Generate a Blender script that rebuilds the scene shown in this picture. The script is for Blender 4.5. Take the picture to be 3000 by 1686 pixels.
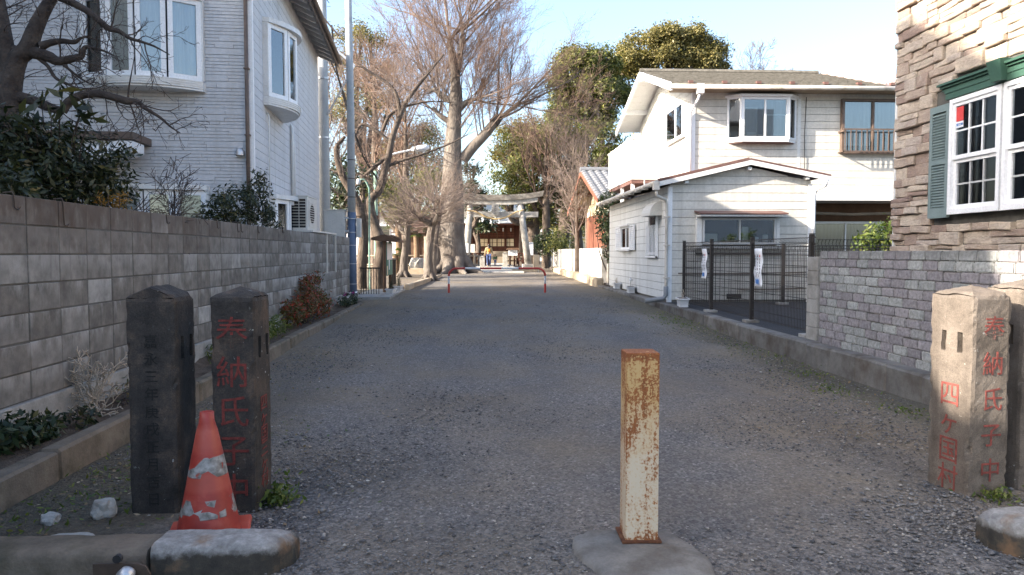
import bpy, bmesh, math, random
import numpy as np
from mathutils import Vector, Matrix, noise
for o in list(bpy.data.objects): bpy.data.objects.remove(o)
S = bpy.context.scene
COL = S.collection
rad = math.radians
R = random.Random(11)
NR = np.random.RandomState(5)
# ------------------------------------------------------------ camera
FPX = 2157.0
YAW = math.atan(100/FPX); PIT = math.atan(103/FPX)
CH = 1.4
cd = bpy.data.cameras.new('camera'); cam = bpy.data.objects.new('camera', cd); COL.objects.link(cam)
cam.location = (0, 0, CH); cam.rotation_euler = (math.pi/2-PIT, 0, -YAW)
cd.sensor_width = 36; cd.lens = 36*FPX/3000; cd.clip_start = .05; cd.clip_end = 2000
S.camera = cam
# ------------------------------------------------------------ light: low western sun from the left, a little behind the camera
SUN = Vector((.885, .285, -.43)).normalized()
elev = math.asin(-SUN.z)
W = bpy.data.worlds.new('World'); S.world = W; W.use_nodes = True
wn = W.node_tree.nodes; wl = W.node_tree.links
sky = wn.new('ShaderNodeTexSky'); sky.sky_type = 'NISHITA'; sky.sun_disc = False
sky.sun_elevation = elev
sky.sun_rotation = math.atan2(-SUN.x, -SUN.y)
sky.air_density = 1.0; sky.dust_density = 3.2; sky.ozone_density = 1.9; sky.altitude = 30
bg = wn['Background']; bg.inputs['Strength'].default_value = .15
wl.new(sky.outputs[0], bg.inputs[0])
sd = bpy.data.lights.new('sun', 'SUN'); so = bpy.data.objects.new('sun', sd); COL.objects.link(so)
sd.energy = 4.6; sd.angle = rad(.55); sd.color = (1, .89, .76)
so.rotation_euler = SUN.to_track_quat('-Z', 'Y').to_euler(); so.location = (-30, -10, 30)
vs = S.view_settings; vs.view_transform = 'Standard'; vs.look = 'None'; vs.gamma = 1; vs.exposure = 1.9
vs.use_curve_mapping = False
# ------------------------------------------------------------ placing helpers
cy, sy, cp, sp = math.cos(YAW), math.sin(YAW), math.cos(PIT), math.sin(PIT)
def ray(px, py):
    u = (px-1500)/FPX; v = (843-py)/FPX
    fy = cp+v*sp; fz = -sp+v*cp
    return (u*cy+fy*sy, -u*sy+fy*cy, fz)
def at(px, py, Y):
    r = ray(px, py); t = Y/r[1]; return Vector((r[0]*t, Y, CH+r[2]*t))
def gh(y):
    return float(np.interp(y, [-50, 9, 21, 30, 42, 60, 400], [0, 0, .2, .24, .3, .36, .4]))
# ------------------------------------------------------------ object helpers
def tag(o, label=None, cat=None, group=None, kind=None):
    if label: o['label'] = label
    if cat: o['category'] = cat
    if group: o['group'] = group
    if kind: o['kind'] = kind
    return o
def thing(name, label, cat, loc=(0, 0, 0), rz=0, group=None):
    o = bpy.data.objects.new(name, None); COL.objects.link(o); o.empty_display_size = .2
    o.location = loc; o.rotation_euler = (0, 0, rz)
    return tag(o, label, cat, group)
def setting(name, loc=(0, 0, 0), rz=0):
    o = bpy.data.objects.new(name, None); COL.objects.link(o); o.location = loc; o.rotation_euler = (0, 0, rz); o['kind'] = 'structure'
    return o
def link(name, me, mat=None, parent=None, world=False):
    o = bpy.data.objects.new(name, me); COL.objects.link(o)
    if mat is not None and not me.materials: me.materials.append(mat)
    if parent is not None:
        o.parent = parent
        if world: o.matrix_parent_inverse = parent.matrix_basis.inverted()
    return o
def mesh_np(name, V, F, smooth=False, attr=None):
    me = bpy.data.meshes.new(name)
    V = np.asarray(V, np.float32).reshape(-1, 3); F = np.asarray(F, np.int32)
    n, k = F.shape
    me.vertices.add(len(V)); me.vertices.foreach_set('co', V.ravel())
    me.loops.add(n*k); me.loops.foreach_set('vertex_index', F.ravel())
    me.polygons.add(n); me.polygons.foreach_set('loop_start', np.arange(0, n*k, k, dtype=np.int32))
    try: me.polygons.foreach_set('loop_total', np.full(n, k, np.int32))
    except Exception: pass
    if smooth: me.polygons.foreach_set('use_smooth', np.ones(n, bool))
    if attr is not None:
        a = me.attributes.new('rnd', 'FLOAT', 'POINT'); a.data.foreach_set('value', np.asarray(attr, np.float32))
    me.update(); me.validate()
    return me
class Fr:
    """a wall frame: origin, horizontal axis u, outward normal n"""
    def __init__(s, o, u, n): s.o = Vector(o); s.u = Vector(u).normalized(); s.n = Vector(n).normalized()
    def p(s, u, n, z): return s.o+s.u*u+s.n*n+Vector((0, 0, z))
class MB:
    def __init__(s): s.v = []; s.f = []
    def add(s, vs, fs):
        b = len(s.v); s.v += [tuple(v) for v in vs]; s.f += [tuple(b+i for i in f) for f in fs]; return s
    BF = [(0, 3, 2, 1), (4, 5, 6, 7), (0, 1, 5, 4), (1, 2, 6, 5), (2, 3, 7, 6), (3, 0, 4, 7)]
    def box(s, x0, x1, y0, y1, z0, z1):
        return s.add([(x0, y0, z0), (x1, y0, z0), (x1, y1, z0), (x0, y1, z0), (x0, y0, z1), (x1, y0, z1), (x1, y1, z1), (x0, y1, z1)], s.BF)
    def fbox(s, fr, u0, u1, n0, n1, z0, z1):
        P = fr.p
        if fr.u.cross(Vector((0, 0, 1))).dot(fr.n) < 0: u0, u1 = u1, u0
        return s.add([P(u0, n1, z0), P(u1, n1, z0), P(u1, n0, z0), P(u0, n0, z0), P(u0, n1, z1), P(u1, n1, z1), P(u1, n0, z1), P(u0, n0, z1)], s.BF)
    def beam(s, a, b, w, h, up=(0, 0, 1)):
        a = Vector(a); b = Vector(b); d = (b-a).normalized(); up = Vector(up)
        if abs(d.dot(up)) > .98: up = Vector((0, 1, 0))
        x = d.cross(up).normalized()*(w/2); y = x.cross(d).normalized()*(h/2)
        return s.add([a-x-y, a+x-y, a+x+y, a-x+y, b-x-y, b+x-y, b+x+y, b-x+y], [(0, 1, 2, 3), (7, 6, 5, 4), (0, 4, 5, 1), (1, 5, 6, 2), (2, 6, 7, 3), (3, 7, 4, 0)])
    def prism(s, poly, a, b, mp):
        """poly: list of 2d points, mp(p,q,t) -> 3d"""
        n = len(poly)
        vs = [mp(p[0], p[1], a) for p in poly]+[mp(p[0], p[1], b) for p in poly]
        fs = [tuple(range(n))[::-1], tuple(range(n, 2*n))]+[(i, (i+1) % n, n+(i+1) % n, n+i) for i in range(n)]
        return s.add(vs, fs)
    def tube(s, pts, r, n=8, cap=True):
        pts = [Vector(p) for p in pts]; k = len(pts)
        rs = r if isinstance(r, (list, tuple)) else [r]*k
        b = len(s.v); ref = None
        for i, p in enumerate(pts):
            d = (pts[min(i+1, k-1)]-pts[max(i-1, 0)]).normalized()
            if ref is None:
                ref = d.cross(Vector((0, 0, 1)))
                if ref.length < .05: ref = d.cross(Vector((0, 1, 0)))
            ref = (ref-d*ref.dot(d)).normalized(); q = d.cross(ref)
            for j in range(n):
                t = 2*math.pi*j/n
                s.v.append(tuple(p+(ref*math.cos(t)+q*math.sin(t))*rs[i]))
        for i in range(k-1):
            for j in range(n):
                j2 = (j+1) % n
                s.f.append((b+i*n+j, b+i*n+j2, b+(i+1)*n+j2, b+(i+1)*n+j))
        if cap:
            s.f.append(tuple(b+j for j in range(n))[::-1]); s.f.append(tuple(b+(k-1)*n+j for j in range(n)))
        return s
    def lathe(s, prof, n=16, c=(0, 0, 0), cap=True):
        b = len(s.v); k = len(prof)
        for r, z in prof:
            for j in range(n):
                t = 2*math.pi*j/n; s.v.append((c[0]+r*math.cos(t), c[1]+r*math.sin(t), c[2]+z))
        for i in range(k-1):
            for j in range(n):
                j2 = (j+1) % n; s.f.append((b+i*n+j, b+i*n+j2, b+(i+1)*n+j2, b+(i+1)*n+j))
        if cap: s.f.append(tuple(b+j for j in range(n))[::-1]); s.f.append(tuple(b+(k-1)*n+j for j in range(n)))
        return s
    def quad(s, *p): return s.add(p, [tuple(range(len(p)))])
    def mesh(s, name='m', smooth=False):
        me = bpy.data.meshes.new(name); me.from_pydata(s.v, [], s.f)
        if smooth: me.polygons.foreach_set('use_smooth', np.ones(len(me.polygons), bool))
        me.update(); return me
    def build(s, name, mat, parent=None, world=False, smooth=False, bevel=0):
        me = s.mesh(name, smooth)
        if bevel:
            bm = bmesh.new(); bm.from_mesh(me); bmesh.ops.recalc_face_normals(bm, faces=bm.faces)
            bmesh.ops.bevel(bm, geom=[e for e in bm.edges if e.calc_face_angle(0) > .5], offset=bevel, segments=2, profile=.6, affect='EDGES')
            bm.to_mesh(me); bm.free()
        return link(name, me, mat, parent, world)
def chbox(sx, sy, sz, c, name, jit=0, rng=R):
    """box from 0..s with chamfered edges, slightly uneven"""
    bm = bmesh.new(); bmesh.ops.create_cube(bm, size=1)
    for v in bm.verts: v.co = Vector(((v.co.x+.5)*sx, (v.co.y+.5)*sy, (v.co.z+.5)*sz))
    bmesh.ops.bevel(bm, geom=bm.edges[:], offset=c, segments=1, affect='EDGES')
    if jit:
        for v in bm.verts: v.co += Vector((rng.uniform(-jit, jit), rng.uniform(-jit, jit), rng.uniform(-jit, jit)))
    me = bpy.data.meshes.new(name); bm.to_mesh(me); bm.free(); return me
_tx = {}
def text_mesh(body, size, ext=.001, sx=1.0, bold=0):
    cu = bpy.data.curves.new('t', 'FONT'); cu.body = body; cu.size = size; cu.align_x = 'CENTER'; cu.align_y = 'CENTER'; cu.extrude = ext; cu.offset = bold
    o = bpy.data.objects.new('t', cu); COL.objects.link(o); bpy.context.view_layer.update()
    dg = bpy.context.evaluated_depsgraph_get()
    me = bpy.data.meshes.new_from_object(o.evaluated_get(dg)); bpy.data.objects.remove(o)
    for v in me.vertices: v.co.x *= sx
    return me
def text_on(body, size, pos, u, n, mat, parent, name='inscription', world=False, sx=1.0, ext=.001, bold=0):
    """flat lettering at pos, written along u on a face with normal n"""
    me = text_mesh(body, size, ext, sx, bold)
    u = Vector(u).normalized(); n = Vector(n).normalized(); z = n.cross(u)
    M = Matrix((u, z, n)).transposed().to_4x4(); M.translation = Vector(pos)
    me.transform(M)
    return link(name, me, mat, parent, world)
# ------------------------------------------------------------ materials
def nodes(name):
    m = bpy.data.materials.new(name); m.use_nodes = True
    nt = m.node_tree; b = nt.nodes['Principled BSDF']
    return m, nt, b
class N:
    def __init__(s, nt): s.nt = nt
    def new(s, t, **k):
        n = s.nt.nodes.new(t)
        for a, v in k.items(): setattr(n, a, v)
        return n
    def l(s, a, b): s.nt.links.new(a, b)
    def pos(s, stretch=(1, 1, 1)):
        g = s.new('ShaderNodeNewGeometry'); v = s.new('ShaderNodeVectorMath', operation='MULTIPLY'); v.inputs[1].default_value = stretch
        s.l(g.outputs['Position'], v.inputs[0]); return v.outputs[0]
    def noise(s, vec, scale, detail=5, rough=.55, dist=0):
        n = s.new('ShaderNodeTexNoise'); n.inputs['Scale'].default_value = scale; n.inputs['Detail'].default_value = detail
        n.inputs['Roughness'].default_value = rough; n.inputs['Distortion'].default_value = dist
        if vec is not None: s.l(vec, n.inputs['Vector'])
        return n.outputs['Fac']
    def ramp(s, fac, stops, interp='LINEAR'):
        r = s.new('ShaderNodeValToRGB'); r.color_ramp.interpolation = interp
        e = r.color_ramp.elements
        while len(e) < len(stops): e.new(.5)
        for i, (p, c) in enumerate(stops):
            e[i].position = p; e[i].color = (*c, 1) if len(c) == 3 else c
        s.l(fac, r.inputs[0]); return r.outputs[0]
    def g(s, fac, a, b):
        m = s.new('ShaderNodeMapRange'); m.inputs[1].default_value = a; m.inputs[2].default_value = b; m.clamp = True
        s.l(fac, m.inputs[0]); return m.outputs[0]
    def mix(s, fac, a, b, mode='MIX'):
        m = s.new('ShaderNodeMixRGB', blend_type=mode)
        for i, x in enumerate((fac, a, b)):
            if isinstance(x, (int, float)): m.inputs[i].default_value = x
            elif isinstance(x, tuple): m.inputs[i].default_value = (*x, 1)
            else: s.l(x, m.inputs[i])
        return m.outputs[0]
    def math(s, op, a, b=0.0):
        m = s.new('ShaderNodeMath', operation=op)
        for i, x in enumerate((a, b)):
            if isinstance(x, (int, float)): m.inputs[i].default_value = x
            else: s.l(x, m.inputs[i])
        return m.outputs[0]
    def bump(s, h, strength, dist, b):
        n = s.new('ShaderNodeBump'); n.inputs['Strength'].default_value = strength; n.inputs['Distance'].default_value = dist
        s.l(h, n.inputs['Height']); s.l(n.outputs[0], b.inputs['Normal'])
    def rnd(s): return s.new('ShaderNodeObjectInfo').outputs['Random']
    def sep(s, v):
        x = s.new('ShaderNodeSeparateXYZ'); s.l(v, x.inputs[0]); return x.outputs
def mat(name, cols, scale=3, rough=.8, bump=.3, bscale=40, bdist=.006, rnd=0, stretch=(1, 1, 1), metal=0, spec=.3, dirt=None, dscale=1.2, dlim=(.5, .75), dst=None):
    m, nt, b = nodes(name); n = N(nt); p = n.pos(stretch)
    f = n.noise(p, scale, 6, .62)
    k = len(cols)
    c = n.ramp(n.g(f, .28, .72), [(i/(k-1) if k > 1 else 0, x) for i, x in enumerate(cols)]) if k > 1 else n.mix(0., cols[0], cols[0])
    fine = n.g(n.noise(p, scale*14, 3), .3, .7)
    c = n.mix(.22, c, n.mix(1.0, c, n.ramp(fine, [(0, (.55,)*3), (1, (1.35,)*3)]), 'MULTIPLY'))
    if dirt: c = n.mix(n.g(n.noise(n.pos(dst) if dst else p, dscale, 7, .65), *dlim), c, dirt)
    if rnd: c = n.mix(1.0, c, n.ramp(n.rnd(), [(0, (1-rnd,)*3), (1, (1+rnd,)*3)]), 'MULTIPLY')
    nt.links.new(c, b.inputs['Base Color'])
    b.inputs['Roughness'].default_value = rough; b.inputs['Metallic'].default_value = metal; b.inputs['Specular IOR Level'].default_value = spec
    if bump: n.bump(n.noise(p, bscale, 4), bump, bdist, b)
    return m
def leafmat(name, stops, trans=.35, gloss=.5):
    m, nt, b = nodes(name); n = N(nt)
    a = n.new('ShaderNodeAttribute'); a.attribute_name = 'rnd'
    c = n.ramp(a.outputs['Fac'], stops)
    n.l(c, b.inputs['Base Color']); b.inputs['Roughness'].default_value = gloss; b.inputs['Specular IOR Level'].default_value = .35
    t = n.new('ShaderNodeBsdfTranslucent'); n.l(n.mix(1.0, c, (1.2, 1.25, .7), 'MULTIPLY'), t.inputs[0])
    x = n.new('ShaderNodeMixShader'); x.inputs[0].default_value = trans
    n.l(b.outputs[0], x.inputs[1]); n.l(t.outputs[0], x.inputs[2]); n.l(x.outputs[0], nt.nodes['Material Output'].inputs[0])
    return m
M = {}
def gravel_mat():
    m, nt, b = nodes('gravel'); n = N(nt); p = n.pos()
    fine = n.noise(p, 85, 3, .7); mid = n.noise(p, 22, 4, .6); big = n.noise(p, .55, 5, .6)
    vo = n.new('ShaderNodeTexVoronoi'); vo.inputs['Scale'].default_value = 62; n.l(p, vo.inputs['Vector'])
    bw = n.new('ShaderNodeRGBToBW'); n.l(vo.outputs['Color'], bw.inputs[0])
    stone = n.ramp(bw.outputs[0], [(0, (.066, .064, .064)), (.5, (.132, .126, .122)), (.85, (.195, .186, .176)), (1, (.38, .365, .335))])
    earth = n.ramp(n.g(mid, .3, .7), [(0, (.115, .092, .063)), (1, (.225, .186, .136))])
    x = n.sep(p)
    # worn wheel tracks and dirty margins show more earth
    edge = n.math('MAXIMUM', n.g(x[0], -1.2, -2.5), n.g(x[0], 2.5, 3.9))
    pt = n.g(big, .40, .66)
    f = n.math('MINIMUM', n.math('ADD', n.math('MULTIPLY', pt, .7), n.math('MULTIPLY', edge, .5)), .92)
    c = n.mix(f, stone, earth)
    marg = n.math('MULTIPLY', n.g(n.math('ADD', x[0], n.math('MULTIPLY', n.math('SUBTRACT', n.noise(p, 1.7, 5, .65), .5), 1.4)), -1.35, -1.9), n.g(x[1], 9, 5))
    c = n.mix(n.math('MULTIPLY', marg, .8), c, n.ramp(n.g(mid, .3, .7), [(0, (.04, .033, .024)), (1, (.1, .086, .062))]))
    mossy = n.math('MULTIPLY', n.g(n.math('ADD', x[0], n.math('MULTIPLY', n.math('SUBTRACT', n.noise(p, 1.3, 5, .65), .5), 1.2)), 3.3, 3.75), n.g(x[1], 24, 18))
    c = n.mix(n.math('MULTIPLY', mossy, .65), c, n.ramp(n.g(mid, .3, .7), [(0, (.05, .046, .03)), (1, (.11, .1, .07))]))
    c = n.mix(1.0, c, n.ramp(n.g(n.noise(n.pos((1.1, .35, 1)), .9, 4, .6), .3, .7), [(0, (.82, .83, .86)), (1, (1.2, 1.18, 1.14))]), 'MULTIPLY')
    c = n.mix(.5, c, n.mix(1.0, c, n.ramp(n.g(fine, .3, .7), [(0, (.5,)*3), (1, (1.5,)*3)]), 'MULTIPLY'))
    nt.links.new(c, b.inputs['Base Color']); b.inputs['Roughness'].default_value = .9; b.inputs['Specular IOR Level'].default_value = .25
    h = n.math('ADD', n.math('MULTIPLY', vo.outputs['Distance'], -.9), n.math('ADD', n.math('MULTIPLY', mid, .8), n.math('MULTIPLY', fine, .4)))
    n.bump(h, .85, .016, b); return m
M['gravel'] = gravel_mat()
def stone_bits(name, stops):
    m, nt, b = nodes(name); n = N(nt)
    a = n.new('ShaderNodeAttribute'); a.attribute_name = 'rnd'
    c = n.ramp(a.outputs['Fac'], stops); p = n.pos()
    c = n.mix(.4, c, n.mix(1.0, c, n.ramp(n.g(n.noise(p, 120, 3), .3, .7), [(0, (.5,)*3), (1, (1.5,)*3)]), 'MULTIPLY'))
    n.l(c, b.inputs['Base Color']); b.inputs['Roughness'].default_value = .85; return m
M['pebble'] = stone_bits('pebble', [(0, (.05, .05, .053)), (.4, (.118, .116, .118)), (.72, (.2, .194, .185)), (.9, (.32, .295, .255)), (1, (.55, .53, .48))])
M['litter'] = leafmat('litter', [(0, (.05, .09, .03)), (.5, (.12, .12, .05)), (.8, (.2, .13, .07)), (1, (.35, .3, .22))], .2, .7)
def block_mat():
    m, nt, b = nodes('concrete_block'); n = N(nt); p = n.pos()
    z = n.sep(p)[2]
    r = n.rnd()
    base = n.ramp(r, [(0, (.142, .13, .116)), (.4, (.168, .156, .14)), (.8, (.195, .183, .167)), (.93, (.23, .22, .204)), (1, (.31, .302, .285))])
    mot = n.noise(p, 7, 6, .65)
    c = n.mix(1.0, base, n.ramp(n.g(mot, .3, .7), [(0, (.62,)*3), (.5, (.95,)*3), (1, (1.35,)*3)]), 'MULTIPLY')
    # pale lime runs below the upper joint of each course and brown soil stain seeping over the coping
    ps = n.pos((1, 8, 3.2)); drip = n.noise(ps, 1.0, 7, .68)
    zz = n.math('FRACT', n.math('MULTIPLY', n.math('SUBTRACT', z, .385), 5.0))
    lime = n.math('MULTIPLY', n.g(zz, .35, .98), n.g(n.math('ADD', drip, n.math('MULTIPLY', r, .12)), .5, .68))
    c = n.mix(n.math('MULTIPLY', lime, .75), c, (.36, .355, .34))
    yv = n.sep(p)[1]
    seep = n.math('MULTIPLY', n.g(n.math('ADD', z, n.math('MULTIPLY', n.math('SUBTRACT', drip, .5), 1.1)), 1.35, 1.75), n.g(n.math('ADD', n.math('MULTIPLY', yv, -1.0), n.math('MULTIPLY', mot, 6)), -13, -3))
    c = n.mix(n.math('MULTIPLY', seep, .82), c, (.075, .052, .04))
    ps2 = n.pos((1, 9, .9)); blk = n.g(n.noise(ps2, 1.0, 6, .7), .56, .72)
    c = n.mix(n.math('MULTIPLY', blk, .5), c, (.06, .058, .055))
    n.l(c, b.inputs['Base Color']); b.inputs['Roughness'].default_value = .93; b.inputs['Specular IOR Level'].default_value = .2
    n.bump(n.noise(p, 150, 4, .7), .5, .004, b); return m
M['block'] = block_mat()
M['mortar'] = mat('mortar', [(.07, .068, .062), (.12, .115, .105)], 8, .95)
M['pad'] = mat('footing_concrete', [(.1, .095, .085), (.16, .152, .14), (.22, .21, .19)], 6, .95, .8, 70, dirt=(.085, .07, .055), dscale=4)
M['concrete'] = mat('concrete', [(.2, .195, .18), (.3, .29, .27), (.36, .35, .33)], 4, .9, .5, 70, dirt=(.1, .085, .065))
M['kerb'] = mat('kerb_concrete', [(.1, .096, .09), (.15, .144, .135), (.19, .183, .17)], 5, .92, .6, 80, dirt=(.075, .062, .05), dscale=2.0, dlim=(.45, .65), rnd=.15)
def kerb_face_mat():
    m, nt, b = nodes('kerb_pale_top_mossy_face'); n = N(nt); p = n.pos(); z = n.sep(p)[2]
    f = n.g(n.noise(p, 20, 7, .7), .3, .7); c = n.ramp(f, [(0, (.15, .145, .138)), (.5, (.25, .245, .235)), (1, (.4, .39, .375))])
    moss = n.g(n.math('ADD', z, n.math('MULTIPLY', n.math('SUBTRACT', n.noise(p, 11, 6, .7), .5), .1)), .118, .085)
    c = n.mix(moss, c, n.ramp(n.g(n.noise(p, 14, 6, .7), .3, .7), [(0, (.028, .026, .022)), (.6, (.055, .048, .038)), (1, (.1, .08, .055))]))
    c = n.mix(n.math('MULTIPLY', n.g(n.noise(p, 6, 5), .56, .68), .7), c, (.2, .12, .065))
    n.l(c, b.inputs['Base Color']); b.inputs['Roughness'].default_value = .95; n.bump(n.noise(p, 90, 5, .75), .9, .008, b); return m
M['kerb_face'] = kerb_face_mat()
M['kerb_pale'] = mat('kerb_pale_concrete', [(.22, .215, .205), (.33, .32, .30), (.42, .41, .39)], 18, .95, .9, 120, dirt=(.12, .1, .085), dscale=3.5, dlim=(.5, .62))
M['kerb_mossy'] = mat('kerb_mossy_concrete', [(.10, .085, .065), (.16, .13, .1), (.2, .17, .13)], 5, .95, .7, 70, dirt=(.055, .05, .03), dscale=3)
M['soil'] = mat('soil', [(.05, .036, .026), (.09, .066, .048), (.13, .1, .075)], 6, 1, 1, 50, .02)
M['asphalt'] = mat('asphalt', [(.02, .02, .023), (.032, .032, .036)], 4, .85, .8, 150)
M['paver'] = mat('paving_stone', [(.34, .32, .29), (.46, .44, .40)], 2, .85, .3, 40, rnd=.15)
def pillar_mat(name, c1, c2, c3, lich):
    m, nt, b = nodes(name); n = N(nt); p = n.pos()
    f = n.g(n.noise(p, 5, 7, .68), .3, .7)
    c = n.ramp(f, [(0, c1), (.5, c2), (1, c3)])
    ps = n.pos((9, 9, .8)); c = n.mix(n.math('MULTIPLY', n.g(n.noise(ps, 1, 6), .5, .72), .55), c, tuple(x*.55 for x in c1))
    l = n.g(n.noise(p, 26, 5, .6), .66, .70); l2 = n.g(n.noise(p, 3.0, 3), .5, .6)
    c = n.mix(n.math('MULTIPLY', l, l2), c, lich)
    c = n.mix(.35, c, n.mix(1.0, c, n.ramp(n.g(n.noise(p, 160, 3), .3, .7), [(0, (.45,)*3), (1, (1.6,)*3)]), 'MULTIPLY'))
    n.l(c, b.inputs['Base Color']); b.inputs['Roughness'].default_value = .88; b.inputs['Specular IOR Level'].default_value = .25
    n.bump(n.math('ADD', n.noise(p, 45, 6, .7), n.math('MULTIPLY', n.noise(p, 220, 3), .5)), .8, .006, b); return m
M['pillar_dark'] = pillar_mat('pillar_stone_dark', (.02, .0195, .0195), (.043, .039, .036), (.105, .078, .06), (.33, .35, .34))
M['pillar_pale'] = pillar_mat('pillar_stone_pale', (.09, .075, .062), (.15, .126, .104), (.205, .175, .146), (.45, .44, .41))
def carved(name, c):
    m, nt, b = nodes(name); n = N(nt); p = n.pos()
    f = n.g(n.noise(p, 28, 6, .7), .40, .66)
    n.l(n.mix(f, c, tuple(x*.42 for x in c)), b.inputs['Base Color']); b.inputs['Roughness'].default_value = .9; n.bump(n.noise(p, 140, 4), .6, .004, b); return m
M['red_paint'] = carved('red_carved_paint', (.17, .032, .026))
M['red_paint_pale'] = carved('red_carved_paint_pale', (.25, .06, .048))
M['carved_dark'] = carved('carved_dark', (.012, .012, .012))
def bollard_mat():
    m, nt, b = nodes('rusty_painted_steel'); n = N(nt); p = n.pos(); x = n.sep(p)
    z = x[2]
    paint = n.mix(n.g(n.math('ADD', z, n.math('MULTIPLY', n.noise(p, 6, 4), .5)), .72, .98), (.54, .465, .345), (.47, .325, .14))
    ps = n.pos((38, 38, 2.6)); st = n.noise(ps, 1, 7, .72)
    sp = n.noise(p, 80, 5, .68); bigr = n.noise(n.pos((1, 1, .55)), 9, 6, .65)
    up = n.g(z, .25, .9)
    h = n.math('ADD', n.math('ADD', n.math('MULTIPLY', sp, .5), n.math('MULTIPLY', bigr, .36)), n.math('ADD', n.math('MULTIPLY', up, .06), n.math('MULTIPLY', st, .36)))
    top = n.math('MAXIMUM', n.g(z, .875, .93), n.g(z, .11, .04))
    h = n.math('ADD', h, n.math('MULTIPLY', top, .12))
    f = n.g(h, .645, .69)
    stain = n.g(h, .58, .72)
    rust = n.ramp(n.g(sp, .3, .7), [(0, (.06, .022, .012)), (.5, (.2, .065, .02)), (1, (.33, .13, .04))])
    c = n.mix(n.math('MULTIPLY', stain, .65), paint, (.45, .22, .07))
    c = n.mix(f, c, rust)
    n.l(c, b.inputs['Base Color'])
    n.l(n.ramp(f, [(0, (.5,)*3), (1, (.9,)*3)]), b.inputs['Roughness'])
    n.bump(n.math('ADD', f, n.math('MULTIPLY', sp, .5)), .5, .002, b); return m
M['bollard'] = bollard_mat()
M['rust'] = mat('rust', [(.05, .022, .014), (.11, .045, .022), (.18, .085, .042)], 20, .9, .6, 90)
def cone_mat():
    m, nt, b = nodes('cone_plastic'); n = N(nt); g = n.new('ShaderNodeTexCoord'); p = g.outputs['Object']
    z = n.sep(p)[2]
    f = n.g(n.noise(p, 9, 5, .6), .3, .7)
    c = n.ramp(f, [(0, (.19, .02, .015)), (.6, (.28, .03, .021)), (1, (.33, .07, .05))])
    fade = n.math('MAXIMUM', n.math('MULTIPLY', n.g(z, .42, .46), n.g(z, .57, .53)), n.math('MULTIPLY', n.g(z, .24, .26), n.g(z, .36, .33)))
    c = n.mix(n.math('MULTIPLY', fade, .45), c, (.38, .085, .055))
    band = n.math('MAXIMUM', n.math('MULTIPLY', n.g(z, .125, .13), n.g(z, .215, .21)), n.math('MULTIPLY', n.g(z, .315, .32), n.g(z, .415, .41)))
    vo = n.new('ShaderNodeTexVoronoi'); vo.inputs['Scale'].default_value = 17; n.l(p, vo.inputs['Vector'])
    bw = n.new('ShaderNodeRGBToBW'); n.l(vo.outputs['Color'], bw.inputs[0])
    patch = n.math('MULTIPLY', band, n.g(n.math('ADD', bw.outputs[0], n.math('MULTIPLY', n.noise(p, 14, 4), .35)), .66, .68))
    film = n.ramp(n.noise(p, 30, 4), [(.35, (.1, .097, .09)), (.65, (.3, .3, .295))])
    c = n.mix(patch, c, film)
    n.l(c, b.inputs['Base Color']); b.inputs['Roughness'].default_value = .5; n.bump(patch, .6, .003, b); return m
M['cone'] = cone_mat()
M['cone_base'] = mat('cone_base_plastic', [(.38, .04, .022), (.46, .1, .065)], 8, .55, .2, 60, dirt=(.3, .09, .06), dscale=6)
M['steel'] = mat('galvanised_steel', [(.42, .43, .44), (.58, .58, .59)], 12, .4, .15, 80, metal=.7)
M['brownmetal'] = mat('brown_metal', [(.05, .036, .028), (.085, .06, .045)], 20, .5, .1, 80)
M['sidingL'] = mat('pale_grey_siding', [(.47, .475, .49), (.54, .545, .555)], 1.2, .7, .35, 22, .01, dirt=(.4, .395, .385), dscale=1.0, dlim=(.5, .8), dst=(3, 3, .35))
M['sidingL_joint'] = mat('siding_groove', [(.42, .42, .43), (.46, .46, .47)], 3, .8)
M['trim'] = mat('white_trim', [(.62, .615, .595), (.7, .695, .675)], 3, .45, .05, 40, dirt=(.52, .49, .44), dscale=5, dlim=(.55, .8))
M['white'] = mat('white_paint', [(.72, .725, .73), (.8, .805, .81)], 3, .45, .05, 40)
M['alu'] = mat('aluminium_frame', [(.52, .51, .5), (.62, .61, .6)], 6, .4, .05, 60, metal=.3)
M['bronze'] = mat('bronze_frame', [(.09, .065, .05), (.14, .1, .08)], 6, .45, .05, 60)
M['blackrub'] = mat('dark_gasket', [(.015, .015, .017), (.03, .03, .032)], 6, .5, 0)
M['interior'] = mat('dark_interior', [(.02, .02, .022), (.05, .048, .045)], 2, .9, 0)
M['curtain'] = mat('lace_curtain', [(.5, .5, .49), (.68, .67, .65)], 1, .9, .6, 8, .03, stretch=(14, 14, .4))
M['curtain_grey'] = mat('grey_curtain', [(.3, .29, .27), (.42, .4, .38)], 1, .9, .6, 8, .03, stretch=(12, 12, .4))
def glass():
    m, nt, b = nodes('window_glass'); n = N(nt)
    t = n.new('ShaderNodeBsdfTransparent'); t.inputs[0].default_value = (.82, .86, .86, 1)
    gl = n.new('ShaderNodeBsdfGlossy'); gl.inputs['Roughness'].default_value = .03; gl.inputs[0].default_value = (.95, .97, 1, 1)
    fr = n.new('ShaderNodeFresnel'); fr.inputs[0].default_value = 1.7
    x = n.new('ShaderNodeMixShader'); n.l(n.math('ADD', fr.outputs[0], .06), x.inputs[0]); n.l(t.outputs[0], x.inputs[1]); n.l(gl.outputs[0], x.inputs[2])
    n.l(x.outputs[0], nt.nodes['Material Output'].inputs[0]); return m
M['glass'] = glass()
g2 = M['glass'].copy(); g2.name = 'clear_window_glass'; M['glass_clear'] = g2
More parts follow.
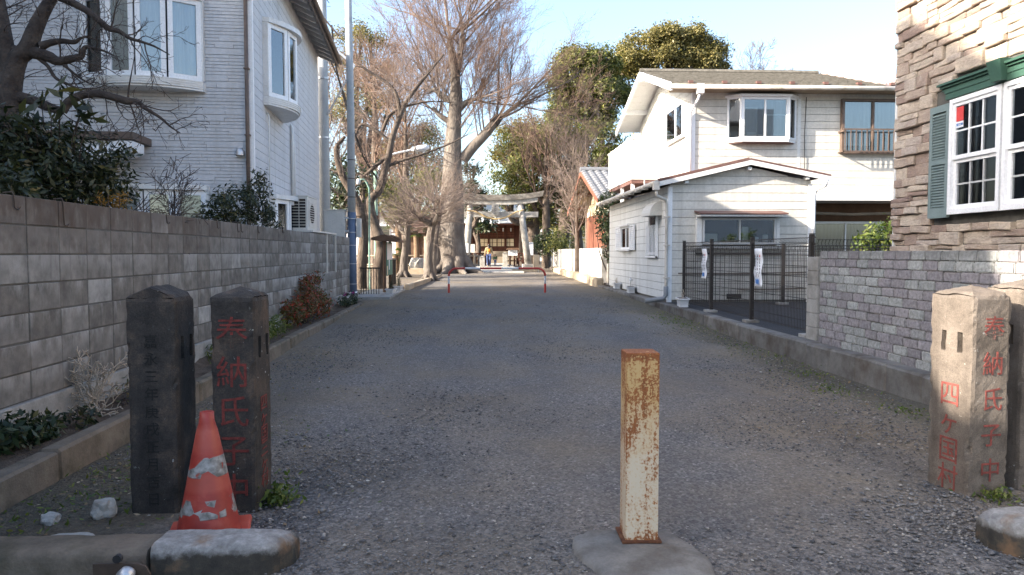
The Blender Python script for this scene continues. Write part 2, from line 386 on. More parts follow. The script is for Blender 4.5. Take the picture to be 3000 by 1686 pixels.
for q_ in g2.node_tree.nodes:
    if q_.type == 'FRESNEL': q_.inputs[0].default_value = 1.33
    if q_.type == 'MATH': q_.inputs[1].default_value = .0
    if q_.type == 'BSDF_TRANSPARENT': q_.inputs[0].default_value = (.6, .62, .64, 1)
M['sidingR'] = mat('cream_siding', [(.6, .6, .575), (.68, .68, .655)], 1.5, .65, .15, 30, dirt=(.47, .455, .42), dscale=1.0, dlim=(.48, .8), dst=(4, 4, .4), rnd=.03)
M['sidingF'] = mat('cream_front_siding', [(.54, .515, .46), (.62, .595, .54)], 1.5, .65, .15, 30, dirt=(.43, .405, .355), dscale=1.0, dlim=(.48, .8), dst=(4, 4, .4), rnd=.04)
M['joint'] = mat('siding_joint', [(.16, .155, .14), (.22, .21, .19)], 5, .9)
M['redmetal'] = mat('red_roof_metal', [(.11, .06, .05), (.16, .085, .072)], 5, .55, .1, 50, dirt=(.2, .14, .12), dscale=3)
M['pinkmetal'] = mat('faded_pink_roof_metal', [(.36, .27, .25), (.44, .35, .33)], 5, .5, .1, 50)
M['tile_green'] = mat('mossy_roof_tile', [(.085, .078, .064), (.14, .128, .106), (.19, .175, .15)], 9, .9, .5, 60)
M['tile_grey'] = mat('grey_roof_tile', [(.13, .135, .145), (.2, .205, .215)], 5, .6, .3, 50)
M['pvc'] = mat('cream_pvc_pipe', [(.5, .46, .4), (.62, .58, .52)], 6, .5, .05, 60, dirt=(.32, .27, .21), dscale=5)
M['pvcgrey'] = mat('grey_pvc_pipe', [(.16, .17, .18), (.22, .23, .24)], 6, .5, .05)
M['brick'] = None
def brick_mat():
    m, nt, b = nodes('grey_split_brick'); n = N(nt); p = n.pos(); r = n.rnd()
    c = n.ramp(r, [(0, (.2, .188, .195)), (.3, (.24, .222, .232)), (.5, (.265, .25, .257)), (.55, (.25, .258, .25)), (.8, (.285, .293, .283)), (1, (.34, .348, .335))])
    c = n.mix(1.0, c, n.ramp(n.g(n.noise(p, 28, 6, .7), .3, .7), [(0, (.55,)*3), (1, (1.4,)*3)]), 'MULTIPLY')
    z = n.sep(p)[2]
    c = n.mix(n.math('MULTIPLY', n.g(n.math('ADD', z, n.math('MULTIPLY', n.noise(p, 5, 4), .25)), 1.42, 1.55), .5), c, (.1, .096, .092))
    n.l(c, b.inputs['Base Color']); b.inputs['Roughness'].default_value = .95
    n.bump(n.noise(p, 65, 6, .75), .6, .007, b); return m
M['brick'] = brick_mat()
def ledge_mat():
    m, nt, b = nodes('ledge_stone'); n = N(nt); p = n.pos((1, .6, 1.6)); r = n.rnd()
    c = n.ramp(r, [(0, (.27, .19, .155)), (.25, (.39, .3, .235)), (.55, (.5, .41, .32)), (.8, (.56, .475, .38)), (1, (.4, .33, .28))])
    f = n.noise(p, 6, 7, .68, .6)
    c = n.mix(n.math('MULTIPLY', n.g(f, .48, .66), .65), c, (.26, .195, .165))
    c = n.mix(n.math('MULTIPLY', n.g(n.noise(p, 9, 5), .58, .72), .6), c, (.52, .46, .38))
    c = n.mix(.4, c, n.mix(1.0, c, n.ramp(n.g(n.noise(p, 50, 4), .3, .7), [(0, (.5,)*3), (1, (1.4,)*3)]), 'MULTIPLY'))
    n.l(c, b.inputs['Base Color']); b.inputs['Roughness'].default_value = .9
    n.bump(n.noise(n.pos((1, .5, 2.2)), 14, 8, .72), 1, .03, b); return m
M['ledge'] = ledge_mat()
M['green_trim'] = mat('green_painted_trim', [(.035, .085, .06), (.05, .11, .08)], 4, .5, .05)
M['shutter'] = mat('grey_green_shutter', [(.15, .2, .2), (.19, .245, .24)], 4, .55, .05)
M['fence'] = mat('dark_brown_fence', [(.022, .019, .018), (.035, .03, .028)], 9, .5, .05)
M['banner'] = mat('white_banner', [(.72, .74, .78), (.8, .81, .84)], 3, .7, .1)
M['ink'] = mat('dark_print', [(.05, .05, .06), (.07, .07, .08)], 3, .7, 0)
M['ink_red'] = mat('red_print', [(.55, .05, .05), (.6, .07, .06)], 3, .6, 0)
M['ink_blue'] = mat('blue_print', [(.05, .16, .42), (.07, .2, .48)], 3, .6, 0)
M['ink_grey'] = mat('grey_print', [(.3, .3, .32), (.36, .36, .38)], 3, .7, 0)
M['polec'] = mat('pole_concrete', [(.35, .36, .36), (.44, .45, .45)], 3, .85, .2, 60, dirt=(.26, .27, .27), dscale=3)
M['shade_sheath'] = mat('shade_blue_pole_sheath', [(.10, .135, .2), (.13, .165, .235)], 3, .6, .2, 40)  # slate blue holds the shade on the slim pole's lower part
M['cable'] = mat('black_cable', [(.012, .012, .013), (.02, .02, .021)], 5, .6, 0)
M['greenpole'] = mat('pale_green_pole', [(.2, .36, .3), (.28, .46, .38)], 5, .5, .1, dirt=(.16, .1, .06), dscale=4)
M['torii'] = mat('weathered_torii_stone', [(.25, .235, .21), (.35, .335, .305), (.42, .405, .37)], 3, .9, .4, 60, dirt=(.15, .138, .122), dscale=2.5)
M['toriitop'] = mat('stained_torii_stone', [(.1, .09, .078), (.165, .15, .132), (.27, .255, .225)], 4, .9, .4, 60)
M['straw'] = mat('straw_rope', [(.36, .26, .13), (.46, .35, .19)], 30, .9, .5, 90)
M['wood_dark'] = mat('dark_shrine_wood', [(.055, .02, .013), (.1, .036, .022)], 2, .8, .3, 20, stretch=(6, 6, 1))
M['wood_brown'] = mat('brown_wood', [(.1, .058, .036), (.17, .1, .062)], 3, .85, .3, 20)
M['wood_grey'] = mat('grey_weathered_wood', [(.2, .165, .12), (.3, .25, .19)], 3, .9, .3, 20)
M['paper'] = mat('paper_pane', [(.58, .47, .3), (.7, .58, .4)], 2, .8, 0)
M['copper'] = mat('pale_roof_sheet', [(.3, .32, .31), (.4, .42, .4)], 3, .5, .2, 30)
M['redboard'] = mat('red_brown_board', [(.12, .045, .03), (.19, .072, .046), (.24, .11, .072)], 1.4, .85, .5, 30, stretch=(5, 5, .6), rnd=.18)
M['plaster'] = mat('cream_plaster', [(.6, .5, .34), (.68, .58, .42)], 2, .9, .2, 60)
M['whitewall'] = mat('whitewashed_wall', [(.58, .56, .52), (.7, .68, .64)], 2, .9, .2, 40, dirt=(.36, .33, .29), dscale=1.6, dlim=(.52, .75))
M['sandstone'] = mat('tan_kerb_stone', [(.3, .24, .17), (.42, .35, .26)], 4, .9, .5, 40, rnd=.2)
M['barrier_red'] = mat('red_barrier_paint', [(.38, .035, .03), (.46, .06, .05)], 20, .45, .05)
M['barrier_white'] = mat('white_barrier_paint', [(.6, .6, .6), (.7, .7, .7)], 20, .45, .05, dirt=(.4, .35, .3), dscale=16)
M['bark'] = mat('tree_bark', [(.055, .042, .034), (.105, .082, .066), (.16, .13, .105)], 5, .95, .9, 25, .03, stretch=(1, 1, .45))
M['bark_pale'] = mat('pale_tree_bark', [(.075, .062, .054), (.135, .116, .1), (.21, .186, .16)], 2.2, .95, 1, 9, .07, stretch=(1, 1, .45), dirt=(.085, .068, .055), dscale=1.5)
M['bark_dark'] = mat('dark_tree_bark', [(.028, .022, .02), (.055, .044, .038), (.09, .074, .062)], 9, .95, .9, 40, .02)
M['twig'] = mat('bare_twigs', [(.13, .1, .085), (.2, .158, .135)], 2, .9, 0)
M['twig_red'] = mat('reddish_twigs', [(.14, .092, .07), (.215, .15, .118)], 2, .9, 0)
M['twig_dark'] = mat('dark_twigs', [(.045, .035, .032), (.085, .068, .06)], 2, .9, 0)
M['palmtrunk'] = mat('palm_trunk', [(.13, .085, .055), (.24, .17, .11)], 20, .95, 1, 40, .03)
M['leaf_green'] = leafmat('camphor_leaves', [(0, (.045, .06, .018)), (.5, (.125, .14, .04)), (1, (.25, .24, .08))])
M['leaf_olive'] = leafmat('olive_leaves', [(0, (.07, .068, .026)), (.5, (.165, .15, .055)), (1, (.28, .23, .09))])
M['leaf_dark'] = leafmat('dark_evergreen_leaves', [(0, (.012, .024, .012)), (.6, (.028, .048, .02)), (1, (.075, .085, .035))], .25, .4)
M['leaf_shrub'] = leafmat('dark_shrub_leaves', [(0, (.014, .021, .011)), (.6, (.032, .043, .02)), (.93, (.07, .075, .03)), (1, (.15, .13, .05))], .25, .35)
M['leaf_bright'] = leafmat('bright_leaves', [(0, (.05, .08, .015)), (.6, (.1, .14, .03)), (1, (.2, .22, .06))], .35, .45)
M['leaf_red'] = leafmat('nandina_leaves', [(0, (.05, .07, .02)), (.45, (.12, .085, .025)), (.75, (.24, .055, .025)), (1, (.36, .045, .025))], .35, .45)
M['leaf_orange'] = leafmat('orange_leaves', [(0, (.16, .09, .02)), (.6, (.3, .15, .03)), (1, (.36, .2, .05))], .35, .6)
M['drystem'] = mat('dry_stems', [(.34, .28, .22), (.48, .42, .34)], 20, .9, 0)
M['petal'] = mat('flower_petals', [(.16, .03, .2), (.45, .06, .12)], 30, .6, 0)
M['skin'] = mat('skin', [(.42, .24, .17), (.46, .27, .19)], 5, .6, 0)
M['hair'] = mat('black_hair', [(.012, .01, .01), (.025, .02, .018)], 20, .5, .3)
M['jacket'] = mat('mustard_jacket', [(.27, .21, .12), (.33, .26, .155)], 8, .9, .3)
M['bag'] = mat('orange_backpack', [(.5, .18, .02), (.58, .22, .03)], 8, .7, .2)
M['jeans'] = mat('blue_jeans', [(.03, .055, .15), (.07, .1, .21)], 8, .9, .2)
M['coat_green'] = mat('dark_green_coat', [(.03, .06, .04), (.05, .085, .055)], 8, .9, .2)
M['greenboard'] = mat('green_notice_panel', [(.035, .13, .09), (.05, .16, .115)], 3, .6, .05)
M['posters'] = mat('printed_poster', [(.62, .5, .46), (.72, .68, .64), (.5, .36, .33)], 25, .7, 0)
M['planter'] = mat('white_plastic_planter', [(.55, .56, .58), (.64, .65, .66)], 5, .5, .05, dirt=(.45, .42, .38), dscale=8)
M['offwhite'] = mat('off_white_metal', [(.5, .49, .45), (.6, .58, .54)], 3, .5, .05)
M['far_wall'] = mat('white_far_wall', [(.66, .67, .68), (.74, .75, .76)], 1, .8, 0)
M['render'] = mat('beige_render', [(.48, .44, .38), (.56, .52, .45)], 2, .9, .2)
M['rock'] = mat('grey_rock', [(.2, .2, .185), (.32, .315, .29), (.4, .39, .36)], 9, .9, .7, 60, dirt=(.16, .13, .1), dscale=7)
# ============================================================ GROUND
def ground():
    xs = [-600, -200, -80, -40, -20, -10]+list(np.arange(-6, 9.01, .2))+[12, 18, 26, 40, 80, 200, 600]
    ys = [-300, -80, -30, -12, -6]+list(np.arange(-3, 12, .2))+list(np.arange(12, 60, .5))+[64, 70, 80, 100, 150, 250, 500, 900]
    X, Y = np.meshgrid(xs, ys); Z = np.interp(Y, [-50, 9, 21, 30, 42, 60, 400], [0, 0, .2, .24, .3, .36, .4])
    Z = Z+.012*np.sin(X*1.7+Y*.6)*np.sin(Y*1.1-X*.4)+NR.uniform(-.004, .004, X.shape)*(np.abs(X) < 6)
    Z = np.where(Y < 3.15, Z-.0, Z)
    V = np.stack([X, Y, Z], -1).reshape(-1, 3); nx = len(xs); ny = len(ys)
    i, j = np.meshgrid(np.arange(nx-1), np.arange(ny-1)); a = (j*nx+i).ravel()
    F = np.stack([a, a+1, a+nx+1, a+nx], -1)
    o = link('ground', mesh_np('ground', V, F, True), M['gravel']); o['kind'] = 'structure'
ground()
OCT = np.array([[1, 0, 0], [-1, 0, 0], [0, 1, 0], [0, -1, 0], [0, 0, 1], [0, 0, -1], ], float)
OCTF = np.array([[0, 2, 4], [2, 1, 4], [1, 3, 4], [3, 0, 4], [2, 0, 5], [1, 2, 5], [3, 1, 5], [0, 3, 5]])
def pebbles(name, P, size, matl, label, cat, flat=.55, rr=None):
    n = len(P); V = np.repeat(OCT[None], n, 0)*NR.uniform(.6, 1.25, (n, 6, 1))
    V = V+NR.uniform(-.25, .25, (n, 6, 3))
    V *= np.stack([size*NR.uniform(.8, 1.5, n), size, size*flat*NR.uniform(.7, 1.2, n)], -1)[:, None]
    a = NR.uniform(0, 6.28, n); c, s = np.cos(a)[:, None], np.sin(a)[:, None]
    x = V[..., 0]*c-V[..., 1]*s; y = V[..., 0]*s+V[..., 1]*c
    V = np.stack([x, y, V[..., 2]], -1)+P[:, None]
    F = (OCTF[None]+np.arange(n)[:, None, None]*6).reshape(-1, 3)
    if rr is None: rr = NR.beta(1.6, 2.2, n)
    me = mesh_np(name, V.reshape(-1, 3), F, False, np.repeat(rr, 6))
    o = link(name, me, matl); tag(o, label, cat, kind='stuff'); return o
def lane_pts(n, y0, y1, x0=-2.55, x1=4.05, p=1.6):
    y = y0+(y1-y0)*NR.uniform(0, 1, n)**p; x = NR.uniform(x0, x1, n)
    return x, y
def patch(x, y, s=.55):
    return np.array([noise.fractal(Vector((a*s, b*s*.8, 3.1)), 1, 2, 3) for a, b in zip(x, y)])
def gravel():
    x, y = lane_pts(60000, 2.35, 15, p=2.0)
    k = patch(x, y)+.28*(np.abs(x-.7) > 1.7)+.15*(y < 4)
    keep = k > NR.uniform(-.45, .55, len(x)); x, y = x[keep], y[keep]
    z = np.interp(y, [9, 21], [0, .2])
    P = np.stack([x, y, z+.001], -1); size = .004+.013*NR.beta(1.2, 5, len(x))*(1+.4*(np.abs(x-.7) > 2))
    pebbles('gravel_stones', P, size, M['pebble'], 'loose grey crushed gravel strewn over the lane', 'gravel')
    x, y = lane_pts(16000, 5, 22, p=1.2); keep = patch(x, y)+.3*(np.abs(x-.7) > 1.9) > NR.uniform(-.5, .7, len(x)); x, y = x[keep], y[keep]
    pebbles('gravel_stones', np.stack([x, y, np.interp(y, [9, 21], [0, .2])+.002], -1), .006+.016*NR.beta(1.2, 5, len(x)), M['pebble'], 'loose grey gravel farther up the lane', 'gravel')
    # heaps along the feet of the stone pillars and margins
    C = [(-1.05, 3.75, .2, 500), (-1.0, 4.6, .28, 700), (-.95, 5.6, .45, 900), (-.7, 6.6, .55, 700), (2.55, 3.75, .28, 900), (2.9, 3.55, .3, 700), (2.35, 3.35, .35, 700), (3.2, 5.2, .45, 800), (3.5, 6.6, .5, 700), (3.6, 8.2, .5, 500), (1.7, 3.0, .4, 600), (-.55, 3.1, .25, 300), (.2, 2.9, .4, 350)]
    xs, ys, ss = [], [], []
    for cx, cy_, r, n in C:
        xs.append(NR.normal(cx, r, n)); ys.append(NR.normal(cy_, r, n)); ss.append(.005+.017*NR.beta(1.3, 4, n))
    x = np.concatenate(xs); y = np.concatenate(ys); s = np.concatenate(ss)
    k = (x < 4.05) & (x > -2.5) & (y > 2.3); x, y, s = x[k], y[k], s[k]
    pebbles('gravel_heap', np.stack([x, y, .004+s*.2], -1), s, M['pebble'], 'coarser blue grey gravel heaped round the pillar feet', 'gravel')
gravel()
def leafquads(C, size, asp, up=.4, out=None, fold=True):
    """rhombic leaves at C with random facing"""
    n = len(C); d = NR.normal(size=(n, 3)); d /= np.linalg.norm(d, axis=1)[:, None]
    nn = NR.normal(size=(n, 3)); nn[:, 2] += up*3
    if out is not None: nn = nn+out*1.5
    nn /= np.linalg.norm(nn, axis=1)[:, None]
    d = d-nn*(d*nn).sum(1)[:, None]; d /= np.linalg.norm(d, axis=1)[:, None]+1e-9
    w = np.cross(nn, d); s = (size*NR.uniform(.65, 1.3, n))[:, None]
    V = np.stack([C-d*s, C+w*s*asp-nn*s*.12, C+d*s, C-w*s*asp-nn*s*.12], 1)
    return V.reshape(-1, 3), np.arange(n*4).reshape(n, 4)
def leaves(name, C, size, matl, parent=None, asp=.45, up=.4, world=True, rr=None, out=None):
    C = np.asarray(C, float); V, F = leafquads(C, size, asp, up, out)
    if rr is None: rr = NR.uniform(0, 1, len(C))
    me = mesh_np(name, V, F, False, np.repeat(rr, 4))
    return link(name, me, matl, parent, world)
def litter():
    n = 900; y = 3.4+NR.gamma(2, 1.3, n); x = -2.45+NR.gamma(1.5, .35, n)
    n2 = 500; y2 = NR.uniform(5, 14, n2); x2 = 4.05-NR.gamma(1.5, .25, n2)
    x = np.concatenate([x, x2]); y = np.concatenate([y, y2]); z = np.interp(y, [9, 21], [0, .2])+.01
    o = leaves('leaf_litter', np.stack([x, y, z], -1), .018, M['litter'], None, .5, 1.2); tag(o, 'fallen leaves and weeds along the edges of the lane', 'leaf litter', kind='stuff')
    # creeping moss and low weeds beside the right kerb and left margin
    C = []
    for cx, cy_, rx, ry, k in [(3.75, 14.5, .22, 1.6, 500), (3.8, 10.5, .15, 1.5, 160), (3.6, 7.3, .12, .2, 90), (3.75, 8.2, .1, .15, 70), (-2.15, 4.7, .3, .5, 240), (-2.3, 3.9, .2, .3, 120), (3.75, 6.2, .1, .15, 80)]:
        C.append(np.stack([NR.normal(cx, rx, k), NR.normal(cy_, ry, k), NR.uniform(.005, .03, k)+np.interp(cy_, [9, 21], [0, .2])], -1))
    o = leaves('low_weeds', np.concatenate(C), .02, M['leaf_bright'], None, .35, .3); tag(o, 'low green weeds and moss on the gravel margins', 'weeds', kind='stuff')
litter()
# ============================================================ LEFT BLOCK WALL, BED AND KERB
WA = math.atan(.016)
def block_wall():
    t = thing('block_wall', 'long grey concrete block wall with brown stains on the left of the lane', 'wall', (-3.0, 0, .385), WA)
    base = chbox(.12, .39, .19, .004, 'block'); base.materials.append(M['block'])
    # local: x from -.12..0 (face at 0), y along the wall
    for r in range(7):
        for c in range(38):
            o = bpy.data.objects.new('block', base); COL.objects.link(o); o.parent = t
            o.location = (-.12+R.uniform(-.004, .003), 4.0+c*.4+.005+R.uniform(-.002, .002), r*.2+.005+R.uniform(-.0015, .0015)); o.rotation_euler = (R.uniform(-.004, .004), R.uniform(-.006, .006), R.uniform(-.006, .006))
    mb = MB()
    for r in range(7):
        for c in range(14): mb.box(-.12, 0, -1.6+c*.4+.005, -1.6+c*.4+.395, r*.2+.005, r*.2+.195)
    o = mb.build('near_blocks', M['block'], t); o['kind'] = 'stuff'
    MB().box(-.115, -.006, -1.6, 19.19, 0, 1.393).build('mortar', M['mortar'], t)
    MB().box(-.15, .03, -1.6, 19.2, -.45, -.003).build('footing', M['concrete'], t, bevel=.01)
    # bent tie rods hanging over the coping
    for y, l in [(5.05, .1), (5.65, .19), (7.55, .1), (9.05, .1), (9.85, .12), (10.0, .12), (10.8, .11), (12.2, .07), (12.25, .07)]:
        MB().tube([(-.06, y, 1.41), (.0, y, 1.415), (.008, y, 1.40), (.01, y+.01, 1.41-l), (.01, y+.05, 1.40-l), (.012, y+.07, 1.42-l)], .0045, 5).build('tie_rod', M['brownmetal'], t)
block_wall()
def bed():
    mb = MB(); mb.box(-.42, 0, -1.4, 18.7, -.2, .155)
    t = setting('planting_bed', (-2.62, 0, 0), WA)
    me_s = []
    xs = np.linspace(-.42, 0, 6); ys = np.arange(-1.4, 18.71, .15)
    X, Y = np.meshgrid(xs, ys); Z = .15+NR.uniform(-.015, .025, X.shape)+.05*(X < -.3)
    V = np.stack([X, Y, Z], -1).reshape(-1, 3); nx = len(xs); i, j = np.meshgrid(np.arange(nx-1), np.arange(len(ys)-1)); a = (j*nx+i).ravel()
    link('soil', mesh_np('soil', V, np.stack([a, a+1, a+nx+1, a+nx], -1), True), M['soil'], t)
    y = -1.4; k = 0
    while y < 18.3:
        L = 1.2 if y < 12 else .9
        me = chbox(.13, L-.012, .38, .018, 'kerb_stone', .004)
        o = link('kerb_stone', me, M['kerb_mossy'], t); o.location = (0, y, -.2+R.uniform(-.008, .008)); o.rotation_euler = (0, R.uniform(-.03, .03), R.uniform(-.006, .006)); y += L; k += 1
    # poured slab at the foot of the pole
bed()
# ============================================================ RIGHT KERB, YARD
def right_kerb():
    t = setting('kerb', (4.1, 0, 0))
    y = 3.0
    while y < 25:
        L = .6 if y < 9.4 else 1.8
        me = chbox(.22, L-.01, .5, .02, 'kerb_stone', .004)
        o = link('kerb_stone', me, M['kerb'], t); o.location = (R.uniform(-.006, .006), y, -.23+R.uniform(-.006, .006)); y += L
    y = 25.0; me = chbox(.28, .5, .5, .05, 'rough_kerb_stone', .02)
    while y < 44:
        o = link('kerb_stone', me, M['sandstone'], t); o.location = (-.05+R.uniform(-.03, .03)+(y-25)*.012, y, -.12+gh(y)*.6+R.uniform(-.02, .02)); o.scale = (1, R.uniform(.85, 1), R.uniform(.95, 1.05)); y += .53
    yd = MB().box(4.31, 9.5, 9.6, 16.85, -.1, .25).build('asphalt_yard', M['asphalt']); yd['kind'] = 'structure'
    b = MB().box(4.31, 16, 16.9, 28, -.1, .24).build('house_plot', M['soil']); b['kind'] = 'structure'
right_kerb()
# ============================================================ RIGHT GREY BRICK WALL
def brick_wall():
    t = thing('brick_wall', 'grey split-faced brick garden wall beside the right kerb', 'wall', (4.35, 0, .26))
    vars_ = []
    for k in range(6):
        rr = random.Random(k)
        bm = bmesh.new(); bmesh.ops.create_cube(bm, size=1)
        for v in bm.verts: v.co = Vector((v.co.x*.12+.06, (v.co.y+.5)*.242, (v.co.z+.5)*.0945))
        bmesh.ops.bevel(bm, geom=bm.edges[:], offset=.009, segments=2, affect='EDGES')
        for v in bm.verts:
            v.co += Vector((rr.uniform(-.0025, .0025), rr.uniform(-.003, .003), rr.uniform(-.0025, .0025)))
        me = bpy.data.meshes.new('brick'); bm.to_mesh(me); bm.free(); me.materials.append(M['brick']); vars_.append(me)
    for r in range(12):
        off = [0, .1, .03, .15, .07, .12][r % 6]
        y = 4.35-off; 
        while y < 9.17:
            L = min(.25, 9.18-y)
            if L > .05:
                o = bpy.data.objects.new('brick', R.choice(vars_)); COL.objects.link(o); o.parent = t
                o.location = (R.uniform(-.003, .003), y+.004, r*.098+.002-.02); o.scale = (1, L/.25, 1)
            y += .25
    mb = MB()
    for r in range(12):
        y = 2.3
        while y < 4.0:
            mb.box(0, .12, y+.005, y+.243, r*.098-.016, r*.098+.074); y += .25
    o = mb.build('near_bricks', M['brick'], t); o['kind'] = 'stuff'
    MB().box(.012, .118, 2.3, 9.18, -.1, 1.15).build('mortar', M['mortar'], t)
    me = chbox(.2, .30, .178, .006, 'end_block')
    for k in range(6):
        o = link('end_block', me, M['concrete'], t); o.location = (-.03, 9.185, -.01+k*.182+.003)
brick_wall()
# ============================================================ FOREGROUND
def rough_grid_pillar(name, label, cat, loc, rz, w, d, h, apex, matl, slots_face, seed, chars=None, side=None, cmat=None, smat=None):
    """square stone post, low pyramid or ridge top, slots sunk into one side face; origin at its foot, front is -y"""
    t = thing(name, label, cat, loc, rz, 'carved stone posts at the lane mouth')
    rr = random.Random(seed)
    zc = [-.05]+list(np.linspace(0, h, 44))
    V = []; F = []
    def face(o, u, n, L, holes):
        us = sorted(set([round(x, 4) for x in np.linspace(0, L, 11)]+[e for hh in holes for e in hh[:2]]))
        zs = sorted(set([round(float(x), 4) for x in zc]+[e for hh in holes for e in hh[2:]]))
        o = Vector(o); u = Vector(u); n = Vector(n); b = len(V); k = len(us)
        for z in zs:
            for q in us: V.append(o+u*q+Vector((0, 0, z)))
        for j in range(len(zs)-1):
            for i in range(k-1):
                um = (us[i]+us[i+1])/2; zm = (zs[j]+zs[j+1])/2
                hole = any(h0 < um < h1 and z0 < zm < z1 for h0, h1, z0, z1 in holes)
                if not hole: F.append((b+j*k+i, b+j*k+i+1, b+(j+1)*k+i+1, b+(j+1)*k+i))
        for h0, h1, z0, z1 in holes:
            c = len(V); dd = -n*.05
            P = [o+u*h0+Vector((0, 0, z0)), o+u*h1+Vector((0, 0, z0)), o+u*h1+Vector((0, 0, z1)), o+u*h0+Vector((0, 0, z1))]
            V.extend(P+[p+dd for p in P]); F.append((c+4, c+5, c+6, c+7))
            for i in range(4): F.append((c+i, c+(i+1) % 4, c+4+(i+1) % 4, c+4+i))
    hs = [(.07, .105, h-.34, h-.22), (.19, .225, h-.34, h-.22)]
    face((-w/2, -d/2, 0), (1, 0, 0), (0, -1, 0), w, [])
    face((w/2, -d/2, 0), (0, 1, 0), (1, 0, 0), d, hs if slots_face == 'R' else [])
    face((w/2, d/2, 0), (-1, 0, 0), (0, 1, 0), w, [])
    face((-w/2, d/2, 0), (0, -1, 0), (-1, 0, 0), d, [(d-b, d-a, z0, z1) for a, b, z0, z1 in hs] if slots_face == 'L' else [])
    # cap
    b = len(V); n = 10
    for j in range(n+1):
        for i in range(n+1):
            x = -w/2+w*i/n; y = -d/2+d*j/n
            e = 1-max(abs(x)/(w/2)*.9, abs(y)/(d/2)) if apex[1] == 'p' else 1-abs(x)/(w/2)
            V.append(Vector((x, y, h+apex[0]*max(e, 0)+0)))
    for j in range(n):
        for i in range(n): F.append((b+j*(n+1)+i, b+j*(n+1)+i+1, b+(j+1)*(n+1)+i+1, b+(j+1)*(n+1)+i))
    if apex[1] == 'g':
        for s in (-1, 1):
            c = len(V); V.extend([Vector((-w/2, s*d/2, h)), Vector((w/2, s*d/2, h)), Vector((0, s*d/2, h+apex[0]))]); F.append((c, c+1, c+2))
    W_ = []
    for v in V:
        p = v+Vector((seed*3.7, 0, 0)); nz = noise.noise_vector(p*13)*.004+noise.noise_vector(p*48)*.002
        ex = (abs(abs(v.x)-w/2) < .002)+(abs(abs(v.y)-d/2) < .002)+(v.z > h-.004)
        if ex >= 2:
            k = .005+.014*max(0, noise.noise(p*15))+.009*max(0, noise.noise(p*50)); nz += Vector((-math.copysign(k, v.x) if abs(abs(v.x)-w/2) < .002 else 0, -math.copysign(k, v.y) if abs(abs(v.y)-d/2) < .002 else 0, -k if v.z > h-.004 else 0))
        W_.append(tuple(v+nz))
    me = bpy.data.meshes.new('post'); me.from_pydata(W_, [], F); me.update()
    bm = bmesh.new(); bm.from_mesh(me); bmesh.ops.remove_doubles(bm, verts=bm.verts, dist=.0012); bmesh.ops.recalc_face_normals(bm, faces=bm.faces); bm.to_mesh(me); bm.free()
    link('shaft', me, matl, t)
    if chars:
        z = h-chars[1]
        for ch in chars[0]:
            text_on(ch, chars[2], (chars[4], -d/2-.0022, z), (1, 0, 0), (0, -1, 0), cmat, t, 'carved_character', bold=chars[5]); z -= chars[3]
    if side:
        sx = 1 if slots_face == 'R' else -1
        z = h-side[1]
        for ch in side[0]:
            text_on(ch, side[2], (sx*(w/2+.0022), side[4], z), (0, sx, 0), (sx, 0, 0), smat, t, 'carved_character', sx=side[5], bold=.0003); z -= side[3]
    return t
rough_grid_pillar('stone_post', 'dark stone post with ridged top and faint carving, leftmost at the lane mouth', 'stone post', (-1.73, 4.1, 0), 0, .26, .28, 1.165, (.055, 'g'), M['pillar_dark'], 'R', 1,
                  ('嘉永三年庚戌正月吉日', .24, .075, .094, .0, .0008), None, M['carved_dark'])
rough_grid_pillar('stone_post', 'dark stone post with red carved characters directly behind the traffic cone', 'stone post', (-1.305, 4.11, 0), rad(-3), .235, .27, 1.165, (.05, 'p'), M['pillar_dark'], 'R', 2,
                  ('奉納氏子中', .205, .18, .212, .0, .0004), ('四ヶ国三ヶ村', .60, .10, .085, .0, 1.15), M['red_paint'], M['red_paint'])
rough_grid_pillar('stone_post', 'pale brown stone post with red carved characters, half in sunlight on the right', 'stone post', (2.90, 4.2, 0), rad(9), .265, .32, 1.16, (.05, 'p'), M['pillar_pale'], 'L', 3,
                  ('奉納氏子中', .2, .145, .205, .01, .0003), ('四ヶ国村', .60, .165, .165, -.01, .95), M['red_paint_pale'], M['red_paint_pale'])
rough_grid_pillar('stone_post', 'pale stone post cut off by the right edge of the picture', 'stone post', (3.30, 4.30, 0), rad(9), .27, .27, 1.19, (.05, 'p'), M['pillar_pale'], 'L', 4)
def cone():
    t = thing('traffic_cone', 'worn red traffic cone with peeling reflective bands in front of the stone posts', 'traffic cone', (-1.325, 3.63, 0.0), rad(14))
    prof = [(.152, .03), (.148, .05), (.115, .2), (.08, .38), (.05, .53), (.036, .575), (.032, .622), (.026, .624), (.024, .56), (.13, .04)]
    MB().lathe(prof, 26, cap=False).build('body', M['cone'], t, smooth=True)
    MB().box(-.19, .19, -.19, .19, 0, .032).build('base', M['cone_base'], t, bevel=.012)
cone()
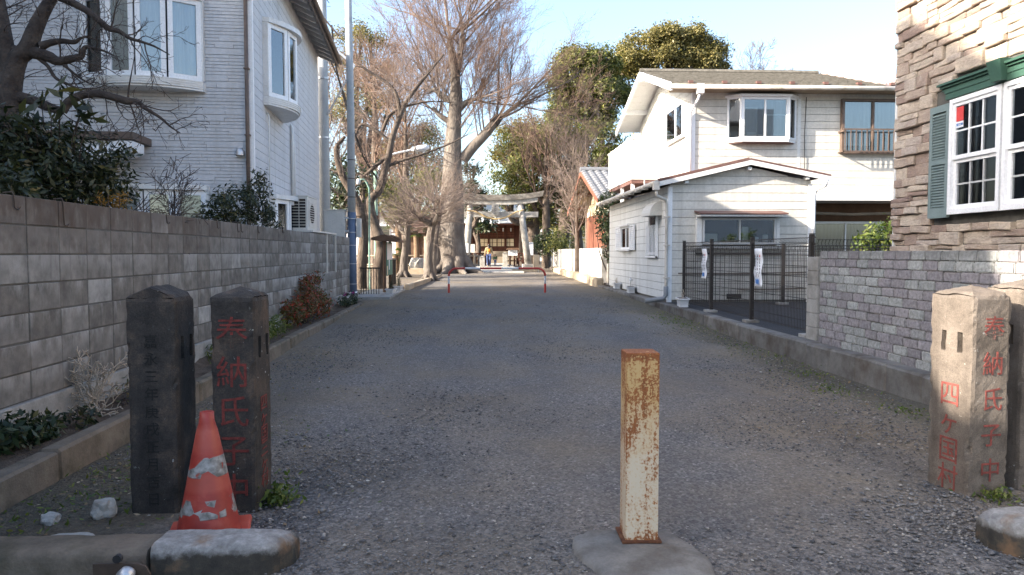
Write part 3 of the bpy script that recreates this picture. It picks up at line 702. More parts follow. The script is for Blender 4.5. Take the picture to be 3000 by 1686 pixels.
def bollard():
    t = thing('bollard', 'square yellow and white steel bollard streaked with rust in the middle of the lane mouth', 'bollard', (.765, 3.43, 0), rad(-1))
    MB().box(-.077, .077, -.077, .077, .045, .935).build('post', M['bollard'], t, bevel=.006)
    MB().box(-.095, .09, -.095, .095, .045, .056).build('base_plate', M['rust'], t, bevel=.002)
    poly = [(-.31, -.1), (-.3, .06), (-.24, .12), (.12, .13), (.17, .1), (.22, -.02), (.28, -.2), (.25, -.36), (.03, -.43), (-.21, -.38)]
    mb = MB(); n = len(poly)
    rings = [(1.05, -.03), (1.03, .006), (.99, .02), (.93, .03), (.78, .036), (.6, .04), (.4, .043)]
    V = []; 
    for sc, z in rings:
        for i in range(n*4):
            k = i//4; f = (i % 4)/4; a = Vector(poly[k]); b = Vector(poly[(k+1) % n]); p = a.lerp(b, f)
            p = p*sc*(1+.045*noise.noise(Vector((p.x*11, p.y*11, z*8)))); V.append((p.x, p.y, z+.012*noise.noise(Vector((p.x*10, p.y*10, 3)))+.005*noise.noise(Vector((p.x*40, p.y*40, 5)))))
    m = n*4; F = []
    for r in range(6):
        for i in range(m): F.append((r*m+i, r*m+(i+1) % m, (r+1)*m+(i+1) % m, (r+1)*m+i))
    V.append((0, -.1, .045)); c = len(V)-1
    for i in range(m): F.append((6*m+i, 6*m+(i+1) % m, c))
    mb.add(V, F); mb.build('concrete_footing', M['pad'], t, smooth=True)
bollard()
def rounded_kerb(name, label, x0, x1, y0, y1, h, matl, round_l, round_r, seed):
    """kerb lying along x with softened top and bullnose ends"""
    n = 40; V = []; F = []; sec = []
    w = (y1-y0)/2; rd = .05
    prof = [(-1, -.2), (-1, h-rd)]+[(-1+rd/w*(1-math.cos(a)), h-rd+rd*math.sin(a)) for a in (rad(30), rad(60), rad(90))]+[(0, h+.003)]+[(1-.03/w*(1-math.cos(a)), h-.03+.03*math.sin(a)) for a in (rad(90), rad(45), 0)]+[(1, -.2)]
    xs = np.linspace(x0, x1, n); k = len(prof); re = .13
    for x in xs:
        s = 1.0; dz = 0
        for e, on in ((x-x0, round_l), (x1-x, round_r)):
            if on and e < re: q = 1-e/re; s = min(s, math.sqrt(max(0.12, 1-q*q))); dz = -.05*q**3
        for a, z in prof:
            yb = y1+(a-1)*w*1.0
            yy = y1-(1-a)*w*s
            p = Vector((x, yy, z+(dz if z > 0 else 0)))
            p += noise.noise_vector(p*14+Vector((seed, 0, 0)))*.006+noise.noise_vector(p*50)*.002
            V.append(tuple(p))
    for i in range(n-1):
        for j in range(k-1): F.append((i*k+j, i*k+j+1, (i+1)*k+j+1, (i+1)*k+j))
    F.append(tuple(range(k))); F.append(tuple((n-1)*k+j for j in range(k))[::-1])
    me = MB().add(V, F).mesh(name, True)
    for pf in list(me.polygons)[-2:]: pf.use_smooth = False
    o = link(name, me, matl); return tag(o, label, 'kerb stone')
rounded_kerb('kerb_stone', 'pale rough kerb stone with rounded end in front of the traffic cone', -1.41, -.83, 3.17, 3.40, .135, M['kerb_face'], False, True, 1)
rounded_kerb('kerb_stone', 'dark mossy kerb stone at the lower left corner', -3.6, -1.425, 3.17, 3.40, .118, M['kerb_mossy'], False, False, 2)
rounded_kerb('kerb_stone', 'rust stained kerb stone with rounded end at the lower right corner', 2.42, 3.9, 3.15, 3.42, .17, M['kerb_face'], True, False, 3)
def hinge():
    t = thing('gate_bracket', 'brown metal bracket with a silver bar end fixed to the mossy kerb', 'bracket', (-1.46, 3.1, .05))
    mb = MB(); pl = [(-.13, -.12), (.10, -.12), (.10, .02), (.085, .05), (.05, .065), (-.13, .065)]
    mb.prism(pl, -.045, -.035, lambda p, q, s: (p, s, q)).build('plate', M['brownmetal'], t)
    mb = MB().tube([(-.06, -.07, -.13), (.018, -.075, .03), (.03, -.075, .05), (.034, -.075, .058)], [.036, .036, .028, .012], 14); mb.build('bar', M['steel'], t, smooth=True)
    MB().tube([(.018, -.125, .034), (.018, -.105, .034)], .008, 8).build('bolt', M['rust'], t)
    MB().tube([(-.03, -.05, .085), (-.03, -.03, .085)], .018, 10).build('drain_pipe', M['blackrub'], t)
hinge()
def rock(name, label, p, s, seed):
    bm = bmesh.new(); bmesh.ops.create_icosphere(bm, subdivisions=3, radius=1)
    for v in bm.verts:
        q = v.co*1.4+Vector((seed*5.1, 0, 0)); v.co *= 1+.35*noise.noise(q)+.12*noise.noise(q*3)
        for a in range(3):
            if v.co[a] > .72: v.co[a] = .72+(v.co[a]-.72)*.2
        v.co = Vector((v.co.x*s[0], v.co.y*s[1], v.co.z*s[2]))
    me = bpy.data.meshes.new('rock'); bm.to_mesh(me); bm.free()
    o = link(name, me, M['rock']); o.location = p; o.rotation_euler = (0, 0, seed); return tag(o, label, 'rock')
rock('rock', 'angular pale grey rock beside the foot of the leftmost stone post', (-1.98, 3.93, .045), (.065, .06, .065), 1)
rock('rock', 'flat whitish stone left of the angular rock', (-2.22, 3.86, .02), (.075, .05, .035), 2)
rock('rock', 'flat buried stone in front of the leftmost stone post', (-1.98, 3.62, .0), (.14, .07, .03), 3)
def weed(name, label, c, n, r, h, size, matl, asp=.4):
    t = thing(name, label, 'weed', c)
    P = np.stack([NR.normal(0, r, n), NR.normal(0, r, n), np.abs(NR.normal(0, h, n))+.005], -1)
    leaves('foliage', P, size, matl, t, asp, .2, world=False); return t
weed('weed_tuft', 'small bright green weed at the foot of the post behind the cone', (-1.12, 4.12, 0), 260, .055, .05, .022, M['leaf_bright'])
weed('weed_tuft', 'small green weed at the foot of the half sunlit post', (2.93, 4.0, 0), 160, .06, .03, .018, M['leaf_bright'])
def atx(px, py, X):
    r = ray(px, py); t = X/r[0]; return Vector((X, r[1]*t, CH+r[2]*t))
# ============================================================ BUILDING HELPERS
def window(fr, u0, u1, z0, z1, parent, fm, cuts=(), hcuts=(), fw=.05, n0=.0, dep=.06, world=False, back=None, name='window', mw=None, inset=.02, gasket=None):
    mw = mw or fw*.7
    mb = MB()
    mb.fbox(fr, u0, u1, n0, n0+dep, z0, z0+fw).fbox(fr, u0, u1, n0, n0+dep, z1-fw, z1)
    mb.fbox(fr, u0, u0+fw, n0, n0+dep, z0+fw, z1-fw).fbox(fr, u1-fw, u1, n0, n0+dep, z0+fw, z1-fw)
    cs = [u0+fw/2]+list(cuts)+[u1-fw/2]; hs = [z0+fw/2]+list(hcuts)+[z1-fw/2]
    for c in cuts: mb.fbox(fr, c-mw/2, c+mw/2, n0, n0+dep-.005, z0+fw, z1-fw)
    for h in hcuts: mb.fbox(fr, u0+fw, u1-fw, n0, n0+dep-.008, h-mw/2, h+mw/2)
    w = mb.build(name, fm, parent, world)
    for i in range(len(cs)-1):
        for j in range(len(hs)-1):
            if gasket:
                MB().fbox(fr, cs[i]+fw*.4, cs[i+1]-fw*.4, n0+dep-inset-.012, n0+dep-inset-.006, hs[j]+fw*.4, hs[j+1]-fw*.4).build('gasket', gasket, w)
            MB().fbox(fr, cs[i]+.005, cs[i+1]-.005, n0+dep-inset-.004, n0+dep-inset, hs[j]+.005, hs[j+1]-.005).build('pane', M['glass'], w)
    if back: MB().fbox(fr, u0+fw*.5, u1-fw*.5, n0+.003, n0+.008, z0+fw*.5, z1-fw*.5).build('interior', back, w)
    return w
def curtain(fr, u0, u1, z0, z1, n, matl, parent, world=False):
    mb = MB(); k = max(6, int((u1-u0)/.03)); V = []
    for i in range(k+1):
        u = u0+(u1-u0)*i/k; q = n+.008*math.sin(i*1.9)
        V += [fr.p(u, q, z0), fr.p(u, q, z1)]
    mb.add(V, [(2*i, 2*i+2, 2*i+3, 2*i+1) for i in range(k)])
    return mb.build('curtain', matl, parent, world, smooth=True)
def bow(fr, u0, u1, z0, z1, parent, bulge=.36, b0=.07, drapes=()):
    n = 4; P = []
    for i in range(n+1):
        s = i/n; P.append((u0+(u1-u0)*s, b0+bulge*(1-(2*s-1)**2)))
    w = None
    for i in range(n):
        a = fr.p(P[i][0], P[i][1], 0); b = fr.p(P[i+1][0], P[i+1][1], 0); u = (b-a); L = u.length; u.normalize()
        nn = Vector((0, 0, 1)).cross(u); nn = nn if nn.dot(fr.n) > 0 else -nn
        f2 = Fr(a, u, nn)
        w = window(f2, .012, L-.012, z0, z1, parent, M['white'], fw=.075, dep=.05, n0=-.02, inset=.025, gasket=M['blackrub'], name='casement')
        for g in list(w.children):
            if g.name.startswith('gasket'): bpy.data.objects.remove(g)
        for g0 in (.005, L-.011): MB().fbox(f2, g0, g0+.006, -.03, .0, z0, z1).build('gasket', M['blackrub'], w)
        for k, m2 in drapes:
            if k == i: curtain(f2, .06, L-.06, z0+.05, z1-.05, -.05, m2, w)
    # sill band and head built round the arc
    arc = [(u0-.04, 0)]+[(u0-.02+(u1-u0+.04)*i/14, b0+.04+(bulge+.02)*(1-(2*i/14-1)**2)) for i in range(15)]+[(u1+.04, 0)]
    MB().prism(arc, z0-.13, z0-.006, lambda p, q, z: fr.p(p, q, z)).build('sill_band', M['trim'], parent)
    arc3 = [(p, q+.012 if 0 < q else 0) for p, q in arc]
    for zz in (z0-.02, z0-.055, z0-.09): MB().prism(arc3, zz-.006, zz+.006, lambda p, q, z: fr.p(p, q, z)).build('sill_moulding', M['trim'], parent)
    arc2 = [(p, q*.93) for p, q in arc]
    MB().prism(arc2, z0-.165, z0-.135, lambda p, q, z: fr.p(p, q, z)).build('sill_underside', M['trim'], parent)
    MB().prism([(p, q*1.1) for p, q in arc], z1+.006, z1+.09, lambda p, q, z: fr.p(p, q, z)).build('head_board', M['trim'], parent)
    MB().fbox(fr, u0, u1, .002, .008, z0, z1).build('interior', M['interior'], parent)
    for uu in (u0, u1): MB().fbox(fr, uu-.03, uu+.03, 0, b0+.03, z0, z1).build('side_jamb', M['trim'], parent)
# ============================================================ LEFT HOUSE
def left_house():
    t = thing('house', 'two storey pale grey house with bow windows behind the block wall', 'house', (-3.78, 12.7, 0), rad(4.5))
    F = Fr((0, 0, 0), (1, 0, 0), (0, -1, 0)); G = Fr((0, 0, 0), (0, 1, 0), (1, 0, 0))
    MB().box(-9.0, -.008, .008, 8.3, .2, 6.9).build('wall', M['sidingL_joint'], t)
    # embossed siding courses: staggered flat lugs standing proud of the sheet
    for fr, a, b, nm in ((F, -6.2, -.06, 'siding_courses'), (G, .05, 8.25, 'side_siding_courses')):
        mb = MB(); z = 1.5; k = 0
        while z < 6.85:
            u = a-R.uniform(0, .5) if fr is F else a
            while u < b:
                L = R.choice([.3, .45, .6, .75]) if fr is F else 1.82
                e = min(u+L, b)
                if fr is F and k % 2 == 0 and R.random() < .3 and e-u > .1: mb.fbox(fr, max(u, a)+.003, e-.003, -.004, .0145, z+.004, z+.105)
                if u >= a-.3 and e-u > .03: mb.fbox(fr, max(u, a)+.003, e-.003, -.004, (.007+.006*R.random()) if fr is F else .008, z+.003, z+(.0505 if fr is F else .148))
                u += L
            z += .055 if fr is F else .152; k += 1
        o = mb.build(nm, M['sidingL'], t); o['kind'] = 'stuff'
    MB().box(-.05, .022, -.022, .05, .2, 6.8).build('corner_trim', M['white'], t)
    MB().tube([(-.07, -.075, .4), (-.07, -.075, 6.6)], .033, 10).build('downpipe', M['bronze'], t, smooth=True)
    for z in (2.3, 3.35, 4.45, 5.6): MB().box(-.115, -.025, -.115, -.02, z, z+.02).build('pipe_clip', M['bronze'], t)
    bow(F, -2.62, -.78, 4.22, 5.52, t, drapes=((1, M['curtain_grey']), (2, M['curtain']), (3, M['curtain'])))
    bow(F, -2.6, -.75, 1.25, 2.42, t, bulge=.2, drapes=())
    bow(G, .9, 2.75, 4.22, 5.52, t, drapes=((0, M['curtain']), (1, M['curtain'])))
    bow(G, 1.35, 3.1, 1.35, 2.4, t, bulge=.25, drapes=((0, M['curtain_grey']), (1, M['curtain_grey']), (2, M['curtain_grey'])))
    # entrance canopy with a white curved underside
    MB().box(-9, -1.62, -.8, 0, 3.15, 3.27).build('canopy', M['bronze'], t, bevel=.01)
    pl = [(x-.31, z) for x, z in [(-1.33, 3.13), (-1.33, 2.98), (-1.45, 2.92), (-2.0, 2.83), (-2.7, 2.76), (-2.7, 2.83), (-2.1, 2.98), (-1.75, 3.08), (-1.55, 3.13)]]
    MB().prism(pl, -.78, -.3, lambda p, q, s: (p, s, q)).build('canopy_soffit', M['white'], t)
    MB().box(-9, -1.72, -.7, -.2, 3.0, 3.14).build('canopy_band', M['alu'], t)
    mb = MB().lathe([(.075, 0), (.075, .06), (.06, .1), (.035, .125), (.0, .132)], 14, (-.2, -.06, 3.02), cap=False)
    mb.build('vent_hood', M['steel'], t, smooth=True)
    MB().box(-.285, -.115, -.03, .0, 3.0, 3.02).build('vent_plate', M['steel'], t)
    # services on the lane side
    MB().box(.0, .16, .55, .95, 1.72, 2.08).build('meter_box', M['offwhite'], t, bevel=.01)
    for y, z0, z1, r in ((1.1, 2.0, 3.9, .012), (3.6, 2.4, 4.1, .035), (3.85, 2.4, 3.85, .022)):
        MB().tube([(.05, y, z0), (.05, y, z1), (.01, y, z1+.06)], r, 8).build('conduit', M['trim'], t, smooth=True)
    # roof
    e = .5; zc = 6.78; sl = .42
    def rz(x): return zc+(e-x)*sl
    for (x0, x1) in ((e, -4.5), (-4.5, -9.5)):
        za, zb = (rz(x0), rz(x1)) if x0 == e else (rz(-4.5), rz(-4.5)-(5.0)*sl)
        MB().add([(x0, -.5, za), (x1, -.5, zb), (x1, 8.7, zb), (x0, 8.7, za), (x0, -.5, za+.1), (x1, -.5, zb+.1), (x1, 8.7, zb+.1), (x0, 8.7, za+.1)], MB.BF).build('roof', M['tile_grey'], t)
    MB().prism([(-9, 6.85), (0, 6.85), (0, rz(0)-.01), (-4.5, rz(-4.5)-.02)], .02, 8.28, lambda p, q, s: (p, s, q)).build('gable', M['sidingL'], t)
    for k in range(20):
        y = -.35+k*.46
        MB().beam((-.02, y, rz(-.02)-.075), (e-.04, y, rz(e-.04)-.075), .06, .11).build('rafter', M['alu'], t)
    MB().add([(e+.02, -.52, zc-.11), (e+.02, 8.72, zc-.11), (e+.02, 8.72, zc+.09), (e+.02, -.52, zc+.09), (e-.015, -.52, zc-.11), (e-.015, 8.72, zc-.11), (e-.015, 8.72, zc+.09), (e-.015, -.52, zc+.09)], MB.BF).build('fascia', M['bronze'], t)
    MB().tube([(e+.08, -.5, zc+.0), (e+.08, 8.7, zc+.0)], .055, 8).build('gutter', M['bronze'], t, smooth=True)
left_house()
# the neighbour is an added, unseen block shaped to shade the near lane
def shade_neighbour():
    t = thing('house', 'unseen beige rendered house added past the left edge, shaped to shade the lane mouth', 'house', (-8.4, 2, 0))
    pr = [(-9, 0), (11.9, 0), (11.9, 8.0), (7.4, 8.0), (6.2, 11.0), (4.6, 11.0), (2.75, 9.9), (1.9, 7.45), (.55, 5.9), (-9, 5.9)]
    MB().prism(pr, -7.0, 0, lambda p, q, s: (-8.4+s, p, q)).build('wall', M['render'], t, world=True)
    MB().box(-15.6, -8.35, -9.4, .4, 5.905, 5.95).build('low_roof', M['tile_grey'], t, world=True)
    MB().box(-15.6, -8.35, 4.6, 6.2, 11.003, 11.05).build('roof', M['tile_grey'], t, world=True)
shade_neighbour()
# ============================================================ RIGHT CREAM HOUSE
def clip_row(u0, u1, z0, z1, top):
    """board outline below a roof line top(u) on [u0,u1]"""
    us = np.linspace(u0, u1, 61); ok = [u for u in us if top(u) > z0+.01]
    if not ok: return None
    a, b = ok[0], ok[-1]
    up = [(u, min(z1, top(u))) for u in np.linspace(b, a, 13)]
    return [(a, z0), (b, z0)]+up
def boards(fr, u0, u1, z0, z1, pitch, top, parent, splits=(), matl=None, n=.018, holes=()):
    z = z0
    edges = [u0]+list(splits)+[u1]
    while z < z1-.02:
        for i in range(len(edges)-1):
            pl = clip_row(edges[i]+.003, edges[i+1]-.003, z+.004, min(z+pitch-.006, z1), top)
            if pl: MB().prism(pl, 0, n, lambda p, q, s: fr.p(p, s, q)).build('siding_board', matl or M['sidingR'], parent, True)
        z += pitch
def half_gutter(pts, r, parent, matl, name='gutter'):
    MB().tube(pts, r, 8).build(name, matl, parent, True, smooth=True)
def right_house():
    t = thing('house', 'two storey cream sided house with a low front extension on the right', 'house', (4.4, 16.8, .24))
    # --- low extension
    xl, xr, yf, yb = 4.40, 7.70, 16.8, 24.4
    F = Fr((0, yf, 0), (1, 0, 0), (0, -1, 0)); L = Fr((xl, 0, 0), (0, 1, 0), (-1, 0, 0))
    xr_, zr_ = 6.21, 3.44
    def top(u): return np.interp(u, [xl-.5, xr_, xr+.5], [2.85, zr_-.06, 2.93])
    MB().prism([(xl+.02, .2), (xr-.02, .2), (xr-.02, 3.02), (xr_, zr_-.08), (xl+.02, 2.92)], yf+.02, yb, lambda p, q, s: (p, s, q)).build('extension_wall', M['joint'], t, True)
    boards(F, xl, xr, .3, 3.42, .19, top, t, matl=M['sidingF'])
    boards(L, yf, yb, .3, 2.93, .19, lambda u: 2.93, t, splits=(19.75,))
    MB().box(xl-.035, xl+.06, yf-.035, yf+.06, .25, 2.9).build('corner_trim', M['white'], t, True)
    MB().box(xr-.06, xr+.03, yf-.03, yf+.06, .25, 2.98).build('corner_trim', M['white'], t, True)
    # extension roof: red sheet, pale barge board
    xe0, xe1, y0 = 4.08, 8.08, 16.58
    ze0, ze1 = 3.0, 3.14
    for (xa, za, xb, zb) in ((xe0, ze0, xr_, zr_+.06), (xr_, zr_+.06, xe1, ze1)):
        MB().add([(xa, y0, za), (xb, y0, zb), (xb, yb+.2, zb), (xa, yb+.2, za), (xa, y0, za+.04), (xb, y0, zb+.04), (xb, yb+.2, zb+.04), (xa, yb+.2, za+.04)], MB.BF).build('extension_roof', M['redmetal'], t, True)
        MB().add([(xa, y0-.005, za-.11), (xb, y0-.005, zb-.11), (xb, y0+.03, zb-.11), (xa, y0+.03, za-.11), (xa, y0-.005, za-.004), (xb, y0-.005, zb-.004), (xb, y0+.03, zb-.004), (xa, y0+.03, za-.004)], MB.BF).build('barge_board', M['trim'], t, True)
        MB().add([(xa, y0+.04, za-.03), (xb, y0+.04, zb-.03), (xb, yf, zb-.03), (xa, yf, za-.03), (xa, y0+.04, za-.012), (xb, y0+.04, zb-.012), (xb, yf, zb-.012), (xa, yf, za-.012)], MB.BF).build('soffit', M['sidingR'], t, True)
    k = 16.7
    while k < 24.4:
        MB().beam((xe0+.02, k, ze0+.055), (xr_, k, zr_+.115), .035, .035).build('roof_seam', M['redmetal'], t, True); k += .6
    for x, z in ((4.75, 3.06), (6.2, 3.37), (7.55, 3.16)): MB().box(x-.04, x+.04, 16.62, 16.8, z-.09, z-.03).build('purlin_end', M['trim'], t, True)
    half_gutter([(4.02, 16.5, 2.97), (4.02, 24.6, 3.0)], .06, t, M['pvc'])
    for y in np.arange(16.8, 24.5, .8): MB().box(3.95, 4.09, y, y+.02, 2.9, 3.0).build('gutter_bracket', M['pvc'], t, True)
    MB().box(3.95, 4.09, 16.46, 16.6, 2.8, 2.99).build('hopper', M['pvc'], t, True, bevel=.01)
    MB().tube([(4.02, 16.53, 2.8), (4.04, 16.55, 2.68), (4.27, 16.66, 2.6), (4.31, 16.7, 2.5), (4.31, 16.7, .72), (4.31, 16.7, .5)], .036, 10).build('downpipe', M['pvc'], t, True, smooth=True)
    for z in (2.2, 1.55, .8): MB().box(4.25, 4.39, 16.65, 16.75, z, z+.025).build('pipe_clip', M['pvc'], t, True)
    MB().tube([(4.31, 16.7, .62), (4.31, 16.7, .42), (4.25, 16.7, .34), (4.0, 16.75, .30), (3.86, 16.8, .27)], .055, 10).build('drain_pipe', M['pvcgrey'], t, True, smooth=True)
    MB().tube([(7.9, 16.4, 3.06), (7.9, 16.5, 2.92), (7.78, 16.7, 2.84), (7.76, 16.74, 2.7), (7.76, 16.74, .4)], .04, 10).build('downpipe', M['white'], t, True, smooth=True)
    # awning window on the front
    w = window(F, 5.13, 6.85, 1.58, 2.19, t, M['alu'], cuts=(6.0,), fw=.05, n0=.02, dep=.14, world=True, inset=.03)
    MB().fbox(F, 5.15, 6.83, .022, .03, 1.6, 2.17).build('interior', M['interior'], w)
    for u, ww, h, m2 in ((5.35, .3, .2, 'offwhite'), (6.15, .14, .36, 'offwhite'), (6.38, .16, .12, 'white'), (6.62, .12, .18, 'leaf_bright')):
        MB().fbox(F, u-ww/2, u+ww/2, .04, .1, 1.63, 1.63+h).build('stored_item', M['offwhite'] if m2 != 'white' else M['white'], w, bevel=.02)
    for ja, jb in ((5.0, 5.12), (6.86, 6.93)): MB().fbox(F, ja, jb, .02, .15, 1.55, 2.2).build('window_jamb', M['trim'], t, True)
    MB().add([F.p(4.97, .0, 2.33), F.p(7.0, .0, 2.33), F.p(7.0, .46, 2.255), F.p(4.97, .46, 2.255), F.p(4.97, .0, 2.365), F.p(7.0, 0, 2.365), F.p(7.0, .46, 2.285), F.p(4.97, .46, 2.285)], MB.BF).build('awning', M['redmetal'], t, True)
    MB().fbox(F, 5.0, 6.97, .02, .43, 2.21, 2.25).build('awning_board', M['trim'], t, True)
    MB().fbox(F, 5.0, 7.02, .02, .12, 1.49, 1.55).build('sill', M['alu'], t, True)
    MB().fbox(F, 5.0, 7.02, .02, .1, 1.36, 1.40).build('rail', M['fence'], t, True)
    for z, a, b in ((.92, 4.6, 7.6), (.55, 6.0, 7.6)): MB().tube([(a, yf-.06, z), ((a+b)/2, yf-.06, z-.01), (b, yf-.06, z+.02)], .014, 6).build('wall_pipe', M['bronze'], t, True)
    MB().fbox(F, 5.75, 6.1, .02, .03, .32, .44).build('underfloor_vent', M['interior'], t, True)
    # shuttered window, lattice and hood on the lane side
    pu = [atx(1827, 700, xl).y, atx(1866, 700, xl).y]  # far and near jambs
    wy0, wy1, wz0, wz1 = 20.85, 22.1, 1.49, 2.16
    w = window(L, wy0, wy1, wz0, wz1, t, M['white'], cuts=(21.4,), fw=.06, n0=.02, dep=.07, world=True, back=M['interior'])
    curtain(L, 21.45, 22.05, wz0+.06, wz1-.06, .035, M['curtain_grey'], w)
    MB().fbox(L, wy0-.1, wy1+.1, .02, .16, wz1, wz1+.06).build('window_head', M['trim'], t, True)
    MB().fbox(L, wy0-.06, wy1+.06, .02, .14, wz0-.05, wz0).build('sill', M['trim'], t, True)
    for a, b in ((wy1+.03, wy1+.82), (wy0-.62, wy0-.03)):
        s = MB().fbox(L, a, a+.05, .06, .10, wz0-.02, wz1+.02).fbox(L, b-.05, b, .06, .10, wz0-.02, wz1+.02).fbox(L, a+.05, b-.05, .06, .10, wz0-.02, wz0+.03).fbox(L, a+.05, b-.05, .06, .10, wz1-.03, wz1+.02).build('shutter', M['white'], t, True)
        for q in range(11):
            z = wz0+.05+q*.053
            MB().add([L.p(a+.05, .065, z+.04), L.p(b-.05, .065, z+.04), L.p(b-.05, .098, z), L.p(a+.05, .098, z), L.p(a+.05, .06, z+.036), L.p(b-.05, .06, z+.036), L.p(b-.05, .09, z-.004), L.p(a+.05, .09, z-.004)], MB.BF).build('slat', M['white'], s)
    ly0, ly1 = 17.75, 18.85
    fr = MB().fbox(L, ly0-.05, ly1, .05, .09, 1.27, 1.31).fbox(L, ly0-.05, ly0-.0, .03, .09, 1.27, 2.5).build('lattice_frame', M['white'], t, True)
    for q in range(8):
        y = ly0+.05+q*.145
        MB().fbox(L, y, y+.03, .06, .075, 1.33, 2.08).build('lattice_bar', M['white'], fr)
    window(L, ly0, ly1-.2, 1.35, 2.6, t, M['alu'], fw=.05, n0=.02, dep=.04, world=True, back=M['curtain_grey'])
    arc = [(.02, 2.28)]+[(.02+.3*math.sin(a), 2.28+.34*math.cos(a)) for a in np.linspace(0, math.pi/2, 8)][::-1]
    MB().prism(arc, ly0-.35, ly0+.55, lambda p, q, s: L.p(s, p, q)).build('vent_hood', M['offwhite'], t, True)
    # --- upper storey
    X0, X1, Y0, Y1 = 5.80, 13.5, 19.8, 26.2
    F2 = Fr((0, Y0, 0), (1, 0, 0), (0, -1, 0)); L2 = Fr((X0, 0, 0), (0, 1, 0), (-1, 0, 0))
    ridgeY, ridgeZ, ez = 23.0, 6.93, 5.74
    def gt(u): return np.interp(u, [19.3, ridgeY, 26.7], [ez, ridgeZ, ez])-.06
    MB().prism([(Y0+.02, 2.84), (Y1, 2.84), (Y1, 5.8), (ridgeY, ridgeZ-.1), (Y0+.02, 5.8)], X0+.02, X1, lambda p, q, s: (s, p, q)).build('upper_wall', M['joint'], t, True)
    MB().box(9.0, X1, 20.7, Y1, .2, 2.84).build('porch_wall', M['wood_brown'], t, True)
    MB().box(X0+.1, 9.0, 20.4, Y1, .2, 2.84).build('lower_wall', M['sidingR'], t, True)
    boards(F2, X0, X1, 2.86, 5.74, .19, lambda u: 5.74, t, splits=(8.72,), matl=M['sidingF'])
    boards(L2, Y0, Y1, 2.86, 6.95, .19, gt, t)
    MB().box(X0-.03, X0+.06, Y0-.03, Y0+.06, 2.86, 5.72).build('corner_trim', M['white'], t, True)
    MB().box(8.68, 8.76, Y0-.024, Y0, 2.86, 5.7).build('joint_cover', M['sidingR'], t, True)
    # roof slabs and tiles
    xa, xb = 5.05, 13.8
    for (ya, za, yb2, zb) in ((19.25, ez, ridgeY, ridgeZ), (ridgeY, ridgeZ, 26.75, ez)):
        MB().add([(xa, ya, za), (xb, ya, za), (xb, yb2, zb), (xa, yb2, zb), (xa, ya, za+.05), (xb, ya, za+.05), (xb, yb2, zb+.05), (xa, yb2, zb+.05)], MB.BF).build('roof', M['trim'], t, True)
    sl = (ridgeZ-ez)/(ridgeY-19.25)
    mb = MB(); rows = 15; pitch = (ridgeY-19.25)/rows
    for r in range(rows):
        y = 19.2+r*pitch; z = ez+.06+(y-19.25)*sl
        x = xa+(.13 if r % 2 else 0)
        while x < 10.7-r*.0:
            cols_ = [(x, 0), (x+.06, .01), (x+.13, .014), (x+.2, .009), (x+.255, 0)]
            V = [(cx, y, z+dz+.045) for cx, dz in cols_]+[(cx, y+pitch+.05, z+dz+pitch*sl+.005) for cx, dz in cols_]+[(cx, y, z-.0) for cx, dz in cols_]
            mb.add(V, [(i, i+1, i+6, i+5) for i in range(4)]+[(10+i, 11+i, i+1, i) for i in range(4)]); x += .26
    o = mb.build('roof_tiles', M['tile_green'], t, True); o['kind'] = 'stuff'
    MB().tube([(xa, ridgeY, ridgeZ+.1), (10.7, ridgeY, ridgeZ+.1)], .09, 8).build('ridge_tile', M['tile_green'], t, True)
    MB().add([(10.7, 19.22, ez+.06), (xb, 19.22, ez+.06), (xb, ridgeY, ridgeZ+.07), (10.7, ridgeY, ridgeZ+.07), (10.7, 19.22, ez+.09), (xb, 19.22, ez+.09), (xb, ridgeY, ridgeZ+.1), (10.7, ridgeY, ridgeZ+.1)], MB.BF).build('metal_roof', M['pinkmetal'], t, True)
    for x in np.arange(10.8, 13.7, .42): MB().beam((x, 19.22, ez+.11), (x, ridgeY, ridgeZ+.12), .04, .04).build('roof_seam', M['pinkmetal'], t, True)
    for x in np.arange(5.5, 13.6, .9): MB().box(x, x+.12, 19.17, 19.28, ez+.07, ez+.14).build('snow_guard', M['redmetal'], t, True)
    half_gutter([(5.0, 19.17, ez-.02), (13.8, 19.17, ez-.02)], .06, t, M['pvc'])
    MB().box(5.72, 5.9, 19.12, 19.3, ez-.2, ez+.05).build('hopper', M['white'], t, True, bevel=.01)
    MB().tube([(5.8, 19.2, ez-.2), (5.78, 19.25, ez-.32), (5.72, 19.7, ez-.55), (5.72, 19.74, ez-.7), (5.72, 19.74, 3.3)], .035, 10).build('downpipe', M['white'], t, True, smooth=True)
    for s, (ya, za, yb2, zb) in enumerate(((19.2, ez, ridgeY, ridgeZ), (ridgeY, ridgeZ, 26.8, ez))):
        MB().add([(xa-.03, ya, za-.12), (xa+.03, ya, za-.12), (xa+.03, yb2, zb-.12), (xa-.03, yb2, zb-.12), (xa-.03, ya, za+.08), (xa+.03, ya, za+.08), (xa+.03, yb2, zb+.08), (xa-.03, yb2, zb+.08)], MB.BF).build('barge_board', M['white'], t, True)
    for y, z in ((20.6, 6.2), (23.0, 6.85), (25.2, 6.25)): MB().box(xa, X0, y-.06, y+.06, z-.15, z).build('purlin_end', M['white'], t, True)
    # front eave soffit
    MB().box(xa+.05, xb, 19.28, 19.8, ez-.05, ez-.02).build('soffit', M['wood_grey'], t, True)
    # bay window
    u0, u1, z0, z1, d = 6.74, 8.62, 4.43, 5.55, .26
    MB().prism([(u0, 0), (u0+.3, d), (u1-.3, d), (u1, 0)], z0-.07, z0, lambda p, q, s: F2.p(p, q+.02, s)).build('bay_floor', M['white'], t, True)
    MB().prism([(u0-.08, 0), (u0+.25, d+.07), (u1-.25, d+.07), (u1+.08, 0)], z1, z1+.06, lambda p, q, s: F2.p(p, q+.02, s)).build('bay_roof', M['white'], t, True)
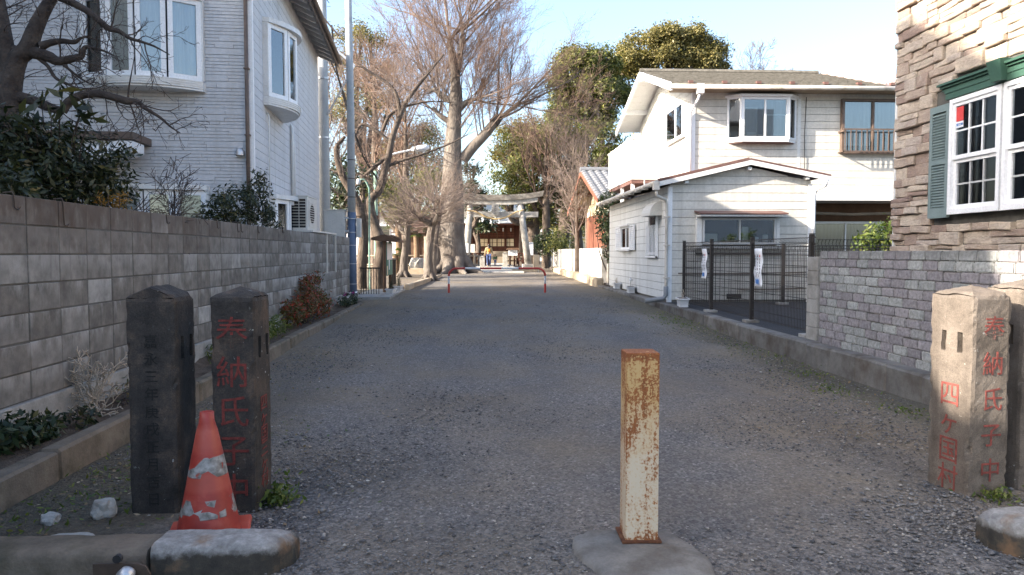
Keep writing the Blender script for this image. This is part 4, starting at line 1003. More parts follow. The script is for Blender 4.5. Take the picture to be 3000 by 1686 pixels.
    MB().prism([(u0+.05, 0), (u0+.33, d-.03), (u1-.33, d-.03), (u1-.05, 0)], z0-.1, z0-.07, lambda p, q, s: F2.p(p, q+.02, s)).build('bay_underside', M['redmetal'], t, True)
    FB = Fr((u0+.3, Y0-.02-d, 0), (1, 0, 0), (0, -1, 0)); wd = u1-u0-.6
    w = window(FB, 0, wd, z0, z1, t, M['white'], cuts=(wd*.5,), fw=.07, n0=-.05, dep=.05, world=True)
    MB().fbox(FB, wd*.5+.05, wd-.06, -.062, -.056, z0+.06, z1-.06).build('screen', M['curtain_grey'], w)
    MB().fbox(FB, wd*.5+.05, wd-.06, -.05, -.045, z0+.63, z0+.66).build('screen_bar', M['white'], w)
    a = Vector((u0, Y0-.02, 0)); b = Vector((u0+.3, Y0-.02-d, 0)); L3 = (b-a).length
    window(Fr(a, b-a, (-.8, -.5, 0)), .0, L3, z0, z1, t, M['white'], fw=.05, n0=-.03, dep=.05, world=True)
    a = Vector((u1-.3, Y0-.02-d, 0)); b = Vector((u1, Y0-.02, 0))
    window(Fr(a, b-a, (.8, -.5, 0)), .0, L3, z0, z1, t, M['white'], fw=.05, n0=-.03, dep=.05, world=True)
    MB().fbox(F2, u0+.02, u1-.02, .019, .024, z0, z1).build('interior', M['interior'], t, True)
    curtain(F2, 7.15, 7.55, z0+.1, z1-.25, .06, M['curtain_grey'], t, True)
    for u, ww, h in ((7.1, .12, .3), (7.35, .25, .2), (7.6, .14, .14)): MB().fbox(F2, u-ww/2, u+ww/2, .08, .15, z0, z0+h).build('stored_item', M['offwhite'] if ww > .2 else M['sandstone'], t, True, bevel=.01)
    # brown framed window with rail
    w = window(F2, 9.85, 11.6, 4.08, 5.55, t, M['bronze'], cuts=(10.72,), fw=.07, n0=.02, dep=.12, world=True, back=M['interior'], inset=.06)
    curtain(F2, 9.95, 10.68, 4.3, 5.52, .06, M['curtain'], w); curtain(F2, 10.78, 11.5, 4.62, 5.52, .06, M['curtain'], w)
    rl = MB().fbox(F2, 9.8, 11.65, .3, .33, 4.68, 4.72).fbox(F2, 9.8, 11.65, .3, .33, 4.1, 4.13).fbox(F2, 9.8, 9.83, .02, .33, 4.64, 4.68).fbox(F2, 9.8, 9.83, .02, .33, 4.1, 4.13).build('window_rail', M['bronze'], t, True)
    for q in range(13): MB().fbox(F2, 9.85+q*.148, 9.872+q*.148, .305, .325, 4.13, 4.68).build('rail_bar', M['bronze'], rl)
    # side window near the corner and balcony
    w = window(L2, 20.4, 22.3, 4.62, 5.62, t, M['white'], cuts=(21.2,), fw=.07, n0=.02, dep=.1, world=True, back=M['curtain_grey'])
    MB().box(4.9, X0, 23.4, 27.4, 3.6, 3.72).build('balcony_floor', M['redmetal'], t, True)
    MB().box(4.88, 4.95, 23.38, 27.42, 3.722, 5.0).box(4.955, X0, 23.38, 23.45, 3.722, 5.0).box(4.955, X0+.5, 27.35, 27.42, 3.722, 5.15).build('balcony_parapet', M['sidingR'], t, True)
    MB().box(4.85, 4.98, 23.35, 27.45, 5.003, 5.04).build('parapet_cap', M['white'], t, True)
    for y in (23.5, 25.2, 27.2): MB().box(4.92, 5.02, y, y+.1, 2.9, 3.6).build('balcony_post', M['white'], t, True)
    MB().tube([(5.2, 22.9, 3.4), (5.2, 22.9, 5.3)], .02, 6).tube([(4.95, 22.9, 5.05), (5.5, 22.9, 5.05)], .015, 6).build('aerial_mast', M['steel'], t, True)
    # porch: sliding doors, canopy edge
    MB().box(7.85, X1, 19.55, 20.75, 2.80, 2.85).build('porch_canopy', M['trim'], t, True)
    P = Fr((0, 20.7, 0), (1, 0, 0), (0, -1, 0))
    w = window(P, 9.3, 11.6, .55, 2.28, t, M['alu'], cuts=(10.5,), fw=.06, n0=.0, dep=.08, world=True, back=M['interior'], name='sliding_door')
    curtain(P, 9.38, 10.45, .6, 2.2, .03, M['curtain_grey'], w); curtain(P, 10.56, 11.5, .6, 2.2, .03, M['curtain_grey'], w)
    MB().tube([(8.6, 20.2, 2.52), (10.4, 20.2, 2.46), (11.8, 20.2, 2.5)], .04, 8).build('porch_pole', M['wood_grey'], t, True)
    MB().tube([(8.9, 19.77, 5.6), (8.85, 19.74, 4.6), (8.87, 19.75, 3.6), (9.0, 19.74, 2.9)], .01, 5).build('cable', M['cable'], t, True)
    MB().box(8.95, 9.06, 20.55, 20.7, .24, 2.8).build('porch_post', M['wood_brown'], t, True)
right_house()
# ============================================================ STONE CLAD HOUSE, FAR RIGHT
def stone_house():
    t = thing('house', 'tan ledge stone house with white sash window and green trim at the right edge', 'house', (5.4, 9.44, .2))
    XF = 5.4
    MB().box(XF+.06, 12, 1.0, 9.40, .1, 7.2).build('wall', M['mortar'], t, True)
    MB().box(XF+.03, 12, 9.40, 9.44, .1, 7.2).build('end_wall', M['trim'], t, True)
    wins = [(6.45, 8.22, 1.78, 3.32), (8.22, 8.60, 1.78, 3.18)]
    z = 1.15; cnt = 0
    def cut(a, b, z0, z1):
        segs = [(a, b)]
        for w0, w1, q0, q1 in wins:
            if z1 > q0+.02 and z0 < q1-.02:
                ns = []
                for s0, s1 in segs:
                    if s1 <= w0 or s0 >= w1: ns.append((s0, s1))
                    else:
                        if s0 < w0: ns.append((s0, w0))
                        if s1 > w1: ns.append((w1, s1))
                segs = ns
        return segs
    def stone(y0, y1, z0, z1):
        if y1-y0 < .03: return
        d = R.uniform(.015, .075); e = .006
        bm = bmesh.new(); bmesh.ops.create_cube(bm, size=1)
        for v in bm.verts:
            s = 1 if v.co.z > 0 else 0
            v.co = Vector((XF+.06-(d if v.co.x < 0 else 0), y0+e+(y1-y0-2*e)*(v.co.y+.5), z0+e*.4+(z1-z0-e*.8)*s))
        bmesh.ops.subdivide_edges(bm, edges=[q for q in bm.edges if abs(q.verts[0].co.y-q.verts[1].co.y) > .02], cuts=3)
        bmesh.ops.bevel(bm, geom=[q for q in bm.edges if q.calc_face_angle(0) > .5 and min(q.verts[0].co.x, q.verts[1].co.x) < XF+.05], offset=.009, segments=1, affect='EDGES')
        sd_ = R.uniform(0, 50); tilt = R.uniform(-.025, .025)
        for v in bm.verts:
            q = Vector((sd_, v.co.y*5, v.co.z*12))
            v.co.z += .014*noise.noise(Vector((sd_, v.co.y*4, round(v.co.z*3)*1.0)))+(v.co.y-(y0+y1)/2)*tilt
            if v.co.x < XF+.055: v.co.x += .016*noise.noise(q)+.008*noise.noise(q*3)
        me = bpy.data.meshes.new('stone'); bm.to_mesh(me); bm.free()
        link('stone', me, M['ledge'], t, True)
    while z < 5.6:
        h = R.choice([.075, .09, .11, .13, .15, .165])
        y = 9.43
        first = True
        while y > 6.3:
            Ls = R.uniform(.16, .55) if not first else R.uniform(.1, .45); first = False
            a = max(y-Ls, 6.3)
            for s0, s1 in cut(a, y, z, z+h):
                if h > .12 and R.random() < .35:
                    k = R.uniform(.4, .6); stone(s0, s1, z, z+h*k); stone(s0, s1, z+h*k, z+h)
                else: stone(s0, s1, z, z+h)
            y = a
        z += h
    # near part outside the picture, same cladding
    mb = MB(); z = 1.15
    while z < 7.1:
        y = 6.29
        while y > 1.0:
            Ls = R.uniform(.2, .6); d = R.uniform(.015, .07); mb.box(XF+.06-d, XF+.06, max(y-Ls, 1.0)+.006, y-.006, z+.003, z+.112); y -= Ls
        z += .117
    z = 5.62
    while z < 7.1:
        y = 9.43
        while y > 6.3:
            Ls = R.uniform(.2, .6); d = R.uniform(.015, .07); mb.box(XF+.06-d, XF+.06, max(y-Ls, 6.3)+.006, y-.006, z+.003, z+.112); y -= Ls
        z += .117
    o = mb.build('stone_cladding', M['ledge'], t, True); o['kind'] = 'stuff'
    Wf = Fr((XF+.03, 0, 0), (0, 1, 0), (-1, 0, 0))
    for a, b in ((7.36, 8.19), (6.5, 7.33)):
        zz0, zz1 = 1.83, 3.12; zm = 2.44
        w = MB()
        for q0, q1 in ((zz0, zz1),):
            w.fbox(Wf, a, b, 0, .09, q0, q0+.06).fbox(Wf, a, b, 0, .09, q1-.05, q1).fbox(Wf, a, a+.05, 0, .09, q0+.06, q1-.05).fbox(Wf, b-.05, b, 0, .09, q0+.06, q1-.05)
        w = w.build('sash_window', M['white'], t, True)
        for k, (s0, s1, n) in enumerate(((zz0+.06, zm, .02), (zm, zz1-.05, .045))):
            sh = MB().fbox(Wf, a+.05, b-.05, n, n+.03, s0, s0+.045).fbox(Wf, a+.05, b-.05, n, n+.03, s1-.04, s1).fbox(Wf, a+.05, a+.09, n, n+.03, s0+.045, s1-.04).fbox(Wf, b-.09, b-.05, n, n+.03, s0+.045, s1-.04).build('sash', M['white'], w)
            MB().fbox(Wf, a+.06, b-.06, n+.008, n+.012, s0+.02, s1-.02).build('pane', M['glass_clear'], w)
            for c in (1, 2): 
                u = a+.09+(b-a-.18)*c/3; MB().fbox(Wf, u-.009, u+.009, n+.002, n+.02, s0+.045, s1-.04).build('glazing_bar', M['white'] if k else M['alu'], w)
            zc = (s0+s1)/2; MB().fbox(Wf, a+.09, b-.09, n+.003, n+.019, zc-.009, zc+.009).build('glazing_bar', M['white'] if k else M['alu'], w)
        MB().fbox(Wf, a+.02, b-.02, -.025, -.02, zz0, zz1).build('interior', M['interior'], w)
    MB().fbox(Wf, 6.3, 8.25, .02, .1, 3.13, 3.2).fbox(Wf, 6.3, 8.26, .02, .11, 3.2, 3.235).build('head_frieze', M['green_trim'], t, True)
    for k, (n, h) in enumerate(((.10, .02), (.125, .02), (.155, .025))):
        MB().fbox(Wf, 6.25, 8.26+n*.5, .0, n, 3.237+k*.027, 3.262+k*.027).build('cornice', M['green_trim'], t, True)
    MB().add([Wf.p(7.27, 0, 3.14), Wf.p(7.42, 0, 3.14), Wf.p(7.42, .16, 3.14), Wf.p(7.27, .16, 3.14), Wf.p(7.24, 0, 3.35), Wf.p(7.45, 0, 3.35), Wf.p(7.45, .2, 3.35), Wf.p(7.24, .2, 3.35)], MB.BF).build('keystone', M['green_trim'], t, True)
    # louvred shutter
    a, b = 8.225, 8.58
    s = MB().fbox(Wf, a, a+.05, .03, .07, 1.8, 3.1).fbox(Wf, b-.05, b, .03, .07, 1.8, 3.1)
    for q0, q1 in ((1.8, 1.92), (2.42, 2.48), (3.02, 3.1)): s.fbox(Wf, a+.05, b-.05, .03, .07, q0, q1)
    s.fbox(Wf, a+.05, b-.05, .028, .034, 1.92, 3.02)
    s = s.build('shutter', M['shutter'], t, True)
    sl = None
    for q0, k in ((1.93, 15), (2.49, 16)):
        for q in range(k):
            z = q0+q*.0325
            MB().add([Wf.p(a+.05, .036, z+.03), Wf.p(b-.05, .036, z+.03), Wf.p(b-.05, .066, z), Wf.p(a+.05, .066, z), Wf.p(a+.05, .036, z+.037), Wf.p(b-.05, .036, z+.037), Wf.p(b-.05, .066, z+.008), Wf.p(a+.05, .066, z+.008)], MB.BF).build('slat', M['shutter'], s)
    # security sticker inside the upper sash
    st = MB().fbox(Wf, 7.98, 8.10, .062, .064, 2.86, 3.02).build('sticker', M['ink_red'], t, True)
    p2 = MB().fbox(Wf, 7.98, 8.10, .062, .064, 2.79, 2.857).build('sticker_strip', M['banner'], t, True)
    text_on('SECOM', .036, Wf.p(8.04, .0655, 2.823), (0, -1, 0), (-1, 0, 0), M['ink_blue'], t, 'sticker_lettering', True, bold=.001, sx=.95)
stone_house()
# ============================================================ MESH FENCE
def fence_run(name, label, pts, z0, h, posts):
    t = thing(name, label, 'fence', (pts[0][0], pts[0][1], z0), 0, 'dark mesh fence panels round the small yard')
    for k in range(len(pts)-1):
        a = Vector((*pts[k], z0)); b = Vector((*pts[k+1], z0)); d = (b-a); L = d.length; d.normalize(); nn = Vector((0, 0, 1)).cross(d)
        mb = MB(); r = .0042
        s = .025
        while s < L:
            p = a+d*s
            mb.tube([p+Vector((0, 0, .05)), p+Vector((0, 0, h-.12)), p+nn*.035+Vector((0, 0, h-.07)), p+Vector((0, 0, h-.01))], r, 3, False); s += .05
        for z in [.08, .2, .35, .5, .65, .8, .95, 1.1, h-.14, h-.1, h-.02]:
            if z < h: mb.tube([a+Vector((0, 0, z)), b+Vector((0, 0, z))], r*1.25, 3, False)
        o = mb.build('mesh_panel', M['fence'], t, True); o['kind'] = 'stuff'
    for i, (x, y) in enumerate(posts):
        p = MB().box(x-.03, x+.03, y-.03, y+.03, z0-.0, z0+h+.02).build('post', M['fence'], t, True, bevel=.006)
        MB().box(x-.032, x+.032, y-.032, y+.032, z0+h+.022, z0+h+.035).build('post_cap', M['fence'], p)
        MB().box(x-.12, x+.1, y-.1, y+.1, z0-.06, z0+.035).build('footing', M['concrete'], t, True, bevel=.008)
    return t
FX = 4.5
fence_run('mesh_fence', 'dark brown wire mesh fence along the right kerb', [(FX, 9.62), (FX, 11.9), (FX, 14.0), (FX, 15.9)], .26, 1.36, [(FX, 9.75), (FX, 11.9), (FX, 14.0), (FX, 15.9)])
fence_run('mesh_fence', 'dark brown wire mesh fence across the yard in front of the extension', [(FX+.06, 16.0), (6.75, 16.0), (9.3, 16.0)], .26, 1.3, [(6.75, 16.0), (9.3, 16.0)])
fence_run('mesh_fence', 'dark brown wire mesh fence behind the end of the brick wall', [(FX+.06, 9.72), (6.9, 9.72)], .26, 1.33, [(6.9, 9.72)])
def banner(label, y, top_z, h, w, seed):
    x = FX-.045
    t = thing('banner', label, 'banner', (x, y, top_z-h), 0, 'white warning banners tied to the fence')
    V = []; n = 14
    for i in range(n+1):
        z = -h*i/n; dx = -.012*math.sin(i*.8+seed)-.0008*i*math.sin(seed)
        for s in (0, .5, 1): V.append((dx+.004*math.sin(s*5), -w/2+w*s, h+z))
    mb = MB().add(V, [(i*3+j, i*3+j+1, i*3+j+4, i*3+j+3) for i in range(n) for j in range(2)])
    cl = mb.build('cloth', M['banner'], t, smooth=True)
    m = cl.modifiers.new('s', 'SOLIDIFY'); m.thickness = .002
    cols_ = [('あぶないから', .055), ('はいっては', .0), ('いけません!', -.055)]
    for s, dy in cols_:
        # columns run from right to left as seen from the lane (right is toward the camera)
        for i, ch in enumerate(s):
            text_on(ch, .05, (-.022, -dy*1.1*w/.2, h-.12-i*.052), (0, -1, 0), (-1, 0, 0), M['ink_red'] if (s == cols_[0][0] and i == 0) else M['ink'], t, 'printed_character', bold=.001)
    arcp = [(-.022, .055*math.cos(a), .15+.075*math.sin(a)) for a in np.linspace(0, math.pi, 9)]
    MB().tube(arcp, .004, 4).tube([(-.022, .035*math.cos(a), .15+.045*math.sin(a)) for a in np.linspace(0, math.pi, 7)], .003, 4).build('printed_outline', M['ink_grey'], t)
    pl = [(-.06, .04), (.06, .04), (.07, .12), (.035, .09), (.02, .125), (0, .10), (-.02, .125), (-.035, .09), (-.07, .12)]
    MB().prism(pl, -.024, -.021, lambda p, q, s: (s, p, q)).build('printed_shape', M['ink_blue'], t)
    return t
banner('white warning banner on the fence nearer the brick wall', 11.5, 1.46, .60, .30, 1)
banner('white warning banner on the fence nearer the house corner', 14.3, 1.47, .58, .28, 2)
def planter(label, p, rz, s=1.0, kind='stems', lettering=True):
    t = thing('planter', label, 'planter', p, rz, 'white plastic planters')
    def tr(x, y, z): return (x*s, y*s, z*s)
    bt, tp = (.22, .08), (.27, .105)
    V = [(-bt[0], -bt[1], 0), (bt[0], -bt[1], 0), (bt[0], bt[1], 0), (-bt[0], bt[1], 0), (-tp[0], -tp[1], .17), (tp[0], -tp[1], .17), (tp[0], tp[1], .17), (-tp[0], tp[1], .17)]
    MB().add([tr(*v) for v in V], MB.BF).build('tub', M['planter'], t, bevel=.012*s)
    mb = MB()
    for x0, x1, y0, y1 in ((-.29, .29, -.125, -.105), (-.29, .29, .105, .125), (-.29, -.27, -.105, .105), (.27, .29, -.105, .105)): mb.box(x0*s, x1*s, y0*s, y1*s, .155*s, .182*s)
    mb.build('rim', M['planter'], t)
    mb = MB().box(-.235*s, .235*s, -.09*s, .09*s, -.004, .03*s); mb.build('foot_band', M['planter'], t)
    MB().box(-.26*s, .26*s, -.1*s, .1*s, .165*s, .178*s).build('soil', M['soil'], t)
    if kind == 'stems':
        for k in range(9):
            x = R.uniform(-.15, .15)*s; a = R.uniform(-.1, .1); z = R.uniform(.1, .22)*s
            st = MB().tube([(x, 0, .17*s), (x+a*.4, R.uniform(-.03, .03), .17*s+z*.6), (x+a, R.uniform(-.05, .05), .17*s+z)], .003, 4).build('stem', M['drystem'], t)
    elif kind == 'flower':
        for k in range(6):
            x = R.uniform(-.07, .07); z = R.uniform(.12, .26)
            MB().tube([(x*.3, 0, .17*s), (x, 0, .17*s+z)], .003, 4).build('stem', M['leaf_bright'], t)
            o_ = leaves('petals', NR.normal(0, .02, (10, 3))+np.array([x, 0, .17*s+z]), .022, M['white'], t, .6, .2, world=False); o_['kind'] = 'stuff'
    else:
        P = np.stack([NR.uniform(-.2, .2, 60)*s, NR.uniform(-.06, .06, 60)*s, .18*s+np.abs(NR.normal(0, .1, 60))], -1); leaves('foliage', P, .04, M['leaf_dark'], t, .15, .1, world=False)
        for k in range(14):
            x = R.uniform(-.2, .2)*s; MB().tube([(x, 0, .17*s), (x+R.uniform(-.08, .08), R.uniform(-.05, .05), .17*s+R.uniform(.2, .4))], .004, 4).build('stem', M['leaf_dark'], t)
    return t
planter('white planter with short dry stems in front of the fence corner', (4.28, 15.2, .275), rad(82), .95)
planter('white planter with a white flowering plant below the shuttered window', (4.25, 20.3, .285), rad(85), .95, 'flower')
planter('white planter with bare stems farthest along the right kerb', (4.25, 22.4, .30), rad(88), .9)
# ============================================================ POLES, WIRES, LAMPS
def arcpts(pts, n=12):
    """catmull-rom through points"""
    P = [Vector(p) for p in pts]; P = [P[0]*2-P[1]]+P+[P[-1]*2-P[-2]]; out = []
    for i in range(1, len(P)-2):
        for k in range(n):
            t = k/n; a, b, c, d = P[i-1:i+3]
            out.append(.5*((2*b)+(c-a)*t+(2*a-5*b+4*c-d)*t*t+(3*b-a-3*c+d)*t**3))
    out.append(P[-2]); return out
def poles():
    b1 = Vector((-4.6, 22.5, gh(22.5)))
    t = thing('utility_pole', 'thick grey concrete utility pole behind the pale house', 'utility pole', b1)
    MB().tube([(0, 0, -.3), (0, 0, 5), (-.03, 0, 12)], [.175, .155, .12], 16).build('shaft', M['polec'], t, smooth=True)
    for z in (4.6, 6.35, 7.6): MB().lathe([(.165, z), (.165, z+.05)], 16).build('band', M['steel'], t)
    MB().beam((.1, -.1, 7.45), (.95, -.1, 6.75), .06, .06).beam((.95, -.1, 6.75), (.14, -.1, 5.3), .045, .045).build('bracket', M['steel'], t)
    MB().beam((-.1, -.18, 8.3), (.5, -.18, 7.6), .05, .05).build('cable_arm', M['brownmetal'], t)
    for z in np.arange(2.2, 9, .45): MB().tube([(.14, 0, z), (.24, 0, z)], .009, 5).build('step_bolt', M['steel'], t)
    b2 = Vector((-3.42, 20.25, gh(20))); 
    t2 = thing('utility_pole', 'slim pale utility pole with strapped lower sleeve tinted dark blue for shade at the end of the block wall', 'utility pole', b2)
    MB().tube([(0, 0, 2.3), (0, 0, 5), (-.06, 0, 11)], [.108, .1, .08], 14).build('shaft', M['polec'], t2, smooth=True)
    MB().tube([(0, 0, -.3), (0, 0, 2.3)], [.125, .115], 16).build('shade_sheath', M['shade_sheath'], t2, smooth=True)  # strapped sleeve, its dark blue paints in the shade up to here
    for z in (.35, .9, 1.4, 1.75, 2.12): MB().lathe([(.127, z), (.127, z+.018)], 16).build('band', M['steel'], t2)
    for z in (2.7, 3.2, 3.7): MB().lathe([(.11, z), (.11, z+.02)], 14).build('band', M['brownmetal'], t2)
    c = thing('cabinet', 'pale meter cabinet strapped to the slim utility pole', 'cabinet', b2+Vector((-.42, -.05, 1.62)))
    MB().box(-.28, .26, -.16, .16, 0, .72).build('case', M['offwhite'], c, bevel=.012)
    MB().box(-.30, .28, -.18, .18, .722, .745).build('lid', M['offwhite'], c)
    MB().box(-.245, .225, -.172, -.162, .03, .69).build('door', M['offwhite'], c)
    MB().tube([(.2, -.18, .3), (.2, -.18, .38)], .012, 6).build('handle', M['steel'], c)
    MB().box(.26, .36, -.05, .05, .15, .2).box(.26, .36, -.05, .05, .5, .55).build('strap', M['steel'], c)
    c2 = thing('switch_box', 'narrow grey switch box on the lane side of the slim utility pole', 'cabinet', b2+Vector((.19, .02, 1.62)))
    MB().box(-.06, .06, -.09, .09, 0, .52).build('case', M['offwhite'], c2, bevel=.01); MB().box(-.09, -.06, -.03, .03, .1, .14).build('strap', M['steel'], c2)
    # overhead cables
    def cable(label, pts, r, n=14):
        o = MB().tube(arcpts(pts, n), r, 5).build('overhead_cable', M['cable']); tag(o, label, 'cable', 'overhead cables'); return o
    p1 = b1+Vector((.3, -.18, 7.9)); p2 = at(1107, 528, 24.5)
    cable('thick black cable drooping from the thick pole down to the green lamp post', [p1, at(985, 200, 22.8), at(1020, 330, 23.3), at(1060, 450, 23.9), p2], .028)
    cable('second black cable drooping beside the thick one toward the green lamp post', [b1+Vector((.1, -.2, 7.2)), at(1003, 260, 22.8), at(1040, 390, 23.6), at(1080, 480, 24.2), p2+Vector((0, 0, -.05))], .016)
    for k, (dx, l) in enumerate(((0, 'upper left overhead line running back over the lane from the thick pole'), (.25, 'middle overhead line running back over the lane from the thick pole'), (.5, 'lower overhead line running back over the lane from the thick pole'))):
        cable(l, [b1+Vector((.1*k, 0, 9.6-.5*k)), Vector((-5.5+dx, 8, 9.6-.4*k)), Vector((-6.4+dx, -6, 10.4-.3*k))], .012)
    # green lamp post with white arm
    gp = Vector((-3.42, 25.0, gh(25)))
    t3 = thing('street_lamp', 'white curved street lamp on a pale green post', 'street lamp', gp)
    MB().tube([(0, 0, -.2), (0, 0, 3.9)], [.075, .06], 12).build('post', M['greenpole'], t3, smooth=True)
    MB().lathe([(.085, 2.3), (.085, 2.42)], 12).lathe([(.085, 3.2), (.085, 3.28)], 12).build('collar', M['rust'], t3)
    off = lambda px, py: at(px, py, 25.0)-gp
    MB().tube(arcpts([off(1107, 525), off(1110, 495), off(1122, 470), off(1150, 453), off(1205, 440)], 8), .035, 8).build('arm', M['white'], t3, smooth=True)
    a = off(1205, 439); b = off(1258, 432)
    MB().tube([a, a.lerp(b, .25), a.lerp(b, .75), b], [.05, .1, .11, .05], 12).build('lamp_head', M['white'], t3, smooth=True)
    MB().tube([a.lerp(b, .3)+Vector((0, 0, -.06)), a.lerp(b, .75)+Vector((0, 0, -.07))], [.06, .06], 10).build('lens', M['curtain'], t3, smooth=True)
    gp2 = at(1082, 700, 23.6); gp2.z = gh(23.6)
    t4 = thing('street_lamp', 'small goose-neck garden lamp with green arm left of the lamp post', 'street lamp', gp2)
    o2 = lambda px, py: at(px, py, 23.6)-gp2
    MB().tube(arcpts([(0, 0, -.1), (0, 0, 1.6), o2(1082, 570), o2(1078, 545), o2(1068, 528), o2(1055, 527)], 6), .028, 8).build('post', M['greenpole'], t4, smooth=True)
    c_ = o2(1050, 530); MB().lathe([(.035, .06), (.07, .0), (.065, -.09), (.03, -.13)], 10, c_).build('lamp_shade', M['white'], t4, smooth=True)
poles()
def aircon():
    t = thing('air_conditioner', 'off-white outdoor air conditioner unit on a bracket above the block wall', 'air conditioner', (-3.52, 15.2, 1.84))
    x0, x1, y0, y1, h = -.16, .16, -.42, .42, .66
    MB().box(x0, x1, y0, y1, 0, h).build('case', M['offwhite'], t, bevel=.012)
    MB().box(x0-.01, x1+.01, y0-.01, y1+.01, h+.002, h+.02).build('lid', M['offwhite'], t)
    for c in range(2):
        for r in range(10):
            MB().box(x0+.025+c*.135, x0+.145+c*.135, y0-.006, y0-.001, .05+r*.058, .094+r*.058).build('grille_slot', M['interior'], t)
    MB().box(x1+.001, x1+.012, -.33, .2, .07, .6).build('fan_grille', M['offwhite'], t)
    for k in range(11): MB().box(x1+.013, x1+.02, -.32, .19, .09+k*.046, .1+k*.046).build('grille_bar', M['alu'], t)
    mb = MB()
    for i in range(16):
        a0, a1 = 2*math.pi*i/16, 2*math.pi*(i+1)/16
        mb.add([(x1+.0125, -.06, .33), (x1+.0125, -.06+.2*math.cos(a0), .33+.2*math.sin(a0)), (x1+.0125, -.06+.2*math.cos(a1), .33+.2*math.sin(a1))], [(0, 1, 2)])
    mb.build('fan_opening', M['interior'], t)
    b = thing('shelf_bracket', 'pale metal shelf bracket carrying the air conditioner over the wall', 'bracket', (-3.5, 15.5, 1.8))
    MB().box(-.3, .28, -.9, 1.5, 0, .035).build('shelf', M['offwhite'], b)
    for y in (.5, 1.45): MB().box(.24, .275, y, y+.04, -.85, 0).build('leg', M['offwhite'], b)
aircon()
# ============================================================ NOTICE BOARD AND LEFT MIDDLE GROUND
def notice_board():
    t = thing('notice_board', 'green notice board with brown roof and posters beside the lane', 'notice board', (-2.72, 21.6, gh(21.6)))
    MB().box(-.04, .04, -.05, .05, -.2, 1.55).build('post', M['wood_brown'], t); MB().box(-.04, .04, 1.35, 1.45, -.2, 1.55).build('post', M['wood_brown'], t)
    MB().tube(arcpts([(.02, -.1, -.2), (.02, -.1, 1.3), (.05, -.09, 1.55), (.2, .0, 1.66), (.45, .1, 1.58)], 6), .045, 8).build('roof_support', M['wood_brown'], t, smooth=True)
    MB().prism([(-.35, 1.55), (.4, 1.5), (.4, 1.56), (.05, 1.72), (-.35, 1.62)], -.25, 1.7, lambda p, q, s: (p, s, q)).build('roof', M['wood_brown'], t)
    MB().box(.045, .07, -.02, 1.42, .52, 1.5).build('panel', M['greenboard'], t)
    MB().box(.071, .076, .05, 1.38, .98, 1.46).build('poster', M['posters'], t)
    MB().box(.071, .076, .5, .65, .68, .97).build('poster', M['banner'], t)
    MB().box(.071, .076, .0, .22, .55, .8).build('poster', M['paper'], t)
    f = thing('picket_fence', 'low black railing behind the notice board', 'fence', (-2.75, 23.2, gh(23)))
    for k in range(9): MB().box(-.015, .015, k*.2, k*.2+.02, 0, 1.0).build('bar', M['fence'], f)
    MB().box(-.02, .02, -.05, 1.7, .95, .99).box(-.02, .02, -.05, 1.7, .1, .14).build('rail', M['fence'], f)
    f2 = thing('picket_fence', 'low black railing between the slim pole and the notice board', 'fence', (-3.25, 20.6, gh(20)))
    for k in range(8): MB().box(k*.07, k*.07+.018, -.01, .01, 0, .8).build('bar', M['fence'], f2)
    MB().box(-.03, .55, -.015, .015, .76, .8).build('rail', M['fence'], f2)
    planter('white planter with spiky dark leaves at the foot of the notice board', (-2.45, 20.9, gh(20.9)), rad(86), 1.0, 'leafy')
    planter('white planter just behind the first one by the notice board', (-2.42, 22.6, gh(22.6)), rad(86), .95, 'leafy')
    s = MB().box(-3.35, -2.3, 19.3, 23.4, -.1, gh(20)+.06).build('concrete_apron', M['concrete'], bevel=.02); s['kind'] = 'structure'
    # low stone edging of the shrine ground, running away on the left
    e = setting('edging', (-2.35, 23.6, gh(26)))
    me = chbox(.16, 1.16, .34, .02, 'edging_stone', .005)
    for k in range(9):
        o = link('edging_stone', me, M['sandstone'], e); o.location = (k*.06, k*1.18, -.18); o.rotation_euler = (0, 0, -.05)
    # stone slab blocks under the left trees
    for x, y, l in ((-4.4, 36, 'long low stone bench left of the leaning pollard tree'), ):
        b = thing('stone_bench', l, 'bench', (x, y, gh(y))); MB().box(-1.1, 1.1, -.2, .2, .3, .45).build('seat', M['sandstone'], b, bevel=.02)
        for q in (-.8, .6): MB().box(q, q+.2, -.15, .15, -.1, .3).build('leg', M['sandstone'], b)
    rk = rock('boulder', 'pale boulder standing on a plinth behind the leaning pollard', (-3.1, 38.5, gh(38)+.45), (.55, .4, .5), 4)
    pl = MB().box(-4.3, -2.2, 38.0, 39.2, 0, gh(38)+.3).build('stone_plinth', M['sandstone'], bevel=.03); tag(pl, 'low stone plinth under the pale boulder', 'plinth')
    # wooden rail fence
    rf = thing('rail_fence', 'weathered wooden rail fence under the trees on the left', 'fence', (-8, 42, gh(42)))
    for k in range(7): MB().tube([(k*1.3, 0, -.1), (k*1.3, 0, 1.05)], .07, 8).build('post', M['wood_grey'], rf, smooth=True)
    for z in (.4, .9): MB().tube([(-.2, 0, z), (8.0, 0, z)], .05, 8).build('rail', M['wood_grey'], rf, smooth=True)
    st = MB().tube([(-2.62, 37.5, gh(37)), (-2.62, 37.5, 2.2)], .1, 8).build('wooden_post', M['wood_grey'], smooth=True); tag(st, 'grey wooden post beside the leaning pollard', 'post')
notice_board()
